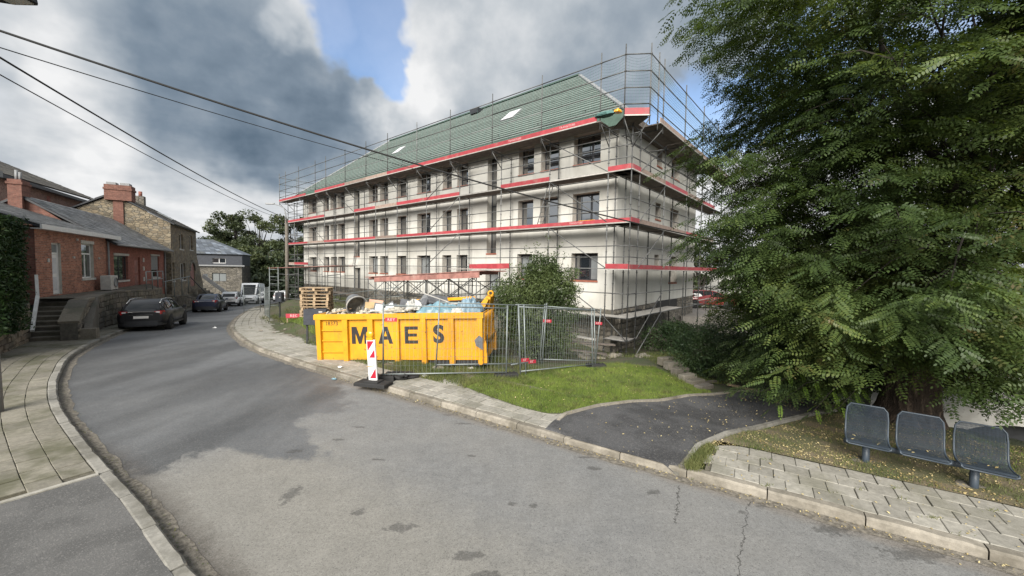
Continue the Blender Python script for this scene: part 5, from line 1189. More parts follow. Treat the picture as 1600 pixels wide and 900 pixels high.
# site litter
def bit(x, y, s, mat, label, cat, name, seed):
    o = mesh_obj(name, crumple(name, (s, s * .7, s * .45), mat, seed, 6, .4)); o.location = (x, y, g(x, y) + s * .3); return tag(o, label, cat)
bit(-4.72, 10.75 - .38, .07, M_tarp, "crushed blue bottle lying in the gutter left of the beacon", "bottle", "crushed_bottle", 1)
bit(-4.9, 11.15, .07, M_white, "white paper scrap on the paving below the M of the container", "paper", "paper_scrap", 2)
bit(-3.1, 10.6, .06, M_white, "white scrap at the foot of the striped beacon", "paper", "paper_scrap", 3)
bit(-2.3, 10.35, .08, M_offwhite, "pale scrap on the rough grass under the fence rail", "paper", "paper_scrap", 4)
bit(-1.2, 11.6, .09, M_offwhite, "white rag on the grass by the right container foot", "rag", "rag", 5)
bit(-14.6, 19.2, .09, M_white, "white scrap on the road beside the black parked car", "paper", "paper_scrap", 6)
sl2 = [(-11.2, 17.4), (-10.3, 16.9), (-9.9, 18.6), (-9.2, 16.2), (-10.2, 17.6), (-8.9, 15.9), (-11.4, 19.4), (-11.6, 20.3), (-12.4, 21.6)]
for k, (x, y) in enumerate(sl2): 
    o = bit(x, y, random.uniform(.06, .11), M_rock_grey, "pale broken slab piece lying on the grass left of the container", "debris", "slab_fragment", 30 + k); o["group"] = "pale fragments on the left grass"

# ------------------------------------------------------------------ loading canopy and ramp at the entrances
cn = thing("site_canopy", "sloping platform of reddish formwork boards on tube posts in front of the entrance", "platform", (0, 0, 0))
t0, t1, z0, z1 = 14.6, 4.4, 2.36, 2.92
for k in range(7):
    o_ = 3.1 + k * .26; m = MB(); m.beam(P(t0, o_, z0 + random.uniform(-.01, .01)), P(t1, o_, z1), .25, .045); m.build("board", M_canopy, cn)
for k in range(9):
    u = (k + .5) / 9; tt = t0 + (t1 - t0) * u; zz = z0 + (z1 - z0) * u - .09; m = MB(); m.beam(P(tt, 3.0, zz), P(tt, 4.85, zz), .09, .12); m.build("joist", M_canopy, cn)
m = MB(); m.beam(P(t0 - 1.2, 4.86, z0 - .12), P(t1, 4.86, z1 - .18), .03, .26); m.build("edge_board", M_canopy, cn)
for k in range(6):
    u = k / 5; tt = t0 - .3 + (t1 - t0 + .6) * u; zz = z0 + (z1 - z0) * u
    for o_ in (3.15, 4.75):
        p = P(tt, o_, 0); m = MB(); m.tube((p.x, p.y, g(p.x, p.y)), (p.x, p.y, zz - .05), .028, 6); m.build("post", M_galv, cn)
for k in range(5):
    ta = t0 - .3 + (t1 - t0 + .6) * k / 5; tb2 = t0 - .3 + (t1 - t0 + .6) * (k + 1) / 5; za = z0 + (z1 - z0) * k / 5; zb = z0 + (z1 - z0) * (k + 1) / 5
    for o_ in (3.15, 4.78):
        pa, pb2 = P(ta, o_, 0), P(tb2, o_, 0)
        m = MB(); m.tube((pa.x, pa.y, za - .3), (pb2.x, pb2.y, zb - 1.25), .022, 5); m.build("brace", M_galv, cn); m = MB(); m.tube((pa.x, pa.y, za - 1.25), (pb2.x, pb2.y, zb - .3), .022, 5); m.build("brace", M_galv, cn)
        m = MB(); m.tube((pa.x, pa.y, za - 1.2), (pb2.x, pb2.y, zb - 1.1), .022, 5); m.build("rail", M_galv, cn)
m = MB(); m.beam(P(7.0, 3.0, 3.12), P(4.2, 3.0, 3.18), .03, .26); m.build("upstand", M_red, cn); m = MB(); m.beam(P(6.9, 4.4, 2.98), P(4.2, 4.4, 3.02), .4, .03); m.build("loose_board", M_decksteel, cn)
rl = thing("ramp_railing", "steel railing with upright bars along the ramp under the platform", "railing", (0, 0, 0))
rp = lambda t, z: P(t, 2.6, z)
for z in (0.0, .95): m = MB(); m.tube(rp(17.2, 1.0 + z), rp(4.5, 1.45 + z), .026, 6); m.build("rail", M_galv_fence, rl)
for k in range(44):
    t_ = 17.2 - 12.7 * k / 43; zb = 1.0 + .45 * k / 43; m = MB(); m.tube(rp(t_, zb), rp(t_, zb + .95), .020 if k % 6 == 0 else .011, 4); m.build("baluster", M_galv_fence, rl)
m = MB(); m.tube(P(20, 4.4, .9), P(11, 4.6, 1.9), .024, 6); m.build("rail", M_galv_fence, rl); m = MB(); m.tube(P(20, 4.4, .45), P(11, 4.6, 1.35), .02, 6); m.build("rail", M_galv_fence, rl)
m = MB(); m.add([P(17.6, 1.2, .6), P(17.6, 2.7, .6), P(4.3, 2.7, 1.3), P(4.3, 1.2, 1.3)], [(0, 1, 2, 3)]); m.add([P(17.6, 2.7, -.6), P(4.3, 2.7, -.6), P(4.3, 2.7, 1.3), P(17.6, 2.7, .6)], [(0, 1, 2, 3)]); tag(m.build("ramp", M_rubble), kind="structure")
pf = thing("loading_platform", "grey boarded loading platform on a tube frame at the far left of the building", "platform", (0, 0, 0))
for k in range(5): m = MB(); m.beam(P(34.8, 2.1 + k * .36, 2.72), P(20.8, 2.1 + k * .36, 3.05), .34, .05); m.build("board", M_canopy if k in (1, 4) else M_deck, pf)
for k in range(7):
    tt = 34.6 - 13.6 * k / 6
    for o_ in (2.1, 3.6):
        p = P(tt, o_, 0); m = MB(); m.tube((p.x, p.y, g(p.x, p.y)), (p.x, p.y, 2.7 + .05 * k), .028, 6); m.build("post", M_galv, pf)
        if k < 6:
            for z in (.7, 1.25, 1.8, 2.4): 
                if (k + int(z * 4)) % 3: m = MB(); m.tube(P(tt, o_, z - .2), P(tt - 13.6 / 6, o_, z - .15 + random.uniform(-.1, .1)), .022, 5); m.build("rail", M_galv, pf)
for k in range(10):
    m = MB(); a = random.uniform(22, 33); m.tube(P(a, 4.0 + random.uniform(0, .9), .2 + k * .04), P(a - random.uniform(2, 4), 4.0 + random.uniform(0, .9), .3 + k * .06), .026, 6); o = m.build("loose_tube", M_galv); tag(o, "loose scaffold tube in the pile below the far loading platform", "tube", "scaffold tubes in the pile")
m = MB(); m.beam(P(24.5, 3.6, 1.15), P(18.8, 3.3, .95), .5, .06); tag(m.build("plank", M_deck), "grey scaffold plank lying behind the pallet stack", "plank")

# ------------------------------------------------------------------ seat on the verge
bn = thing("bench", "blue grey steel bench of three mesh seats on one beam under the tree", "bench", (0, 0, 0))
bl, br = Vector((5.56, 5.99, .10)), Vector((6.44, 5.30, .10)); bd = (br - bl); bd.z = 0; bd.normalize(); bo = Vector((-bd.y, bd.x, 0)); bo = bo if bo.y < 0 else -bo     # bo: towards the road
BZ = .40; b0 = bl - bd * .27; b1 = br + bd * .34
for p in (bl, br):
    m = MB(); m.tube((p.x, p.y, -.02), (p.x, p.y, BZ), .048, 12); m.build("leg", M_bench, bn)
    m = MB(); m.lathe([(0, .02), (.17, .02), (.19, -.02), (.19, -.08)], 14, 0, Matrix.Translation((p.x, p.y, .11)) @ Matrix.Rotation(R(5), 4, 'X')); m.build("footing", M_kerb, bn)
m = MB(); m.tube((b0.x, b0.y, BZ), (b1.x, b1.y, BZ), .042, 12); m.build("beam", M_bench, bn)
def seat(cx):
    # side profile: seat pan from the front edge back, then up the backrest (u forward, z up)
    prof = [(.26, .025), (.275, .05), (.25, .065), (.12, .045), (-.02, .045), (-.10, .07), (-.145, .13), (-.17, .22), (-.19, .34), (-.21, .47), (-.22, .53)]
    W_ = .50; c = b0 + bd * cx; base = Vector((c.x, c.y, BZ + .03))
    pt = lambda w_, u, z: base + bd * w_ + bo * u + Vector((0, 0, z))
    def half(i):
        if i >= len(prof) - 2: return W_ / 2 - (.012 if i == len(prof) - 2 else .055)
        return W_ / 2 - (.03 if i == 0 else 0)
    s = thing("seat", None, None); s.parent = bn
    fr = MB(); loop = [pt(-half(i), *prof[i]) for i in range(len(prof))] + [pt(half(i), *prof[i]) for i in range(len(prof) - 1, -1, -1)]; loop.append(loop[0]); fr.path(loop, .0125, 8, 0, False); fr.build("seat_frame", M_bench, s)
    # wire mesh: fine rods down the profile, cross rods behind
    ms = MB(); n = 42
    for k in range(1, n):
        w_ = -W_ / 2 + W_ * k / n; pts = [pt(max(-half(i), min(half(i), w_)), *prof[i]) for i in range(len(prof))]; ms.path(pts, .0042, 3, 0, False)
    for i in range(1, 26):
        f = i / 26 * (len(prof) - 1); k = int(f); e = f - k; u = prof[k][0] * (1 - e) + prof[k + 1][0] * e; z = prof[k][1] * (1 - e) + prof[k + 1][1] * e; h_ = half(k) * (1 - e) + half(k + 1) * e
        ms.tube(pt(-h_, u - .004, z), pt(h_, u - .004, z), .0028, 3, 0, None, False)
    tag(ms.build("seat_mesh", M_bench, s), kind="stuff")
    br_ = MB(); br_.beam(pt(0, -.06, .03), pt(0, .12, .03), .12, .03); br_.build("bracket", M_dark, s)
    P_ = np.array([tuple(pt(random.uniform(-.19, .19), random.uniform(-.08, .2), .062)) for _ in range(random.randrange(5, 9))]); lo = mesh_obj("fallen_leaves", np_mesh("fallen_leaves", leaf_quads(P_, .045, .5, 4.0, .4), 4, M_litter)); tag(lo, kind="stuff")
tot = (b1 - b0).length
for cx in (.27, tot / 2, tot - .27): seat(cx)
# ------------------------------------------------------------------ the big robinia behind the seat
TB = Vector((8.2, 7.95, .02)); TC = Vector((8.4, 8.1, 0))
def crownR(z, az):
    r = np.interp(z, [.2, 1.0, 1.8, 3.0, 4.3, 6.0, 7.8, 9.5, 11.5, 13.2], [2.1, 2.8, 3.2, 3.6, 3.8, 3.6, 3.75, 3.8, 3.1, 1.0])
    return r * (1 + .10 * np.sin(3 * az + 1.3 * z) + .07 * np.sin(5 * az - 2.1 * z + 1))
tree = thing("robinia_tree", "large leafy robinia tree with feathery leaves behind the blue bench", "tree", tuple(TB))
tinv = Matrix.Translation(-TB)
def tpart(o): o.parent = tree; o.matrix_parent_inverse = tinv; return o
m = MB(); pts = []; rad = []
for k in range(15):
    u = k / 14; pts.append(TB + Vector((.10 * math.sin(3 * u), .06 * math.sin(4 * u + 1), -.15 + 3.1 * u))); rad.append(.44 + .26 * max(0, 1 - u * 5) ** 2 - .08 * u + .02 * math.sin(9 * u))
b0_ = len(m.v); m.path(pts, rad, 22)
for i in range(b0_, len(m.v)):      # ridged, buttressed bark
    k = (i - b0_) // 22; c = pts[min(k, 14)]; v = Vector(m.v[i]); d = v - c; an = math.atan2(d.y, d.x); m.v[i] = tuple(c + d * (1 + .07 * math.sin(5 * an + k * .25) + .05 * math.sin(11 * an - k * .4)))
tpart(m.build("trunk", M_bark))
limbs = []; m = MB(); rt_ = random.Random(12)
def limb(p0, d, L, r0, depth):
    pts = [Vector(p0)]; rad = [r0]; n = 7; d = Vector(d).normalized(); p = Vector(p0)
    for k in range(1, n + 1):
        d = (d + Vector((rt_.uniform(-.16, .16), rt_.uniform(-.16, .16), rt_.uniform(-.06, .12)))).normalized(); p = p + d * L / n; pts.append(p.copy()); rad.append(r0 * (1 - .8 * k / n))
    m.path(pts, rad, 7 if depth < 2 else 5); limbs.extend(pts[1:])
    if depth < 2:
        for k in range(3 if depth == 0 else 2):
            i = rt_.randrange(2, n); a = rt_.uniform(0, 6.28); dd = (d + Vector((math.cos(a) * .9, math.sin(a) * .9, rt_.uniform(-.3, .45)))).normalized(); limb(pts[i], dd, L * rt_.uniform(.5, .7), rad[i] * .65, depth + 1)
for k in range(12):
    a = 6.28 * k / 12 + rt_.uniform(-.25, .25); zz = rt_.uniform(1.3, 2.9) if k % 3 else 1.5; el = rt_.uniform(.15, 1.2) if k % 2 else rt_.uniform(1.0, 2.6)
    limb(TB + Vector((.1, .0, zz)), (math.cos(a), math.sin(a), el), rt_.uniform(2.4, 3.2) if el < 1.2 else rt_.uniform(3.5, 6), .07 if el < 1.2 else .095, 0)
limb(TB + Vector((.1, 0, 2.6)), (.05, .1, 1), 8, .19, 0)
# boughs: clouds of sprays of pinnate leaves, denser towards the crown's skin, with gaps between
NB = 560; cen = []; nb = 0
while nb < NB:
    z = rng.uniform(.3, 12.8) if rng.random() < .16 else rng.uniform(.4, 8.9); az = rng.uniform(-math.pi, math.pi); u = .15 + .85 * rng.random() ** .40
    r_ = crownR(z, az) * u; x = TC.x + r_ * math.cos(az); y = TC.y + r_ * math.sin(az)
    facing = math.cos(az - math.atan2(-TC.y, -TC.x))          # 1 towards the street corner
    low = 1.52 if facing > .25 else (1.3 if facing > -.1 else .6)
    if az > 2.2 or az < -2.9: low = .6 + 1.2 * max(0, facing - .55)
    if z < low or (z > 9.4 and rng.random() < .35): continue
    nb += 1; sz = rng.uniform(.55, .95)
    for k in range(int(rng.integers(8, 12))):
        d = rng.normal(size=3); d /= np.linalg.norm(d); d[2] = d[2] * .9 + .05; q = np.array([x, y, z]) + d * np.array([sz, sz, sz * .8]) * (.35 + .65 * rng.random() ** .5)
        if q[2] < low - .25: continue
        if rng.random() < .22: q = q + rng.normal(size=3) * .5; q[2] = max(q[2], low)
        cen.append((q[0], q[1], q[2], math.atan2(d[1] * .7 + math.sin(az) * .6, d[0] * .7 + math.cos(az) * .6), u))
cen = np.array(cen)
LPT = np.array([tuple(p) for p in limbs])
# one pinnate leaf: leaflet pairs along a drooping midrib
def pinnate(npair=8, L=.27, seed=0, pts6=False):
    r2 = np.random.default_rng(seed); V = []
    for i in range(npair * 2 + 1):
        k = i // 2; s = (k + 1) / (npair + .6); side = 1 if i % 2 else -1; x = L * (.12 + .88 * s); droop = -.10 * L * (x / L) ** 2 * 2.2; ll = (.068 if npair < 7 else .054) * (1 - .35 * abs(s - .5)) * (L / .30) * r2.uniform(.85, 1.1); w_ = ll * .54
        a = side * r2.uniform(1.05, 1.35) if i < npair * 2 else 0.0; ca_, sa_ = math.cos(a), math.sin(a); tip = -.25 * ll + r2.uniform(-.2, .2) * ll
        prof = [(0, 0), (.30, .5), (.72, .46), (1, 0), (.72, -.46), (.30, -.5)] if pts6 else [(0, 0), (.5, .52), (1, 0), (.5, -.52)]
        for (u, v) in prof: V.append((x + (u * ca_ * ll - v * sa_ * w_), (u * sa_ * ll + v * ca_ * w_), droop + tip * u + (0.10 * ll if abs(v) > .3 else 0)))
    return np.array(V)
LEAF = [pinnate(5, .30, s) for s in range(4)]; nv = len(LEAF[0])
pos = []; fr = []; 
for (x, y, z, az, u) in cen:
    n = int(rng.integers(12, 18)); out = np.array([math.cos(az), math.sin(az), 0]); a2 = rng.normal() * .8
    d = np.array([math.cos(az + a2), math.sin(az + a2), rng.uniform(-.55, .10)]); d /= np.linalg.norm(d); Ls = rng.uniform(.45, .85)
    side = np.cross(d, [0, 0, 1]); side /= np.linalg.norm(side)
    for k in range(n):
        s = (k + .5) / n; sg = 1 if k % 2 else -1; p = np.array([x, y, z]) + d * Ls * (s - .35) + np.array([0, 0, -.18 * Ls * s * s])
        ld = d * (.35 + .5 * s) + side * sg * rng.uniform(.5, 1.0) + np.array([0, 0, rng.uniform(-.50, .12)]); ld /= np.linalg.norm(ld)
        nz = np.array([0, 0, .75]) + out * .45 + rng.normal(size=3) * .38; ly = np.cross(nz, ld); ly /= np.linalg.norm(ly); lz = np.cross(ld, ly); pos.append(p); fr.append(np.stack([ld, ly, lz]))
pos = np.array(pos); fr = np.array(fr)
dist = np.linalg.norm(pos - np.array([0, 0, 3.05]), axis=1)
vx = 800 + 613 * pos[:, 0] / np.maximum(pos[:, 1], .1); vy = 420 - 613 * (pos[:, 2] - 3.05) / np.maximum(pos[:, 1], .1)
inview = (vx < 1610) & (vy > -20) & (vy < 900)
hero = np.argsort(np.where(inview, dist, 1e9))[:255]; mask = np.ones(len(pos), bool); mask[hero] = False
which = rng.integers(0, 4, len(pos)); sc_ = rng.uniform(.75, 1.15, len(pos)); Vs = []
for k in range(4):
    i = np.where(mask & (which == k))[0]; V = np.einsum('vj,njd->nvd', LEAF[k], fr[i]) * sc_[i][:, None, None] + pos[i][:, None, :]; Vs.append(V.reshape(-1, 3))
cr = tpart(mesh_obj("crown", np_mesh("crown", np.concatenate(Vs), 4, M_robinia))); cr["kind"] = "stuff"
hm = [np_mesh("leaf", pinnate(8, .30, 20 + s, True), 6, M_robinia) for s in range(4)] + [np_mesh("leaf", pinnate(8, .28, 30 + s, True), 6, M_robinia_young) for s in range(2)]
for j, i in enumerate(hero):
    o = mesh_obj("leaf", hm[j % 4]); f = fr[i] * sc_[i]; p = pos[i]
    o.parent = tree; o.matrix_basis = tinv @ Matrix(((f[0][0], f[1][0], f[2][0], p[0]), (f[0][1], f[1][1], f[2][1], p[1]), (f[0][2], f[1][2], f[2][2], p[2]), (0, 0, 0, 1)))
# twigs tie every spray back to the nearest limb
for (x, y, z, az, u) in cen[::7]:
    q = np.array([x, y, z]); d = np.linalg.norm(LPT - q - np.array([0, 0, -.3]), axis=1); k = int(np.argmin(d)); a = Vector(LPT[k]); b_ = Vector(q)
    if (a - b_).length < 1.2: mid = a.lerp(b_, .5) + Vector((0, 0, .12 * (a - b_).length)); m.path([a, mid, b_], [.014, .009, .004], 3, 0, False)
tpart(m.build("branches", M_barkplain))
# low young shoots on the path side
tw = MB(); jj = 0
for (a, b_) in [((6.7, 8.0, .95), (5.15, 7.55, .42)), ((6.9, 7.8, .9), (5.75, 7.35, .40)), ((6.6, 8.3, 1.0), (5.3, 8.1, .55)), ((7.1, 7.6, .85), (6.2, 7.3, .5))]:
    a, b_ = Vector(a), Vector(b_); mid = a.lerp(b_, .5) + Vector((0, 0, .16)); tw.path([a, mid, b_], [.012, .008, .004], 4)
    for k in range(9):
        u = .25 + .75 * k / 8; p = a.lerp(mid, u * 2) if u < .5 else mid.lerp(b_, u * 2 - 1); sg = 1 if k % 2 else -1; dd = (b_ - a).normalized(); sd2 = Vector((-dd.y, dd.x, 0)) * sg
        ld = np.array((dd * .5 + sd2 * random.uniform(.5, .9) + Vector((0, 0, random.uniform(-.6, -.1)))).normalized()); ly = np.cross([0, 0, 1.], ld); ly /= np.linalg.norm(ly); lz = np.cross(ld, ly); jj += 1
        o = mesh_obj("leaf", hm[(4 + jj % 2) if jj % 3 else jj % 4]); o.parent = tree; o.matrix_basis = tinv @ Matrix(((ld[0], ly[0], lz[0], p[0]), (ld[1], ly[1], lz[1], p[1]), (ld[2], ly[2], lz[2], p[2]), (0, 0, 0, 1)))
tpart(tw.build("low_twigs", M_barkplain))

# ------------------------------------------------------------------ shrubs, hedge and other greenery
def blob_points(n, c, r, shell=.5, lumps=5, seed=1, floor_=None):
    r2 = np.random.default_rng(seed); d = r2.normal(size=(n, 3)); d /= np.linalg.norm(d, axis=1)[:, None]
    q = 1 + .16 * np.sin(lumps * d[:, 0] * 2 + seed) + .14 * np.sin(lumps * d[:, 1] * 2.3 + 2 * seed) + .13 * np.sin(lumps * d[:, 2] * 2.6 + 3 * seed)
    u = 1 - shell * r2.random(n) ** 1.6; P_ = d * (u * q)[:, None] * np.array(r) + np.array(c)
    return P_ if floor_ is None else P_[P_[:, 2] > floor_]
def shrub(name, label, cat, base, blobs_, n, leaf, mat, shoots=(), aspect=.42, stem=True, group=None):
    t = thing(name, label, cat, tuple(base), 0, group); inv = Matrix.Translation(-Vector(base)); Ps = []
    for k, (c, r, w_) in enumerate(blobs_): Ps.append(blob_points(int(n * w_), c, r, .55, 4, k + int(abs(base[0]) * 7) % 9 + 1, base[2] + .05))
    mm = MB(); rr = random.Random(4)
    for k in range(14):
        c, r, w_ = blobs_[k % len(blobs_)]; e = Vector(c) + Vector((rr.uniform(-.6, .6) * r[0], rr.uniform(-.6, .6) * r[1], rr.uniform(-.2, .7) * r[2])); b_ = Vector(base) + Vector((rr.uniform(-.15, .15), rr.uniform(-.15, .15), 0)); mm.path([b_, b_.lerp(e, .5) + Vector((rr.uniform(-.15, .15), rr.uniform(-.15, .15), .1)), e], [.03, .02, .006], 5)
    for (tx, ty, tz) in shoots:
        e = Vector((tx, ty, tz)); b_ = Vector(base).lerp(e, .55) + Vector((0, 0, .2)); mm.path([b_, b_.lerp(e, .5) + Vector((.05, 0, .05)), e], [.014, .010, .004], 4)
        k = 26; s = np.random.default_rng(int(tz * 1000)).random(k); pp = np.array(b_)[None] * (1 - s)[:, None] + np.array(e)[None] * s[:, None] + rng.normal(size=(k, 3)) * .05; Ps.append(pp)
        c = rng.normal(size=(16, 3)) * .09 + np.array(e); Ps.append(c)
    Pn = np.concatenate(Ps); o = mesh_obj("foliage", np_mesh("foliage", leaf_quads(Pn, leaf, aspect, .5, .4), 4, mat)); o.parent = t; o.matrix_parent_inverse = inv; o["kind"] = "stuff"
    o = mm.build("stems", M_barkplain); o.parent = t; o.matrix_parent_inverse = inv; return t
sx, sy = .95, 14.5
shrub("bush", "tall grey green bush behind the fence panel, against the cream building", "bush", (sx, sy, g(sx, sy)),
      [((sx - .1, sy, 1.55), (1.5, 1.2, 1.2), .36), ((sx - .75, sy - .1, 1.95), (.9, .8, .8), .14), ((sx + .55, sy, 2.35), (.95, .8, .85), .22), ((sx + .15, sy, 2.9), (.75, .6, .65), .14), ((sx + .2, sy, .5), (1.3, 1.0, .8), .14)], 46000, .085, M_shrub,
      [(sx - .45, sy, 3.75), (sx - .1, sy + .1, 3.9), (sx + .35, sy, 4.15), (sx + .75, sy, 3.9), (sx + .95, sy, 3.55), (sx + .2, sy, 3.6), (sx - .95, sy, 3.1), (sx - 1.15, sy, 2.95), (sx - .6, sy, 3.2), (sx + 1.2, sy, 3.1), (sx - .2, sy, 3.3), (sx + .55, sy, 3.4)])
x_, y_ = 6.35, 12.3
shrub("shrub", "low dark spreading shrub beside the stone steps", "shrub", (x_, y_, g(x_, y_)), [((x_, y_, .55), (1.25, 1.1, .95), .45), ((x_ + .5, y_ + .3, .85), (.95, .8, .75), .3), ((x_ - .55, y_ - .1, .55), (.8, .7, .75), .25)], 20000, .075, M_shrubdark, [], .32)
for k, (x_, y_, h_, w_, lab) in enumerate([(9.2, 13.8, 2.2, 1.5, "green shrub behind the low dark shrub, under the tree"), (11.5, 15.5, 2.4, 1.9, "rounded shrub with pale flecks beyond the tree trunk"), (7.9, 19.5, 1.3, 1.3, "leafy shrub at the foot of the far scaffold corner"), (14.5, 13.2, 2.2, 2.0, "bushy shrub behind the whitewashed wall"), (8.7, 11.2, .9, 1.0, "small shrub at the edge of the dark path below the tree")]):
    z_ = g(x_, y_); shrub("shrub", lab, "shrub", (x_, y_, z_), [((x_, y_, z_ + h_ * .5), (w_, w_ * .9, h_ * .55), .6), ((x_ + .4, y_, z_ + h_ * .8), (w_ * .6, w_ * .6, h_ * .4), .4)], 9000, .10, M_shrub if k % 2 else M_shrubdark, [], .5)
# conifer hedge above the left wall
hg = thing("hedge", "dense dark conifer hedge on top of the stone wall at the left edge", "hedge", (-17.0, 11.9, 1.0))
n = 60000; hl = [(-15.45, 12.1), (-16.95, 10.85), (-19.5, 9.4), (-23, 7.4)]; u = rng.random(n) ** .9 * 3; k = np.minimum(u.astype(int), 2); f = u - k; H = np.array(hl); C_ = H[k] * (1 - f)[:, None] + H[k + 1] * f[:, None]
dirv = H[k + 1] - H[k]; dirv /= np.linalg.norm(dirv, axis=1)[:, None]; nv_ = np.stack([-dirv[:, 1], dirv[:, 0]], 1)
zz = .8 + 3.45 * rng.random(n) ** .8; wob = .12 * np.sin(zz * 4 + u * 7) + .10 * np.sin(u * 17 + zz * 2) + .06 * np.sin(u * 41 - zz * 9); ww = (.80 + wob) * np.where(rng.random(n) < .75, np.sign(rng.random(n) - .5), rng.uniform(-1, 1, n)) * (1 - .12 * rng.random(n)); topm = rng.random(n) < .2; zz = np.where(topm, 4.15 + .14 * np.sin(u * 13) + .08 * rng.normal(size=n), zz); ww = np.where(topm, rng.uniform(-.75, .75, n), ww)
endm = rng.random(n) < .10; C_ = np.where(endm[:, None], H[0] + rng.normal(size=(n, 2)) * .06, C_); ww = np.where(endm, rng.uniform(-.8, .8, n), ww)
Pn = np.stack([C_[:, 0] + nv_[:, 0] * ww, C_[:, 1] + nv_[:, 1] * ww, zz], 1)
o = mesh_obj("foliage", np_mesh("foliage", leaf_quads(Pn, .13, .34, .2, .4), 4, M_hedge)); o.parent = hg; o.matrix_parent_inverse = Matrix.Translation((17.0, -11.9, -1.0)); o["kind"] = "stuff"
m = MB()
for k in range(3):
    a, b_ = Vector((*hl[k], 0)), Vector((*hl[k + 1], 0)); m.beam(a + Vector((0, 0, 2.4)) + (b_ - a).normalized() * .3, b_ + Vector((0, 0, 2.4)), 1.05, 3.0)
o = m.build("inner_twigs", M_barkplain); o.parent = hg; o.matrix_parent_inverse = Matrix.Translation((17.0, -11.9, -1.0))
# trees beyond the bend and behind the building
def far_tree(x, y, z0, h, r, label, n, leaf, mat, seed, group, sparse=.55):
    t = thing("tree", label, "tree", (x, y, z0), 0, group); r2 = np.random.default_rng(seed); mm = MB(); inv = Matrix.Translation((-x, -y, -z0))
    mm.path([(x, y, z0 - .5), (x + .2, y, z0 + h * .3), (x, y, z0 + h * .6), (x + .1, y, z0 + h * .9)], [h * .024, h * .018, h * .012, .03], 7); Ps = []
    for k in range(26):
        a = r2.uniform(0, 6.28); zz = z0 + h * r2.uniform(.34, .97); u = r2.random() ** .5; rr = r * u * math.sqrt(max(.1, 1 - ((zz - z0) / h - .55) ** 2 * 3.0)); c = np.array([x + rr * math.cos(a), y + rr * math.sin(a), zz]); mm.path([(x, y, z0 + h * r2.uniform(.25, .6)), tuple((c + np.array([x, y, zz - h * .1])) / 2), tuple(c)], [.09, .05, .02], 4)
        m_ = int(n / 26); d = r2.normal(size=(m_, 3)); d /= np.linalg.norm(d, axis=1)[:, None]; s = r * r2.uniform(.20, .36); Ps.append(c + d * (1 - sparse * r2.random(m_) ** 1.2)[:, None] * np.array([s, s, s * .62]))
    o = mesh_obj("crown", np_mesh("crown", leaf_quads(np.concatenate(Ps), leaf, .6, .5, .5), 4, mat)); o.parent = t; o.matrix_parent_inverse = inv; o["kind"] = "stuff"
    o = mm.build("trunk", M_barkplain); o.parent = t; o.matrix_parent_inverse = inv
for k, (x, y, h, r, lab) in enumerate([(-60.5, 86, 18.5, 6.0, "tall open crowned tree left of the others beyond the bend"), (-54.0, 84, 18.8, 6.5, "tall loose tree in the middle beyond the parked van"), (-48.5, 86, 18.5, 5.6, "tall tree showing through the left end of the scaffolding"), (-66, 90, 14.5, 5.5, "lower tree behind the dark slate house roof"), (-43.0, 88, 16, 6, "tree behind the left corner of the scaffolded building"), (-57.5, 76, 11.5, 5.6, "dense lower tree in front of the tall trees"), (-50.0, 74, 11.0, 5.2, "dense tree just beyond the white van"), (-43.5, 70, 11, 5.0, "dense tree beside the lamp post beyond the bend"), (-64.5, 80, 10.0, 4.6, "small tree right behind the slate roofed house")]):
    far_tree(x, y, -4.6, h, r, lab, 7500 if k < 5 else 6500, .42, M_fartree, 40 + k, "trees beyond the bend", .6)
for k, (x, y, h, r, lab) in enumerate([(20.5, 43, 10.5, 5.0, "green tree behind the right end of the building"), (27, 40, 10.0, 5.5, "broad tree seen through the robinia, beyond the red car"), (34, 34, 10, 5.5, "tree far right beyond the whitewashed wall")]):
    far_tree(x, y, -4.5, h, r, lab, 6500, .36, M_fartree, 60 + k, "trees behind the building", .6)
# wooded slope closing the view down the street and behind
def wood(name, pts, n, leaf, h, seed):
    r2 = np.random.default_rng(seed); A = np.array(pts); k = r2.integers(0, len(A) - 1, n); f = r2.random(n); C_ = A[k] * (1 - f)[:, None] + A[k + 1] * f[:, None]
    bump = 1 + .22 * np.sin(C_[:, 0] * .35) + .18 * np.sin(C_[:, 0] * .83 + 1) ; z = -6 + (h + 6) * bump * r2.random(n) ** .7; P_ = np.stack([C_[:, 0] + r2.normal(size=n) * 3, C_[:, 1] + r2.normal(size=n) * 3, z], 1)
    tag(mesh_obj(name, np_mesh(name, leaf_quads(P_, leaf, .65, .3, .5), 4, M_farwood)), kind="stuff")
wood("wooded_slope", [(-110, 96), (-75, 102), (-50, 104), (-20, 108)], 26000, 1.05, 4.6, 1)
wood("wooded_slope", [(-72, 78), (-56, 72), (-40, 70), (-32, 80)], 15000, .62, 3.6, 3)
wood("wooded_slope", [(10, 66), (40, 62), (75, 48), (90, 20)], 16000, 1.0, 4.5, 2)
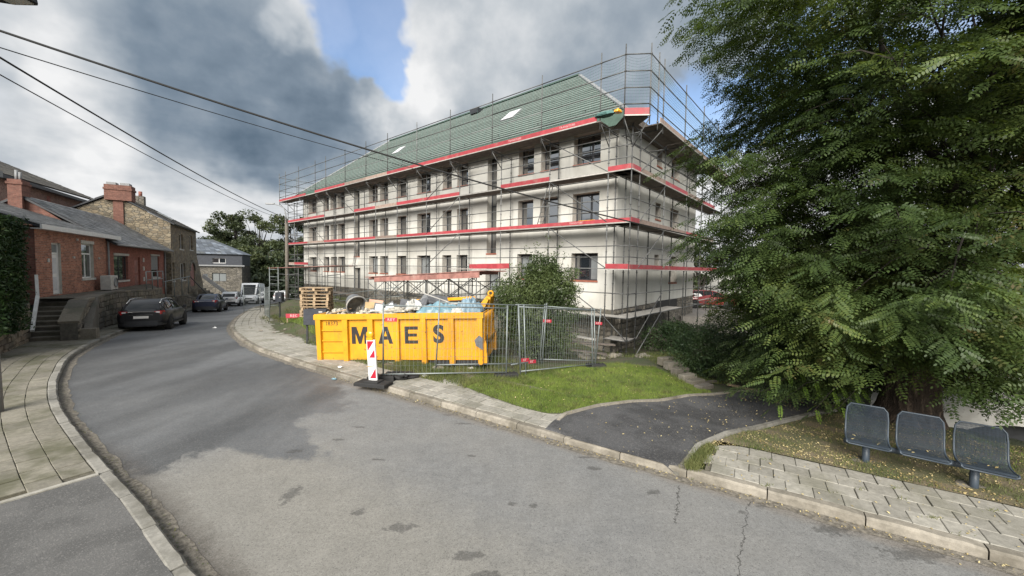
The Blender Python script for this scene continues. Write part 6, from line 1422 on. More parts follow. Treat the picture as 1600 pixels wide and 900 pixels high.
# ------------------------------------------------------------------ houses up the left side of the street
HO = Vector((-20.32, 17.5, 0)); HD = Vector((-.4883, .87268, 0)); HN = Vector((.87268, .4883, 0))
def H(s, o, z): return HO + HD * s + HN * o + Vector((0, 0, z))       # s along the fronts, o towards the street
HM = Matrix(((HD.x, -HN.x, 0, HO.x), (HD.y, -HN.y, 0, HO.y), (0, 0, 1, 0), (0, 0, 0, 1)))   # local x along, local y away from the street
def house(name, label, cat="house"):
    t = thing(name, label, cat); t.matrix_basis = HM; return t
def front(parent, s0, s1, z0, z1, o, ops, mat, mrev, depth=.16, name="wall", th=None):
    A = sorted(set([s0, s1] + [v for q in ops for v in q[:2]])); Z = sorted(set([z0, z1] + [v for q in ops for v in q[2:4]])); b = MB()
    for i in range(len(A) - 1):
        for k in range(len(Z) - 1):
            ca_, cz = (A[i] + A[i + 1]) / 2, (Z[k] + Z[k + 1]) / 2
            if any(q[0] < ca_ < q[1] and q[2] < cz < q[3] for q in ops): continue
            b.add([(A[i], -o, Z[k]), (A[i + 1], -o, Z[k]), (A[i + 1], -o, Z[k + 1]), (A[i], -o, Z[k + 1])], [(0, 1, 2, 3)])
    for (a0, a1, c0_, c1_) in [q[:4] for q in ops]:
        for u, v in [((a0, c0_), (a1, c0_)), ((a1, c0_), (a1, c1_)), ((a1, c1_), (a0, c1_)), ((a0, c1_), (a0, c0_))]: b.add([(u[0], -o, u[1]), (v[0], -o, v[1]), (v[0], -o + depth, v[1]), (u[0], -o + depth, u[1])], [(0, 1, 2, 3)], 1)
    return b.build(name, [mat, mrev], parent)
def hwin(parent, a0, a1, z0, z1, o, depth=.16, frame=None, style="two", sill=True, name="window", lintel=None, paneM=None, tr=.0):
    f = MB(); y = -o + depth - .04; w_ = .06; fm = frame or M_white
    for lo, hi in [((a0, z0), (a0 + w_, z1)), ((a1 - w_, z0), (a1, z1)), ((a0 + w_, z0), (a1 - w_, z0 + w_)), ((a0 + w_, z1 - w_), (a1 - w_, z1))]: f.box((lo[0], y, lo[1]), (hi[0], y + .06, hi[1]))
    xs = [a0 + w_, a1 - w_]
    if style == "two": c = (a0 + a1) / 2; f.box((c - .035, y - .004, z0 + w_), (c + .035, y + .055, z1 - w_ - tr)); xs = [a0 + w_, c, a1 - w_]
    if tr: f.box((a0 + w_, y - .003, z1 - tr - .04), (a1 - w_, y + .05, z1 - tr + .03))
    o_ = f.build(name, fm, parent)
    for u0, u1 in zip(xs[:-1], xs[1:]):
        p = MB(); p.box((u0, y + .02, z0 + w_), (u1, y + .035, z1 - w_)); p.build("pane", paneM or M_glass, o_)
    if sill: p = MB(); p.box((a0 - .08, -o - .05, z0 - .11), (a1 + .08, -o + depth - .05, z0 - .005)); p.build("sill", M_offwhite, o_)
    if lintel: p = MB(); p.box((a0 - .05, -o - .025, z1 + .005), (a1 + .05, -o + .1, z1 + .005 + lintel)); p.build("lintel", M_offwhite, o_)
    return o_
def slate_roof(parent, A, Bq, Cq, Dq, mat, rows, tile=.30, name="roof", lip=.10):
    """A,B eaves left/right; D,C ridge left/right (local). A board with individual slate courses standing proud"""
    A, Bq, Cq, Dq = map(Vector, (A, Bq, Cq, Dq)); n = (Bq - A).cross(Dq - A).normalized(); n = n if n.z > 0 else -n
    b = MB(); t_ = n * -.10; b.add([A, Bq, Cq, Dq, A + t_, Bq + t_, Cq + t_, Dq + t_], [(0, 1, 2, 3), (7, 6, 5, 4), (0, 4, 5, 1), (1, 5, 6, 2), (2, 6, 7, 3), (3, 7, 4, 0)]); rf = b.build(name, M_frame, parent)
    s = MB(); rr = random.Random(rows)
    for r in range(rows):
        u0 = r / rows; u1 = min(1, (r + 1.35) / rows); L0 = A.lerp(Dq, u0); R0 = Bq.lerp(Cq, u0); L1 = A.lerp(Dq, u1); R1 = Bq.lerp(Cq, u1); nt = max(1, int((R0 - L0).length / tile)); sh = .5 if r % 2 else 0
        for k in range(nt + 1):
            a = max(0, (k - sh) / nt); c = min(1, (k + 1 - sh) / nt)
            if c - a < .1 / nt: continue
            e = n * rr.uniform(.022, .036); e1 = n * .008; g_ = .035 / nt
            q = [L0.lerp(R0, a + g_) + e, L0.lerp(R0, c - g_) + e, L1.lerp(R1, c - g_) + e1, L1.lerp(R1, a + g_) + e1]; s.add(q + [q[0] - e * .9, q[1] - e * .9], [(0, 1, 2, 3), (4, 5, 1, 0)])
    tag(s.build("slates", mat, rf), kind="stuff"); return rf
# --- low brick house with white door
h1 = house("brick_house", "low orange brick house with white door and white eaves board above the dark steps")
front(h1, -1.62, 5.5, 1.25, 4.5, 0, [(-.36, .42, 1.58, 3.86), (2.42, 3.78, 2.22, 3.96)], M_brick, M_reveal)
b = MB(); b.add([(-1.62, 0, 1.25), (-1.62, 5.5, 1.25), (-1.62, 5.5, 4.6), (-1.62, 0, 4.5)], [(0, 1, 2, 3)]); b.build("side_wall", M_brick_side, h1)
b = MB(); b.box((-1.62, .35, 1.3), (5.5, 5.4, 4.4)); b.build("interior_core", M_dark, h1)
d = MB(); d.box((-.30, .10, 1.60), (.36, .15, 3.35)); do = d.build("door", M_white, h1)
for z0, z1 in ((1.75, 2.35), (2.5, 3.2)): d = MB(); d.box((-.18, .088, z0), (.24, .10, z1)); d.build("door_panel", M_curtain_reflection, do)
d = MB(); d.box((-.24, .06, 2.45), (-.19, .10, 2.62)); d.build("handle", M_chrome, do)
d = MB(); d.box((-.36, .09, 1.58), (-.30, .16, 3.86)); d.box((.36, .09, 1.58), (.42, .16, 3.86)); d.box((-.30, .09, 3.36), (.36, .16, 3.44)); d.box((-.30, .09, 3.80), (.36, .16, 3.86)); d.build("door_frame", M_white, h1)
d = MB(); d.box((-.30, .12, 3.44), (.36, .14, 3.80)); d.build("fanlight", M_glass_pale, h1)
hwin(h1, 2.42, 3.78, 2.22, 3.96, 0, .16, M_white, "two", True, lintel=.16, tr=.5)
d = MB(); d.box((2.55, .25, 2.3), (2.85, .28, 3.4)); d.box((3.3, .25, 2.3), (3.65, .28, 3.4)); d.build("curtain", M_curtain_reflection, h1)
slate_roof(h1, (-1.9, -.28, 4.52), (5.58, -.28, 4.52), (5.58, 3.8, 6.0), (-1.9, 3.8, 6.0), M_slate, 15)
d = MB(); d.box((-1.9, -.33, 4.36), (6.55, -.27, 4.56)); d.box((-1.9, -.27, 4.36), (6.55, .0, 4.39)); d.build("eaves_board", M_white, h1)
d = MB(); d.box((-.75, -.035, 3.0), (-.62, -.003, 3.16)); d.build("house_number", M_offwhite, h1)
for x, z in ((1.95, 4.12), (1.55, 3.25), (4.35, 3.25)): d = MB(); d.box((x - .05, -.06, z - .05), (x + .05, -.003, z + .05)); d.build("wall_lamp", M_offwhite, h1)
# --- painted brick house
h2 = house("brick_house", "red painted brick cottage with red door and grey half shutter")
front(h2, 5.5, 17.0, .3, 4.2, -.04, [(6.6, 8.9, 1.95, 3.46), (10.05, 11.15, 1.25, 3.42), (13.6, 15.6, 1.95, 3.58)], M_brick_paint, M_brick_paint)
b = MB(); b.add([(5.5, .04, 3.9), (5.5, 3.3, 6.55), (5.5, 7, 3.9)], [(0, 1, 2)]); b.build("gable", M_brick_side, h2)
b = MB(); b.box((5.6, .4, .3), (16.9, 6.5, 4.1)); b.build("interior_core", M_dark, h2)
hwin(h2, 6.6, 8.9, 1.95, 3.46, -.04, .16, M_frame, "two", True); d = MB(); d.box((6.55, -.0, 3.46), (9.0, .16, 3.60)); d.build("shutter_box", M_offwhite, h2)
d = MB(); d.box((7.4, .215, 2.0), (7.95, .23, 3.3)); d.box((6.68, .215, 2.0), (7.05, .23, 2.7)); d.build("curtain", M_white, h2)
d = MB(); d.box((10.05, .13, 1.25), (11.15, .2, 3.42)); do = d.build("door", M_brick_paint, h2)
for z0, z1 in ((1.45, 2.2), (2.35, 3.2)): d = MB(); d.box((10.25, .118, z0), (10.95, .13, z1)); d.build("door_panel", M_canopy, do)
hwin(h2, 13.6, 15.6, 1.95, 3.58, -.04, .16, M_grey, "one", True); d = MB()
for k in range(12): d.box((13.66, .11, 2.52 + k * .088), (15.54, .135, 2.60 + k * .088))
d.build("roller_shutter", M_grey, h2); d = MB(); d.box((13.5, .0, 3.58), (15.7, .16, 3.70)); d.build("shutter_box", M_offwhite, h2)
slate_roof(h2, (5.35, -.45, 4.12), (17.15, -.45, 4.12), (17.15, 3.2, 6.50), (5.35, 3.2, 6.50), M_slate, 18)
slate_roof(h2, (17.15, 6.9, 4.1), (5.35, 6.9, 4.1), (5.35, 3.2, 6.50), (17.15, 3.2, 6.50), M_slate, 4, 1.2, "rear_roof")
d = MB(); d.box((5.22, 3.05, 5.2), (6.0, 3.55, 7.25)); d.box((5.18, 3.0, 7.0), (6.04, 3.6, 7.12)); c_ = d.build("chimney", M_brick_side, h2); d = MB(); d.tube((5.45, 3.3, 7.2), (5.45, 3.3, 7.75), .07, 8); d.tube((5.75, 3.3, 7.2), (5.75, 3.3, 7.7), .07, 8); d.build("flue", M_grey, c_)
for z in (3.1, 2.5, 1.75): d = MB(); d.box((11.7, -.0, z), (11.95, .035, z + .28)); d.build("meter_box", M_offwhite, h2)
d = MB(); d.tube((5.42, -.09, 1.4), (5.42, -.09, 4.4), .05, 8); d.tube((5.42, -.09, 4.38), (5.42, -.3, 4.5), .045, 8); d.build("downpipe", M_grey, h1)
d = MB(); d.tube((5.4, -.52, 4.05), (17.2, -.52, 4.05), .065, 8); d.tube((16.85, -.06, .4), (16.85, -.06, 3.9), .05, 8); d.build("gutter_pipe", M_grey, h2)
# --- large old brick building standing behind
h3 = house("brick_building", "tall old brick building with brown slate roof behind the low houses", "building")
front(h3, 11.5, 27.0, 2.0, 8.55, -7.0, [], M_brick_old, M_brick_old); b = MB(); b.box((11.6, 7.02, 2.0), (26.9, 16, 8.4)); b.build("core", M_brick_old, h3)
slate_roof(h3, (9, 6.6, 8.45), (27.3, 6.6, 8.75), (20.0, 11.5, 11.2), (9, 11.5, 11.2), M_slate_brown, 16, .4)
d = MB(); d.box((9, 6.45, 8.2), (27.2, 6.75, 8.42)); d.build("gutter", M_dark, h3)
d = MB(); d.box((19.0, 11.2, 10.6), (20.4, 12.0, 11.9)); d.box((18.85, 11.1, 11.9), (20.55, 12.1, 12.0)); d.build("chimney", M_plinth, h3)
for x in (18.2,): d = MB(); d.box((x, 6.99, 7.3), (x + .5, 7.0, 8.0)); d.build("wall_vent", M_brick_paint, h3)
# --- rubble stone house
h4 = house("stone_house", "brown rubble stone house with brick chimney and arched door further up the street")
front(h4, 17.6, 27.6, -1.6, 6.5, .3, [(20.5, 21.9, 4.35, 5.72), (24.5, 25.8, 4.42, 5.80), (20.6, 22.5, 1.5, 3.05), (17.75, 18.6, 1.55, 3.1), (24.5, 26.6, .75, 3.15)], M_stonehouse, M_stonehouse, .2)
b = MB(); b.add([(17.6, -.3, -1.6), (17.6, 6.7, -1.6), (17.6, 6.7, 6.3), (17.6, 3.2, 8.35), (17.6, -.3, 6.4)], [(0, 1, 2, 3, 4)]); b.build("gable", M_stonehouse, h4)
b = MB(); b.box((17.7, .1, -1.6), (27.5, 6.6, 6.3)); b.build("interior_core", M_dark, h4)
for q in [(20.5, 21.9, 4.35, 5.72), (24.5, 25.8, 4.42, 5.80), (20.6, 22.5, 1.5, 3.05), (17.75, 18.6, 1.55, 3.1)]: hwin(h4, *q, .3, .2, M_white, "two", True)
d = MB(); arch = [(24.5, .75), (26.6, .75), (26.6, 2.3)] + [(25.55 + 1.05 * math.cos(a), 2.3 + .85 * math.sin(a)) for a in np.linspace(.3, 2.84, 7)] + [(24.5, 2.3)]; d.prism(arch, -.22, -.12); do = d.build("door", M_canopy, h4)
for k in range(9):
    a = math.pi * (k + .5) / 9; c, s_ = math.cos(a), math.sin(a); d = MB(); d.box((-.16, -.06, -.14), (.16, .04, .14), 0, Matrix.Translation((25.55 + 1.2 * c, -.32, 2.3 + 1.0 * s_)) @ Matrix.Rotation(-(a - math.pi / 2), 4, 'Y')); d.build("arch_stone", M_rock_grey, h4)
slate_roof(h4, (17.45, -.6, 6.35), (27.8, -.6, 6.35), (27.8, 3.2, 8.55), (17.45, 3.2, 8.55), M_slate_brown, 16, .35); slate_roof(h4, (27.8, 7.0, 6.3), (17.45, 7.0, 6.3), (17.45, 3.2, 8.55), (27.8, 3.2, 8.55), M_slate_brown, 4, 1.2, "rear_roof")
d = MB(); d.box((17.35, 2.0, 7.95), (18.3, 3.6, 9.15)); d.box((17.3, 1.95, 8.75), (18.35, 3.65, 8.9)); c_ = d.build("chimney", M_brick_side, h4)
for y in (2.15, 2.95): d = MB(); d.box((17.5, y, 9.15), (18.15, y + .55, 9.35)); d.build("chimney_pot", M_grey, c_)
d = MB(); d.box((17.5, 2.55, 5.0), (17.62, 3.15, 7.94)); d.build("brick_flue", M_brick_side, h4)
d = MB(); d.box((24, 2.9, 8.3), (24.6, 3.5, 9.25)); c_ = d.build("chimney", M_plinth, h4); d = MB(); d.tube((24.3, 3.2, 9.25), (24.3, 3.2, 9.7), .14, 8); d.build("chimney_pot", M_brick_paint, c_)
d = MB(); q = Vector((22.5, 1.0, 7.32)); d.box((-.5, -.6, 0), (.5, .6, .1), 0, Matrix.Translation(q) @ Matrix.Rotation(math.atan2(2.2, 3.8), 4, 'X')); d.build("skylight", M_glass_pale, h4)
d = MB(); d.prism([(27.61, -1.6), (31.0, -1.6), (31.0, .9), (27.61, 4.2)], -.25, .15); d.build("wing_wall", M_stonehouse, h4)
# --- slate clad house past it
t5 = thing("slate_house", "house with dark slate upper storey and grey stone base beyond the stone house", "house", (0, 0, 0))
A5 = Vector((-44.2, 55.2, 0)); U5 = Vector((.93, .37, 0)).normalized(); N5 = Vector((.37, -.93, 0)).normalized(); M5 = Matrix(((U5.x, -N5.x, 0, A5.x), (U5.y, -N5.y, 0, A5.y), (0, 0, 1, 0), (0, 0, 0, 1))); t5.matrix_basis = M5
L5 = 5.2
front(t5, 0, L5, -4, 2.85, 0, [(1.6, 3.3, .55, 1.75)], M_plinth, M_reveal); hwin(t5, 1.6, 3.3, .55, 1.75, 0, .16, M_frame, "two", False, paneM=M_glass_pale)
front(t5, -.1, L5 + .1, 2.85, 4.5, .12, [(1.7, 3.3, 3.15, 3.85)], M_slate_dark, M_dark); hwin(t5, 1.7, 3.3, 3.15, 3.85, .12, .16, M_white, "two", False)
b = MB(); b.box((-4, .3, -4), (L5, 5, 4.45)); b.build("core", M_slate_dark, t5); b = MB(); b.box((-4, -.3, 2.72), (L5 + .4, 0, 2.9)); b.build("ledge", M_grey, t5)
slate_roof(t5, (-4, -.35, 4.45), (L5 + .3, -.35, 4.45), (.6, 4.5, 6.7), (-4, 4.5, 6.7), M_slate_blue, 9, .6)
b = MB(); b.add([(L5 + .3, -.35, 4.45), (L5 + .3, 5.2, 4.45), (.6, 4.5, 6.7)], [(0, 1, 2)]); b.build("hip", M_slate_blue, t5)
b = MB(); b.add([(L5, 0, -4), (L5, 5, -4), (L5, 5, 2.85), (L5, 0, 2.85)], [(0, 1, 2, 3)]); b.build("side_wall", M_plinth, t5)
# --- slate hung house end at the left edge of the picture
h0 = house("slate_hung_house", "grey slate hung gable end at the far left above the hedge")
b = MB(); b.box((-11, .5, .5), (-2.9, 8, 6.15)); b.build("wall", M_slate_dark, h0)
for r in range(26):
    b = MB(); b.box((-2.895, .52, 1.0 + r * .2), (-2.86, 7.9, 1.19 + r * .2)); b.build("slate_course", M_slate_blue, h0)
b = MB(); b.box((-11.2, .3, 6.16), (-2.75, 8.2, 6.40)); b.build("cornice", M_grey, h0); b = MB(); b.box((-11, .6, 6.41), (-3, 7.8, 6.75)); b.build("roof", M_slate_blue, h0)
for t_ in (h1, h2, h3, h4, h0): pass

# ------------------------------------------------------------------ stone walls, steps, terrace in front of the houses
def stone_wall(name, label, path_, z0f, z1f, th, rows, mat, proud=.05, cap=None, depthside=1, wmin=.25, wmax=.6, limit=None):
    """a wall following path_ (street side), its face built of single stones"""
    t = thing(name, label, "wall", (0, 0, 0)); P_ = np.array(path_, float); L = arclen(P_); at = lambda a: Vector((np.interp(a, L, P_[:, 0]), np.interp(a, L, P_[:, 1]), 0))
    def nrm(a):
        d = at(min(a + .05, L[-1])) - at(max(a - .05, 0)); d.normalize(); return Vector((-d.y, d.x, 0)) * depthside     # into the wall
    b = MB(); n = max(2, int(L[-1] / .4)); rings = []
    for k in range(n + 1):
        a = L[-1] * k / n; p = at(a); nn = nrm(a); rings.append([p + Vector((0, 0, z0f(a))), p + nn * th + Vector((0, 0, z0f(a))), p + nn * th + Vector((0, 0, z1f(a))), p + Vector((0, 0, z1f(a)))])
    b.loft(rings, smooth=False, caps=True); core = b.build("core", M_mortar, t)
    rr = random.Random(len(label)); cnt_ = 0
    for r in range(rows):
        a = rr.uniform(-.1, .15)
        while a < L[-1] - .05:
            w_ = rr.uniform(wmin, wmax); a0, a1 = max(a, 0) + .012, min(a + w_, L[-1]) - .012
            if a1 - a0 > .06:
                s = MB(); e = rr.uniform(.6, 1.25) * proud; c = .02; vs = []
                for (u, f) in ((a0, r / rows), (a1, r / rows), (a1, (r + 1) / rows), (a0, (r + 1) / rows)):
                    zz = z0f(u) + (z1f(u) - z0f(u)) * f + (.012 if f == r / rows else -.012) + rr.uniform(-.012, .012); vs.append(at(u) + Vector((0, 0, zz)))
                mid = sum(vs, Vector()) / 4; nn = nrm((a0 + a1) / 2)
                fr_ = [v.lerp(mid, .12) - nn * e * rr.uniform(.7, 1.15) for v in vs]; s.add(vs + fr_, [(4, 5, 6, 7), (0, 1, 5, 4), (1, 2, 6, 5), (2, 3, 7, 6), (3, 0, 4, 7)]); s.build("stone", mat, t); cnt_ += 1
            a += w_
    if cap:
        a = 0.0
        while a < L[-1] - .1:
            a1 = min(a + rr.uniform(.7, 1.0), L[-1]); s = MB(); p, q = at(a + .006), at(a1 - .006); nn = nrm((a + a1) / 2); p = p + nn * th / 2; q = q + nn * th / 2; s.beam(p + Vector((0, 0, z1f(a) + cap / 2)), q + Vector((0, 0, z1f(a1) + cap / 2)), th + .1, cap); s.build("coping", M_rock_dark, t); a = a1
    return t
zL = lambda x, y: float(zr(y)) + .1
stone_wall("stone_wall", "low brown stone wall under the conifer hedge at the left edge", [(-17.75, 14.35), (-16.6, 12.9), (-16.05, 12.2), (-15.4, 11.4), (-14.9, 10.3), (-15.6, 8.2)], lambda a: .02, lambda a: np.interp(a, [0, 2, 4, 6], [1.5, 1.12, .95, .9]), .5, 6, M_rock, .06, None, -1, .22, .5)
zt = lambda a: np.interp(a, [0, 1.6, 6, 12], [.75, 1.42, 1.55, 1.3])
wallp = [(-16.25, 14.6), (-17.3, 15.9), (-18.9, 18.2), (-20.6, 21.2), (-22.6, 24.8), (-23.8, 26.6)]
stone_wall("stone_wall", "dark stone retaining wall between the steps and the black parked car", wallp, lambda a: float(zr(np.interp(a, [0, 12.5], [14.6, 26.6]))) - .05, zt, .45, 7, M_rock_dark, .06, .09, 1, .24, .55)
stone_wall("stone_wall", "lower stone wall before the red cottage, behind the dark blue parked car", [(-24.6, 27.4), (-26.4, 30.6), (-28.6, 34.4), (-30.8, 38.4)], lambda a: float(zr(27.4 + a * .88)) - .05, lambda a: np.interp(a, [0, 4, 12], [.85, .35, -.3]), .4, 4, M_rock_dark, .06, .08, 1, .4, .8)
# terrace behind the walls
b = MB(); b.add([H(-2.6, .2, 1.56), H(12, .2, 1.56), (-24.0, 26.8, 1.3), (-22.6, 24.8, 1.4), (-20.6, 21.2, 1.5), (-18.9, 18.2, 1.5), (-17.85, 16.5, 1.52), (-18.6, 15.9, 1.54), H(-2.6, 2.2, 1.56)], [(0, 1, 2, 3, 4, 5, 6, 7, 8)])
b.add([H(12, .2, .75), H(28, .3, -.2), (-31.4, 38.9, -.5), (-28.6, 34.4, .2), (-26.4, 30.6, .45), (-24.6, 27.4, .8), (-24.0, 26.8, .85)], [(0, 1, 2, 3, 4, 5, 6)]); b.add([H(12, .2, 1.56), H(12, .2, .75), (-24.0, 26.8, .6), (-24.0, 26.8, 1.3)], [(0, 1, 2, 3)])
tag(b.build("terrace", M_rubble), kind="structure")
# garden behind the hedge wall so the hedge stands on soil
b = MB(); b.add([(-17.4, 14.2, 1.0), (-15.9, 12.3, .95), (-15.1, 10.6, .9), (-15.6, 8.0, .9), (-30, 2, .9), (-34, 20, 1.0), (-22, 16.5, 1.0)], [(0, 1, 2, 3, 4, 5, 6)]); tag(b.build("garden", M_ground), kind="structure")
# flight of dark steps
st = thing("stone_steps", "flight of dark stone steps with white handrail up to the white door", "steps", (0, 0, 0))
f0, f1 = Vector((-17.45, 14.1, .1)), Vector((-16.3, 14.75, .1)); g0, g1 = Vector((-19.6, 16.25, 1.55)), Vector((-18.1, 16.75, 1.55)); NSTEP = 9
for k in range(NSTEP):
    u, v = k / NSTEP, (k + 1) / NSTEP; a, b_ = f0.lerp(g0, u), f1.lerp(g1, u); c, d = f0.lerp(g0, v), f1.lerp(g1, v); z = f0.z + (g0.z - f0.z) * v; s = MB()
    bk_ = (g0 - f0); bk_.z = 0; bk_.normalize(); no = bk_ * -.025
    s.add([(a.x, a.y, -.1), (b_.x, b_.y, -.1), (d.x, d.y, -.1), (c.x, c.y, -.1), (a.x, a.y, z - .045), (b_.x, b_.y, z - .045), (d.x, d.y, z - .045), (c.x, c.y, z - .045)], [(0, 1, 5, 4), (1, 2, 6, 5), (2, 3, 7, 6), (3, 0, 4, 7), (4, 5, 6, 7)]); so_ = s.build("step", M_rock_dark, st)
    s = MB(); a2, b2 = a + no, b_ + no; s.add([(a2.x, a2.y, z - .044), (b2.x, b2.y, z - .044), (d.x, d.y, z - .044), (c.x, c.y, z - .044), (a2.x, a2.y, z), (b2.x, b2.y, z), (d.x, d.y, z), (c.x, c.y, z)], [(4, 5, 6, 7), (0, 1, 5, 4), (1, 2, 6, 5), (3, 0, 4, 7), (2, 3, 7, 6)]); s.build("tread", M_rock_grey, so_)
s = MB(); bd2 = (f1 - f0).normalized(); a, b_ = f1 + bd2 * .05, g1 + bd2 * .05; a2, b2 = f1 + bd2 * .28, g1 + bd2 * .28
s.add([(a.x, a.y, -.1), (b_.x, b_.y, -.1), (b_.x, b_.y, 1.56), (a.x, a.y, .42), (a2.x, a2.y, -.1), (b2.x, b2.y, -.1), (b2.x, b2.y, 1.56), (a2.x, a2.y, .42)], [(0, 1, 2, 3), (7, 6, 5, 4), (3, 2, 6, 7), (0, 3, 7, 4), (0, 4, 5, 1), (1, 5, 6, 2)]); s.build("parapet", M_rock_dark, st)
s = MB(); q = f1 + bd2 * .02; s.box((-.18, -.03, -.1), (.40, .26, .50), 0, Matrix.Translation((q.x, q.y, 0)) @ Matrix.Rotation(math.atan2(bd2.y, bd2.x), 4, 'Z')); s.build("pier", M_rock_dark, st)
hr = thing("handrail", "white painted handrail bending up the left side of the dark steps", "handrail", (0, 0, 0)); rp_ = [f0 + Vector((.10, 0, .42)), f0.lerp(g0, .55) + Vector((.10, 0, .78)), f0.lerp(g0, .60) + Vector((-.05, .0, 1.0)), g0 + Vector((.35, -.55, 1.0))]
s = MB(); s.beam(rp_[0], rp_[1], .10, .09); s.beam(rp_[1], f0.lerp(g0, .62) + Vector((.05, 0, 1.5)), .09, .09); s.build("rail", M_rail, hr)
for p in (f0.lerp(g0, .02), f0.lerp(g0, .52)): s = MB(); s.tube((p.x - .05, p.y, p.z - .1), (p.x - .05, p.y, p.z + .5), .025, 6); s.build("post", M_dark, hr)
# railing, air conditioner, pipes on the terrace
rg = thing("railing", "pale metal railing on the terrace before the red cottage", "railing", (0, 0, 0))
for (s0, s1, o_, zb) in [(6.1, 9.6, 1.5, 1.5)]:
    for z in (.5, 1.0): m = MB(); m.tube(H(s0, o_, zb + z), H(s1, o_, zb + z), .03, 6); m.build("rail", M_galv_fence, rg)
    for k in range(4): m = MB(); m.tube(H(s0 + (s1 - s0) * k / 3, o_, zb - .1), H(s0 + (s1 - s0) * k / 3, o_, zb + 1.0), .03, 6); m.build("post", M_galv_fence, rg)
rg = thing("railing", "long pale handrail stepping down along the front of the red cottage", "railing", (0, 0, 0))
m = MB(); m.tube(H(10.2, 1.4, 1.75), H(17.6, 1.5, 1.95), .035, 6); m.build("rail", M_galv_fence, rg); m = MB(); m.tube(H(17.6, 1.5, 1.95), H(19.2, 2.6, .0), .035, 6); m.build("rail", M_dark, rg)
for k in range(4): m = MB(); ss = 10.4 + k * 2.3; m.tube(H(ss, 1.45, .5), H(ss, 1.45, 1.76 + k * .05), .03, 6); m.build("post", M_galv_fence, rg)
ac = thing("air_conditioner", "cream outdoor air conditioner standing before the brick wall between window and railing", "air conditioner"); ac.matrix_basis = HM @ Matrix.Translation((4.2, -.45, 1.52))
m = MB(); m.cbox((-.5, -.2, .05), (.5, .2, .8), .02); m.build("casing", M_offwhite, ac); m = MB(); m.lathe([(0, 0), (.27, 0), (.28, .02), (.24, .03)], 20, 0, Matrix.Translation((.18, -.205, .43)) @ Matrix.Rotation(R(90), 4, 'X')); m.build("fan_grille", M_grey, ac)
for x in (-.4, .35): m = MB(); m.box((x, -.2, 0), (x + .06, .2, .05)); m.build("foot", M_dark, ac)
# steps with white rail up to the arched door
s4 = thing("stone_steps", "steps with a white side rail below the arched door of the stone house", "steps", (0, 0, 0))
for k in range(8): s = MB(); s.box((24.3, -.9 - .3 * (8 - k), -1.7), (26.8, -.9 - .3 * (7 - k), -1.2 + .24 * k), 0, HM); s.build("step", M_rock_dark, s4)
s = MB(); s.beam(H(27.0, 3.2, -.4), H(27.0, .9, 1.75), .12, .35); s.beam(H(27.0, .9, 1.75), H(30, .8, 1.75), .10, .3); s.build("white_rail", M_white, s4)
# ------------------------------------------------------------------ low wall, steps and planks by the near corner of the building
p0, p1, p2 = Q(2.2, .9, 0), Q(2.3, 2.1, 0), Q(6.6, 3.1, 0)
stone_wall("stone_wall", "short grey stone wall by the near corner of the cream building", [(p0.x, p0.y), (p1.x, p1.y), (p2.x, p2.y)], lambda a: -1.35, lambda a: -.02 if a < 1.3 else .02, .42, 5, M_rock_grey, .06, .06, 1, .22, .5)
gs = thing("garden_steps", "rough stone steps climbing from the dark path to the building corner", "steps", (0, 0, 0))
for k in range(6):
    x_, y_ = 5.42 - k * .07, 10.85 + k * .36; z_ = g(x_, y_) + .06 + k * .035; s = MB(); s.cbox((-.27, -.12, -.2), (.27, .12, .035), .02, 0, Matrix.Translation((x_, y_, z_)) @ Matrix.Rotation(R(22 + random.uniform(-8, 8)), 4, 'Z')); s.build("step", M_rock_dark if k % 2 else M_rock_grey, gs)
for k, (x_, y_, L, rz) in enumerate([(6.6, 11.0, .8, -50), (5.9, 11.5, .5, 20)]): s = MB(); s.box((-L / 2, -.05, -.02), (L / 2, .05, .03)); o = s.build("plank", M_woodg if k else M_wood); o.location = (x_, y_, g(x_, y_) + .03); o.rotation_euler = (0, 0, R(rz)); tag(o, ["thin pale stick lying on the bank right of the stone steps", "short grey plank beside the stone steps"][k], "plank")
for k in range(26):
    x_ = random.uniform(2.8, 5.6); y_ = random.uniform(14.6, 17.4); o = mesh_obj("rubble_stone", crumple("rubble_stone", (random.uniform(.1, .3), random.uniform(.08, .2), random.uniform(.05, .13)), M_rock_grey, 70 + k, 7, .2)); o.location = (x_, y_, g(x_, y_) + .03); o.rotation_euler = (0, 0, random.uniform(0, 3)); tag(o, "rough stone lying on the ground at the foot of the plinth", "stone", "loose stones by the plinth")
# planks lying behind the fence
for k, (a, b_) in enumerate([((1.6, 15.6, .55), (3.3, 15.1, .35)), ((2.0, 15.2, .25), (4.1, 15.4, .1)), ((1.3, 14.9, .1), (3.6, 14.6, -.1))]): s = MB(); s.beam(a, b_, .2, .05); o = s.build("plank", M_deck if k else M_decksteel); tag(o, ["pale plank lying topmost in the pile behind the fence panel", "brown plank in the pile behind the fence panel", "brown plank lowest in the pile behind the fence panel"][k], "plank")
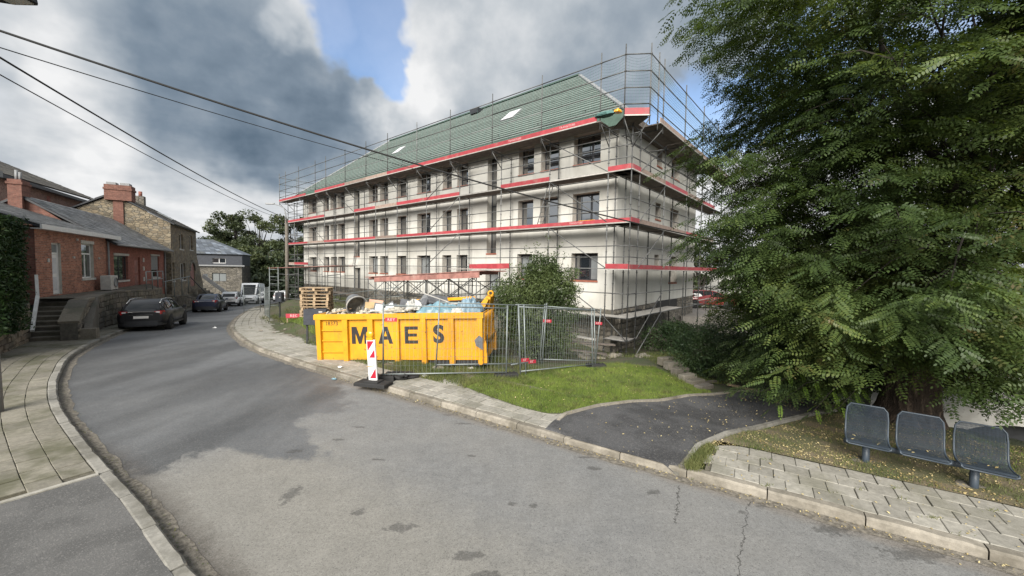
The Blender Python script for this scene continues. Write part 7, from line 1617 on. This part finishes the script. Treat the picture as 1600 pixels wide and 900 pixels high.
# ------------------------------------------------------------------ whitewashed wall with arched cellar mouth behind the tree
ww = thing("whitewashed_wall", "low whitewashed brick wall with a dark arched opening behind the bench", "wall"); wa, wb = Vector((9.75, 10.45, -2.2)), Vector((16.2, 9.35, -2.2)); wd = (wb - wa).normalized(); wn = Vector((wd.y, -wd.x, 0))
ww.matrix_basis = Matrix(((wd.x, -wn.x, 0, wa.x), (wd.y, -wn.y, 0, wa.y), (0, 0, 1, wa.z), (0, 0, 0, 1))); WL = (wb - wa).length
def wmat():
    m_, t, b_ = new_mat("whitewashed_brick"); p = t.pos(); x, y, z = t.sep(p); n = t.n.new('ShaderNodeTexBrick'); t.put(n.inputs['Vector'], t.comb(x, z, 0)); n.inputs['Scale'].default_value = 1; n.inputs['Brick Width'].default_value = .24; n.inputs['Row Height'].default_value = .078; n.inputs['Mortar Size'].default_value = .009
    f = t.noise(p, 2.2, 5, .62); k = t.noise(t.mapv(p, (1, 1, 2.4)), 4.5, 6, .7); col = t.mix(t.step(f, .35, .7), (.44, .43, .40), (.34, .33, .30)); col = t.mix(t.math('MULTIPLY', t.step(k, .60, .72), .8), col, (.13, .12, .10)); t.put(b_.inputs['Base Color'], col); b_.inputs['Roughness'].default_value = .9; t.put(b_.inputs['Normal'], t.bump(t.math('MULTIPLY', n.outputs[1], -1), .5, .02)); return m_
M_ww = wmat(); ax0, ax1, az = 2.0, 4.6, 1.0; b = MB(); arch = [(ax0 + (ax1 - ax0) * .5 - (ax1 - ax0) * .5 * math.cos(a), az + .42 * math.sin(a)) for a in np.linspace(0, math.pi, 13)]; top = 2.75
for i in range(12): (xa, za), (xb, zb) = arch[i], arch[i + 1]; b.add([(xa, 0, za), (xb, 0, zb), (xb, 0, top), (xa, 0, top)], [(0, 1, 2, 3)]); b.add([(xa, 0, za), (xa, .45, za), (xb, .45, zb), (xb, 0, zb)], [(0, 1, 2, 3)])
for x0_, x1_ in ((0, ax0), (ax1, WL)): b.add([(x0_, 0, -1), (x1_, 0, -1), (x1_, 0, top), (x0_, 0, top)], [(0, 1, 2, 3)])
b.add([(ax0, 0, -1), (ax0, .45, -1), (ax0, .45, az), (ax0, 0, az)], [(0, 1, 2, 3)]); b.add([(ax1, 0, -1), (ax1, 0, az), (ax1, .45, az), (ax1, .45, -1)], [(0, 1, 2, 3)]); b.add([(0, 0, top), (WL, 0, top), (WL, .45, top), (0, .45, top)], [(0, 1, 2, 3)]); b.add([(0, 0, -1), (0, 0, top), (0, .45, top), (0, .45, -1)], [(0, 1, 2, 3)]); b.build("wall_face", M_ww, ww)
b = MB(); b.box((ax0 - .3, .46, -1), (ax1 + .3, 2.5, az + .6)); b.build("cellar_recess", M_dark, ww)
x_ = 0.0
while x_ < WL: b = MB(); b.box((x_ + .004, -.05, top + .003), (min(x_ + .5, WL) - .004, .5, top + .08)); b.build("coping", M_kerb2, ww); x_ += .5
# ------------------------------------------------------------------ poles, lamps and overhead cables
up_ = thing("utility_pole", "grey pole at the left edge carrying a street lamp above the pavement", "pole", (-9.93, 7.42, .1)); up_.rotation_euler = (0, R(-1.2), 0); lean = Vector((.0, 0, 1)); m = MB(); m.tube((0, 0, -.1), (0, 0, 8.4), .12, 10, 0, .09); m.build("shaft", M_grey, up_)
m = MB(); m.path([(0, 0, 7.65), (.3, -.05, 7.72), (.7, -.1, 7.74)], .03, 6); m.build("lamp_arm", M_grey, up_); m = MB(); m.loft([[(x, y0 * w_, z) for (y0, z) in ((-1, 7.69), (1, 7.69), (.8, 7.80), (-.8, 7.80))] for x, w_ in ((.55, .06), (.75, .13), (1.15, .15), (1.22, .10))], smooth=False, caps=True); m.build("lamp_head", M_dark, up_); m = MB(); m.box((.74, -.10, 7.675), (1.14, .10, 7.689)); m.build("lamp_glass", M_lampclear, up_)
lp_ = thing("lamp_post", "weathered pole with a curved street lamp arm by the left end of the scaffolding", "street lamp", (-20.65, 36, g(-20.65, 36))); zb = lp_.location.z
m = MB(); m.tube((0, 0, -.2), (0, 0, 7.25 - zb), .17, 9, 0, .13); m.build("pole", M_woodg, lp_); m = MB(); m.path([(.05, -.1, 6.9 - zb), (.0, -.12, 7.7 - zb), (-.15, -.12, 8.2 - zb), (-.55, -.12, 8.42 - zb), (-1.1, -.12, 8.55 - zb)], .045, 6); m.build("arm", M_grey, lp_)
m = MB(); m.loft([[(x, y0 * w_ - .12, 8.56 - zb + z) for (y0, z) in ((-1, -.05), (1, -.05), (.7, .07), (-.7, .07))] for x, w_ in ((-1.0, .06), (-1.15, .13), (-1.7, .15), (-1.8, .08))], smooth=False, caps=True); m.build("lamp_head", M_grey, lp_)
def cable(a, b_, sag, r, label, extra=None):
    a, b_ = Vector(a), Vector(b_); m = MB(); m.path([a.lerp(b_, k / 28) - Vector((0, 0, sag * 4 * (k / 28) * (1 - k / 28))) for k in range(29)], r, 5); o = m.build("overhead_cable", M_black); return tag(o, label, "cable", None)
cable((-10.6, 7.0, 7.55), P(-.6, 3.4, 5.95) + Vector((9.5, 2.0, -2.0)), .55, .024, "thickest black overhead cable crossing in front of the scaffolding")
cable((-10.6, 7.0, 7.22), P(8.5, 1.6, 8.1), .20, .012, "thin overhead cable ending at the middle of the building roof edge")
cable((-10.2, 7.4, 7.2), (-20.6, 35.9, 7.3), .30, .022, "upper of the two cables running down the street to the far lamp post")
cable((-10.2, 7.4, 6.85), (-20.7, 35.9, 7.12), .32, .013, "lower of the two cables running down the street to the far lamp post")
# ------------------------------------------------------------------ parked vehicles (x forward, y left, z up)
def wheel(parent, x, y, r=.32, w_=.21):
    side = 1 if y > 0 else -1; M = Matrix.Translation((x, y, r)) @ Matrix.Rotation(R(-90 * side), 4, 'X')
    m = MB(); m.lathe([(r * .62, -w_ / 2), (r * .93, -w_ / 2), (r, -w_ / 2 + .03), (r, w_ / 2 - .03), (r * .93, w_ / 2), (r * .66, w_ / 2), (r * .64, w_ / 2 - .03)], 22, 0, M); wh = m.build("wheel", M_black, parent)
    m = MB(); m.lathe([(0, w_ / 2 - .045), (r * .16, w_ / 2 - .035), (r * .2, w_ / 2 - .06), (r * .5, w_ / 2 - .05), (r * .64, w_ / 2 - .005), (r * .67, w_ / 2 - .02)], 20, 0, M)
    for k in range(5): m.box((-.03, r * .12, w_ / 2 - .06), (.03, r * .62, w_ / 2 - .02), 0, M @ Matrix.Rotation(2 * math.pi * k / 5, 4, 'Z'))
    m.build("rim", M_rim, wh)
    m = MB(); m.lathe([(0, w_ / 2 - .075), (r * .63, w_ / 2 - .07)], 16, 0, M); m.build("brake_disc", M_dark, wh)
def car(name, label, cat, pos, heading, pitch, paint_, st, wb, roofx, group="cars parked along the kerb", rails=False, van=False, rw_=.32, light_rear=True):
    """st: stations (x, half width, z sill, z belt, z top of body, corner) ; roofx: greenhouse outline as (x, z, half width) rear to front"""
    t = thing(name, label, cat, None or (0, 0, 0), 0, group); hx, hy = heading
    t.matrix_basis = Matrix.Translation(pos) @ Matrix.Rotation(math.atan2(hy, hx), 4, 'Z') @ Matrix.Rotation(-pitch, 4, 'Y')
    rings = []
    for (x, hw, z0, z1, z2) in st:
        prof = [(hw * .80, z0), (hw * .96, z0 + .06), (hw * .985, z0 + (z1 - z0) * .35), (hw, z0 + (z1 - z0) * .62), (hw * .99, z1 - .10), (hw * .955, z1 - .02), (hw * .86, z1 + (z2 - z1) * .65), (hw * .55, z2)]
        rings.append([(x, y, z) for y, z in prof] + [(x, -y, z) for y, z in prof[::-1]])
    m = MB(); m.loft(rings, caps=True); body = m.build("body", paint_, t)
    # wheel arches and wheels
    hwm = max(s[1] for s in st)
    for x in wb:
        for sgn in (1, -1):
            m = MB(); M = Matrix.Translation((x, sgn * (hwm - .10), rw_ + .02)) @ Matrix.Rotation(R(-90 * sgn), 4, 'X'); m.lathe([(0, .104), (rw_ + .055, .104), (rw_ + .055, -.12)], 24, 0, M); m.build("wheel_arch", M_black, t); wheel(t, x, sgn * (hwm - .095), rw_)
    # greenhouse: rings along x, glass sides, painted roof
    g0 = []
    for (x, zb, hb, zt, ht) in roofx: g0.append([(x, hb, zb), (x, hb * .5 + ht * .5 + .015, (zb + zt) / 2), (x, ht, zt - .03), (x, ht * .82, zt), (x, -ht * .82, zt), (x, -ht, zt - .03), (x, -(hb * .5 + ht * .5 + .015), (zb + zt) / 2), (x, -hb, zb)])
    n = len(g0); m = MB()
    def mf(i, k):
        if k == -1: return 1
        if k in (2, 3, 4): return 0 if 0 < i < n - 2 else (1 if k == 3 else 0)
        return 0 if (van and i < n - 3) else (0 if k in (2, 4) else 1)
    m.loft(g0, 0, False, True, False, mf); cab = m.build("cabin", [paint_, M_carglass], t)
    # pillars proud of the glass
    pl = MB()
    for i, (x, zb, hb, zt, ht) in enumerate(roofx):
        if 0 < i < n - 1:
            for s in (1, -1): pl.path([(x, s * (hb + .004), zb - .02), (x, s * (hb * .5 + ht * .5 + .018), (zb + zt) / 2), (x, s * (ht + .002), zt - .03)], .030 if i in (1, n - 2) else .020, 5)
    for s in (1, -1):
        pl.path([(x, s * (ht + .0), zt - .028) for (x, zb, hb, zt, ht) in roofx], .028, 5); pl.path([(x, s * (hb + .004), zb) for (x, zb, hb, zt, ht) in roofx[0:]], .016, 5)
    pl.build("pillars", paint_, cab)
    if rails:
        for s in (1, -1): m = MB(); pts = [(x, s * (ht * .93), zt + .035) for (x, zb, hb, zt, ht) in roofx[1:-1]]; m.path(pts, .018, 6); m.build("roof_rail", M_chrome, t)
    # doors, handles, mirrors
    for s in (1, -1):
        xm = roofx[-1][0] - .35; m = MB(); m.loft([[(xm + dx, s * (hwm + .02 + dy), roofx[-1][1] + dz) for dy, dz in ((-.08, .0), (.10, -.01), (.13, .10), (.0, .13))] for dx in (-.07, .07)], caps=True); m.build("mirror", paint_, t)
        for xd in (wb[0] + .55, wb[0] + 1.5): m = MB(); m.box((xd, s * (hwm - .005) - .012, st[len(st) // 2][3] - .16), (xd + .18, s * (hwm - .005) + .012, st[len(st) // 2][3] - .13)); m.build("door_handle", M_dark, t)
        for xd in (wb[0] + .62, wb[0] + 1.62): m = MB(); m.box((xd - .006, s * hwm * .985 - .008, st[3][2] + .12), (xd + .006, s * hwm * .992 + .003, st[3][3] - .08)); m.build("door_gap", M_black, t)
        m = MB(); m.box((wb[0] + .38, s * (hwm * .975) - .02, st[3][2] + .02), (wb[1] - .38, s * (hwm * .985) + .014, st[3][2] + .10)); m.build("sill_trim", M_dark, t)
    return t
def rear_kit(t, x, hw, zl, zp, paint_, lamp=(.34, .16), bumper=True, win=None):
    for s in (1, -1): m = MB(); m.loft([[(x + .16, s * (hw + .004), zl + z * .7) for z in (-.1, .1)] + [(x + .10, s * (hw - .02), zl + .1), (x + .10, s * (hw - .02), zl - .1)], [(x - .005, s * (hw - .10), zl - lamp[1] / 2), (x - .005, s * (hw - .10), zl + lamp[1] / 2), (x - .01, s * (hw - lamp[0]), zl + lamp[1] / 2.4), (x - .01, s * (hw - lamp[0]), zl - lamp[1] / 2.6)]], smooth=False, caps=True); m.build("tail_lamp", M_tail, t); m = MB(); m.box((x - .018, s * (hw - .22) - .07, zl - .01), (x - .004, s * (hw - .22) + .07, zl + .05)); m.build("reversing_lamp", M_lampclear, t)
    m = MB(); m.box((x - .022, -.26, zp - .055), (x - .008, .26, zp + .055)); m.build("number_plate", M_plate, t)
    m = MB(); m.box((x - .02, -.42, zp + .09), (x + .0, .42, zp + .115)); m.build("boot_trim", M_chrome, t)
    if bumper: m = MB(); m.loft([[(x + .35, hw + .012, z) for z in (.24, .46)], [(x + .03, hw - .06, z) for z in (.24, .46)], [(x - .045, hw - .3, z) for z in (.24, .46)], [(x - .05, -hw + .3, z) for z in (.24, .46)], [(x + .03, -hw + .06, z) for z in (.24, .46)], [(x + .35, -hw - .012, z) for z in (.24, .46)]], 0, False); m.box((x - .03, -hw + .25, .20), (x + .1, hw - .25, .26)); m.build("bumper", M_dark, t)
def hatch(name, label, pos, heading, pitch, paint_, rails, L=4.25, H=1.48):
    k = L / 4.25; X = lambda v: v * k
    st = [(X(-2.08), .70, .34, .70, .86), (X(-1.98), .83, .28, .82, .96), (X(-1.6), .885, .24, .90, 1.0), (X(-.8), .895, .22, .92, .98), (X(.2), .90, .22, .92, .97), (X(1.0), .895, .22, .90, .97), (X(1.35), .885, .24, .84, .93), (X(1.85), .84, .26, .76, .84), (X(2.05), .72, .30, .66, .73), (X(2.12), .60, .36, .58, .62)]
    rx = [(X(-1.98), .93, .70, .96, .66), (X(-1.72), .93, .76, H - .22, .62), (X(-1.35), .93, .79, H - .04, .60), (X(-.55), .93, .80, H, .60), (X(.15), .93, .80, H - .02, .60), (X(.55), .93, .79, H - .13, .60), (X(1.25), .92, .76, .95, .70)]
    t = car(name, label, "car", pos, heading, pitch, paint_, st, (X(-1.28), X(1.32)), rx, rails=rails)
    rear_kit(t, X(-2.06), .80, .82, .62, paint_); return t
zc = lambda y: float(zr(y))
hatch("parked_car", "black car with bright roof rails parked nearest by the stone wall", (-17.75, 19.45, zc(19.4)), (-.48, .877), -.045, M_carblack, True, H=1.43)
def sedan(label, pos, heading, pitch, paint_):
    st = [(-2.20, .62, .36, .72, .84), (-2.12, .80, .30, .86, .97), (-1.75, .875, .24, .90, 1.01), (-.9, .895, .22, .92, .98), (.2, .90, .22, .92, .97), (1.0, .895, .22, .90, .97), (1.4, .885, .24, .84, .92), (1.95, .84, .26, .76, .83), (2.2, .70, .30, .66, .72), (2.26, .58, .36, .58, .62)]
    rx = [(-1.78, .95, .70, .985, .62), (-1.15, .93, .77, 1.31, .60), (-.75, .93, .79, 1.42, .59), (-.1, .93, .80, 1.44, .59), (.45, .93, .79, 1.36, .59), (1.2, .92, .75, .95, .68)]
    t = car("parked_car", label, "car", pos, heading, pitch, paint_, st, (-1.35, 1.38), rx); rear_kit(t, -2.17, .80, .85, .72, paint_); return t
sedan("dark blue saloon parked behind the nearest black car", (-25.1, 32.6, zc(32.6)), (-.46, .888), -.057, M_carblue)
hatch("parked_car", "white hatchback parked beyond the dark blue saloon", (-30.4, 42.6, zc(42.6)), (-.42, .907), -.057, M_carwhite, False, 4.1, 1.52)
hatch("parked_car", "small white car half hidden behind the white van", (-33.8, 57.5, zc(57.5)), (-.38, .925), -.057, M_carwhite, False, 4.0, 1.6)
# van facing the camera
st = [(-2.75, .90, .34, 1.1, 1.12), (-2.7, .98, .30, 1.15, 1.17), (-1.5, 1.0, .28, 1.15, 1.17), (0, 1.0, .28, 1.15, 1.17), (1.2, 1.0, .28, 1.15, 1.17), (1.75, .98, .28, 1.08, 1.17), (2.35, .93, .30, .92, 1.02), (2.62, .82, .32, .78, .86), (2.7, .66, .36, .66, .70)]
rx = [(-2.72, 1.14, .96, 2.46, .86), (-2.6, 1.14, .98, 2.52, .88), (-1.2, 1.14, .985, 2.54, .89), (.35, 1.14, .985, 2.54, .88), (.95, 1.14, .985, 2.50, .85), (1.25, 1.14, .97, 2.32, .80), (2.1, 1.10, .90, 1.16, .78)]
vn = car("parked_van", "white high roofed panel van facing down the street at the bend", "van", (-32.3, 48.6, zc(48.6)), (.40, -.917), .057, M_carwhite, st, (-1.75, 1.7), rx, group=None, van=True, rw_=.35)
for s in (1, -1): m = MB(); m.loft([[(2.52, s * .88, z) for z in (.72, .92)], [(2.67, s * .58, z) for z in (.70, .86)]], 0, False); m.build("headlamp", M_lampclear, vn)
m = MB(); m.box((2.68, -.5, .60), (2.72, .5, .72)); m.box((2.62, -.7, .34), (2.70, .7, .52)); m.build("grille", M_dark, vn); m = MB(); m.box((2.722, -.26, .44), (2.73, .26, .55)); m.build("number_plate", M_plate, vn)
# red car behind the building, and a low building with a pale blue roof
rc = hatch("parked_car", "red car glimpsed beyond the far corner scaffolding", (16.6, 33.2, .02), (.98, -.15), 0.0, M_carred, False); rc["group"] = ""; del rc["group"]
b = MB(); b.add([(11.5, 26.5, .0), (19, 25.5, .0), (21, 33, .0), (12.5, 34, .0)], [(0, 1, 2, 3)]); b.add([(11.5, 26.5, -2), (19, 25.5, -2), (19, 25.5, .0), (11.5, 26.5, .0)], [(0, 1, 2, 3)]); tag(b.build("parking_area", M_road), kind="structure")
bb = thing("outbuilding", "low building with pale blue grey roof beyond the right end of the cream building", "building", (0, 0, 0))
b = MB(); b.box((21.5, 50, -4), (32, 57, 3.7)); b.build("wall", M_offwhite, bb)
for k in range(10): u0, u1 = k / 10, (k + .94) / 10; b = MB(); b.add([(21, 49.5 + 4 * u0, 3.6 + 2.2 * u0), (31 - 2 * u0, 49.5 + 4 * u0, 3.6 + 2.2 * u0), (31 - 2 * u1, 49.5 + 4 * u1, 3.6 + 2.2 * u1 + .06), (21, 49.5 + 4 * u1, 3.6 + 2.2 * u1 + .06)], [(0, 1, 2, 3)]); b.build("roof_sheet", M_slate_blue if k % 2 else M_grey, bb)
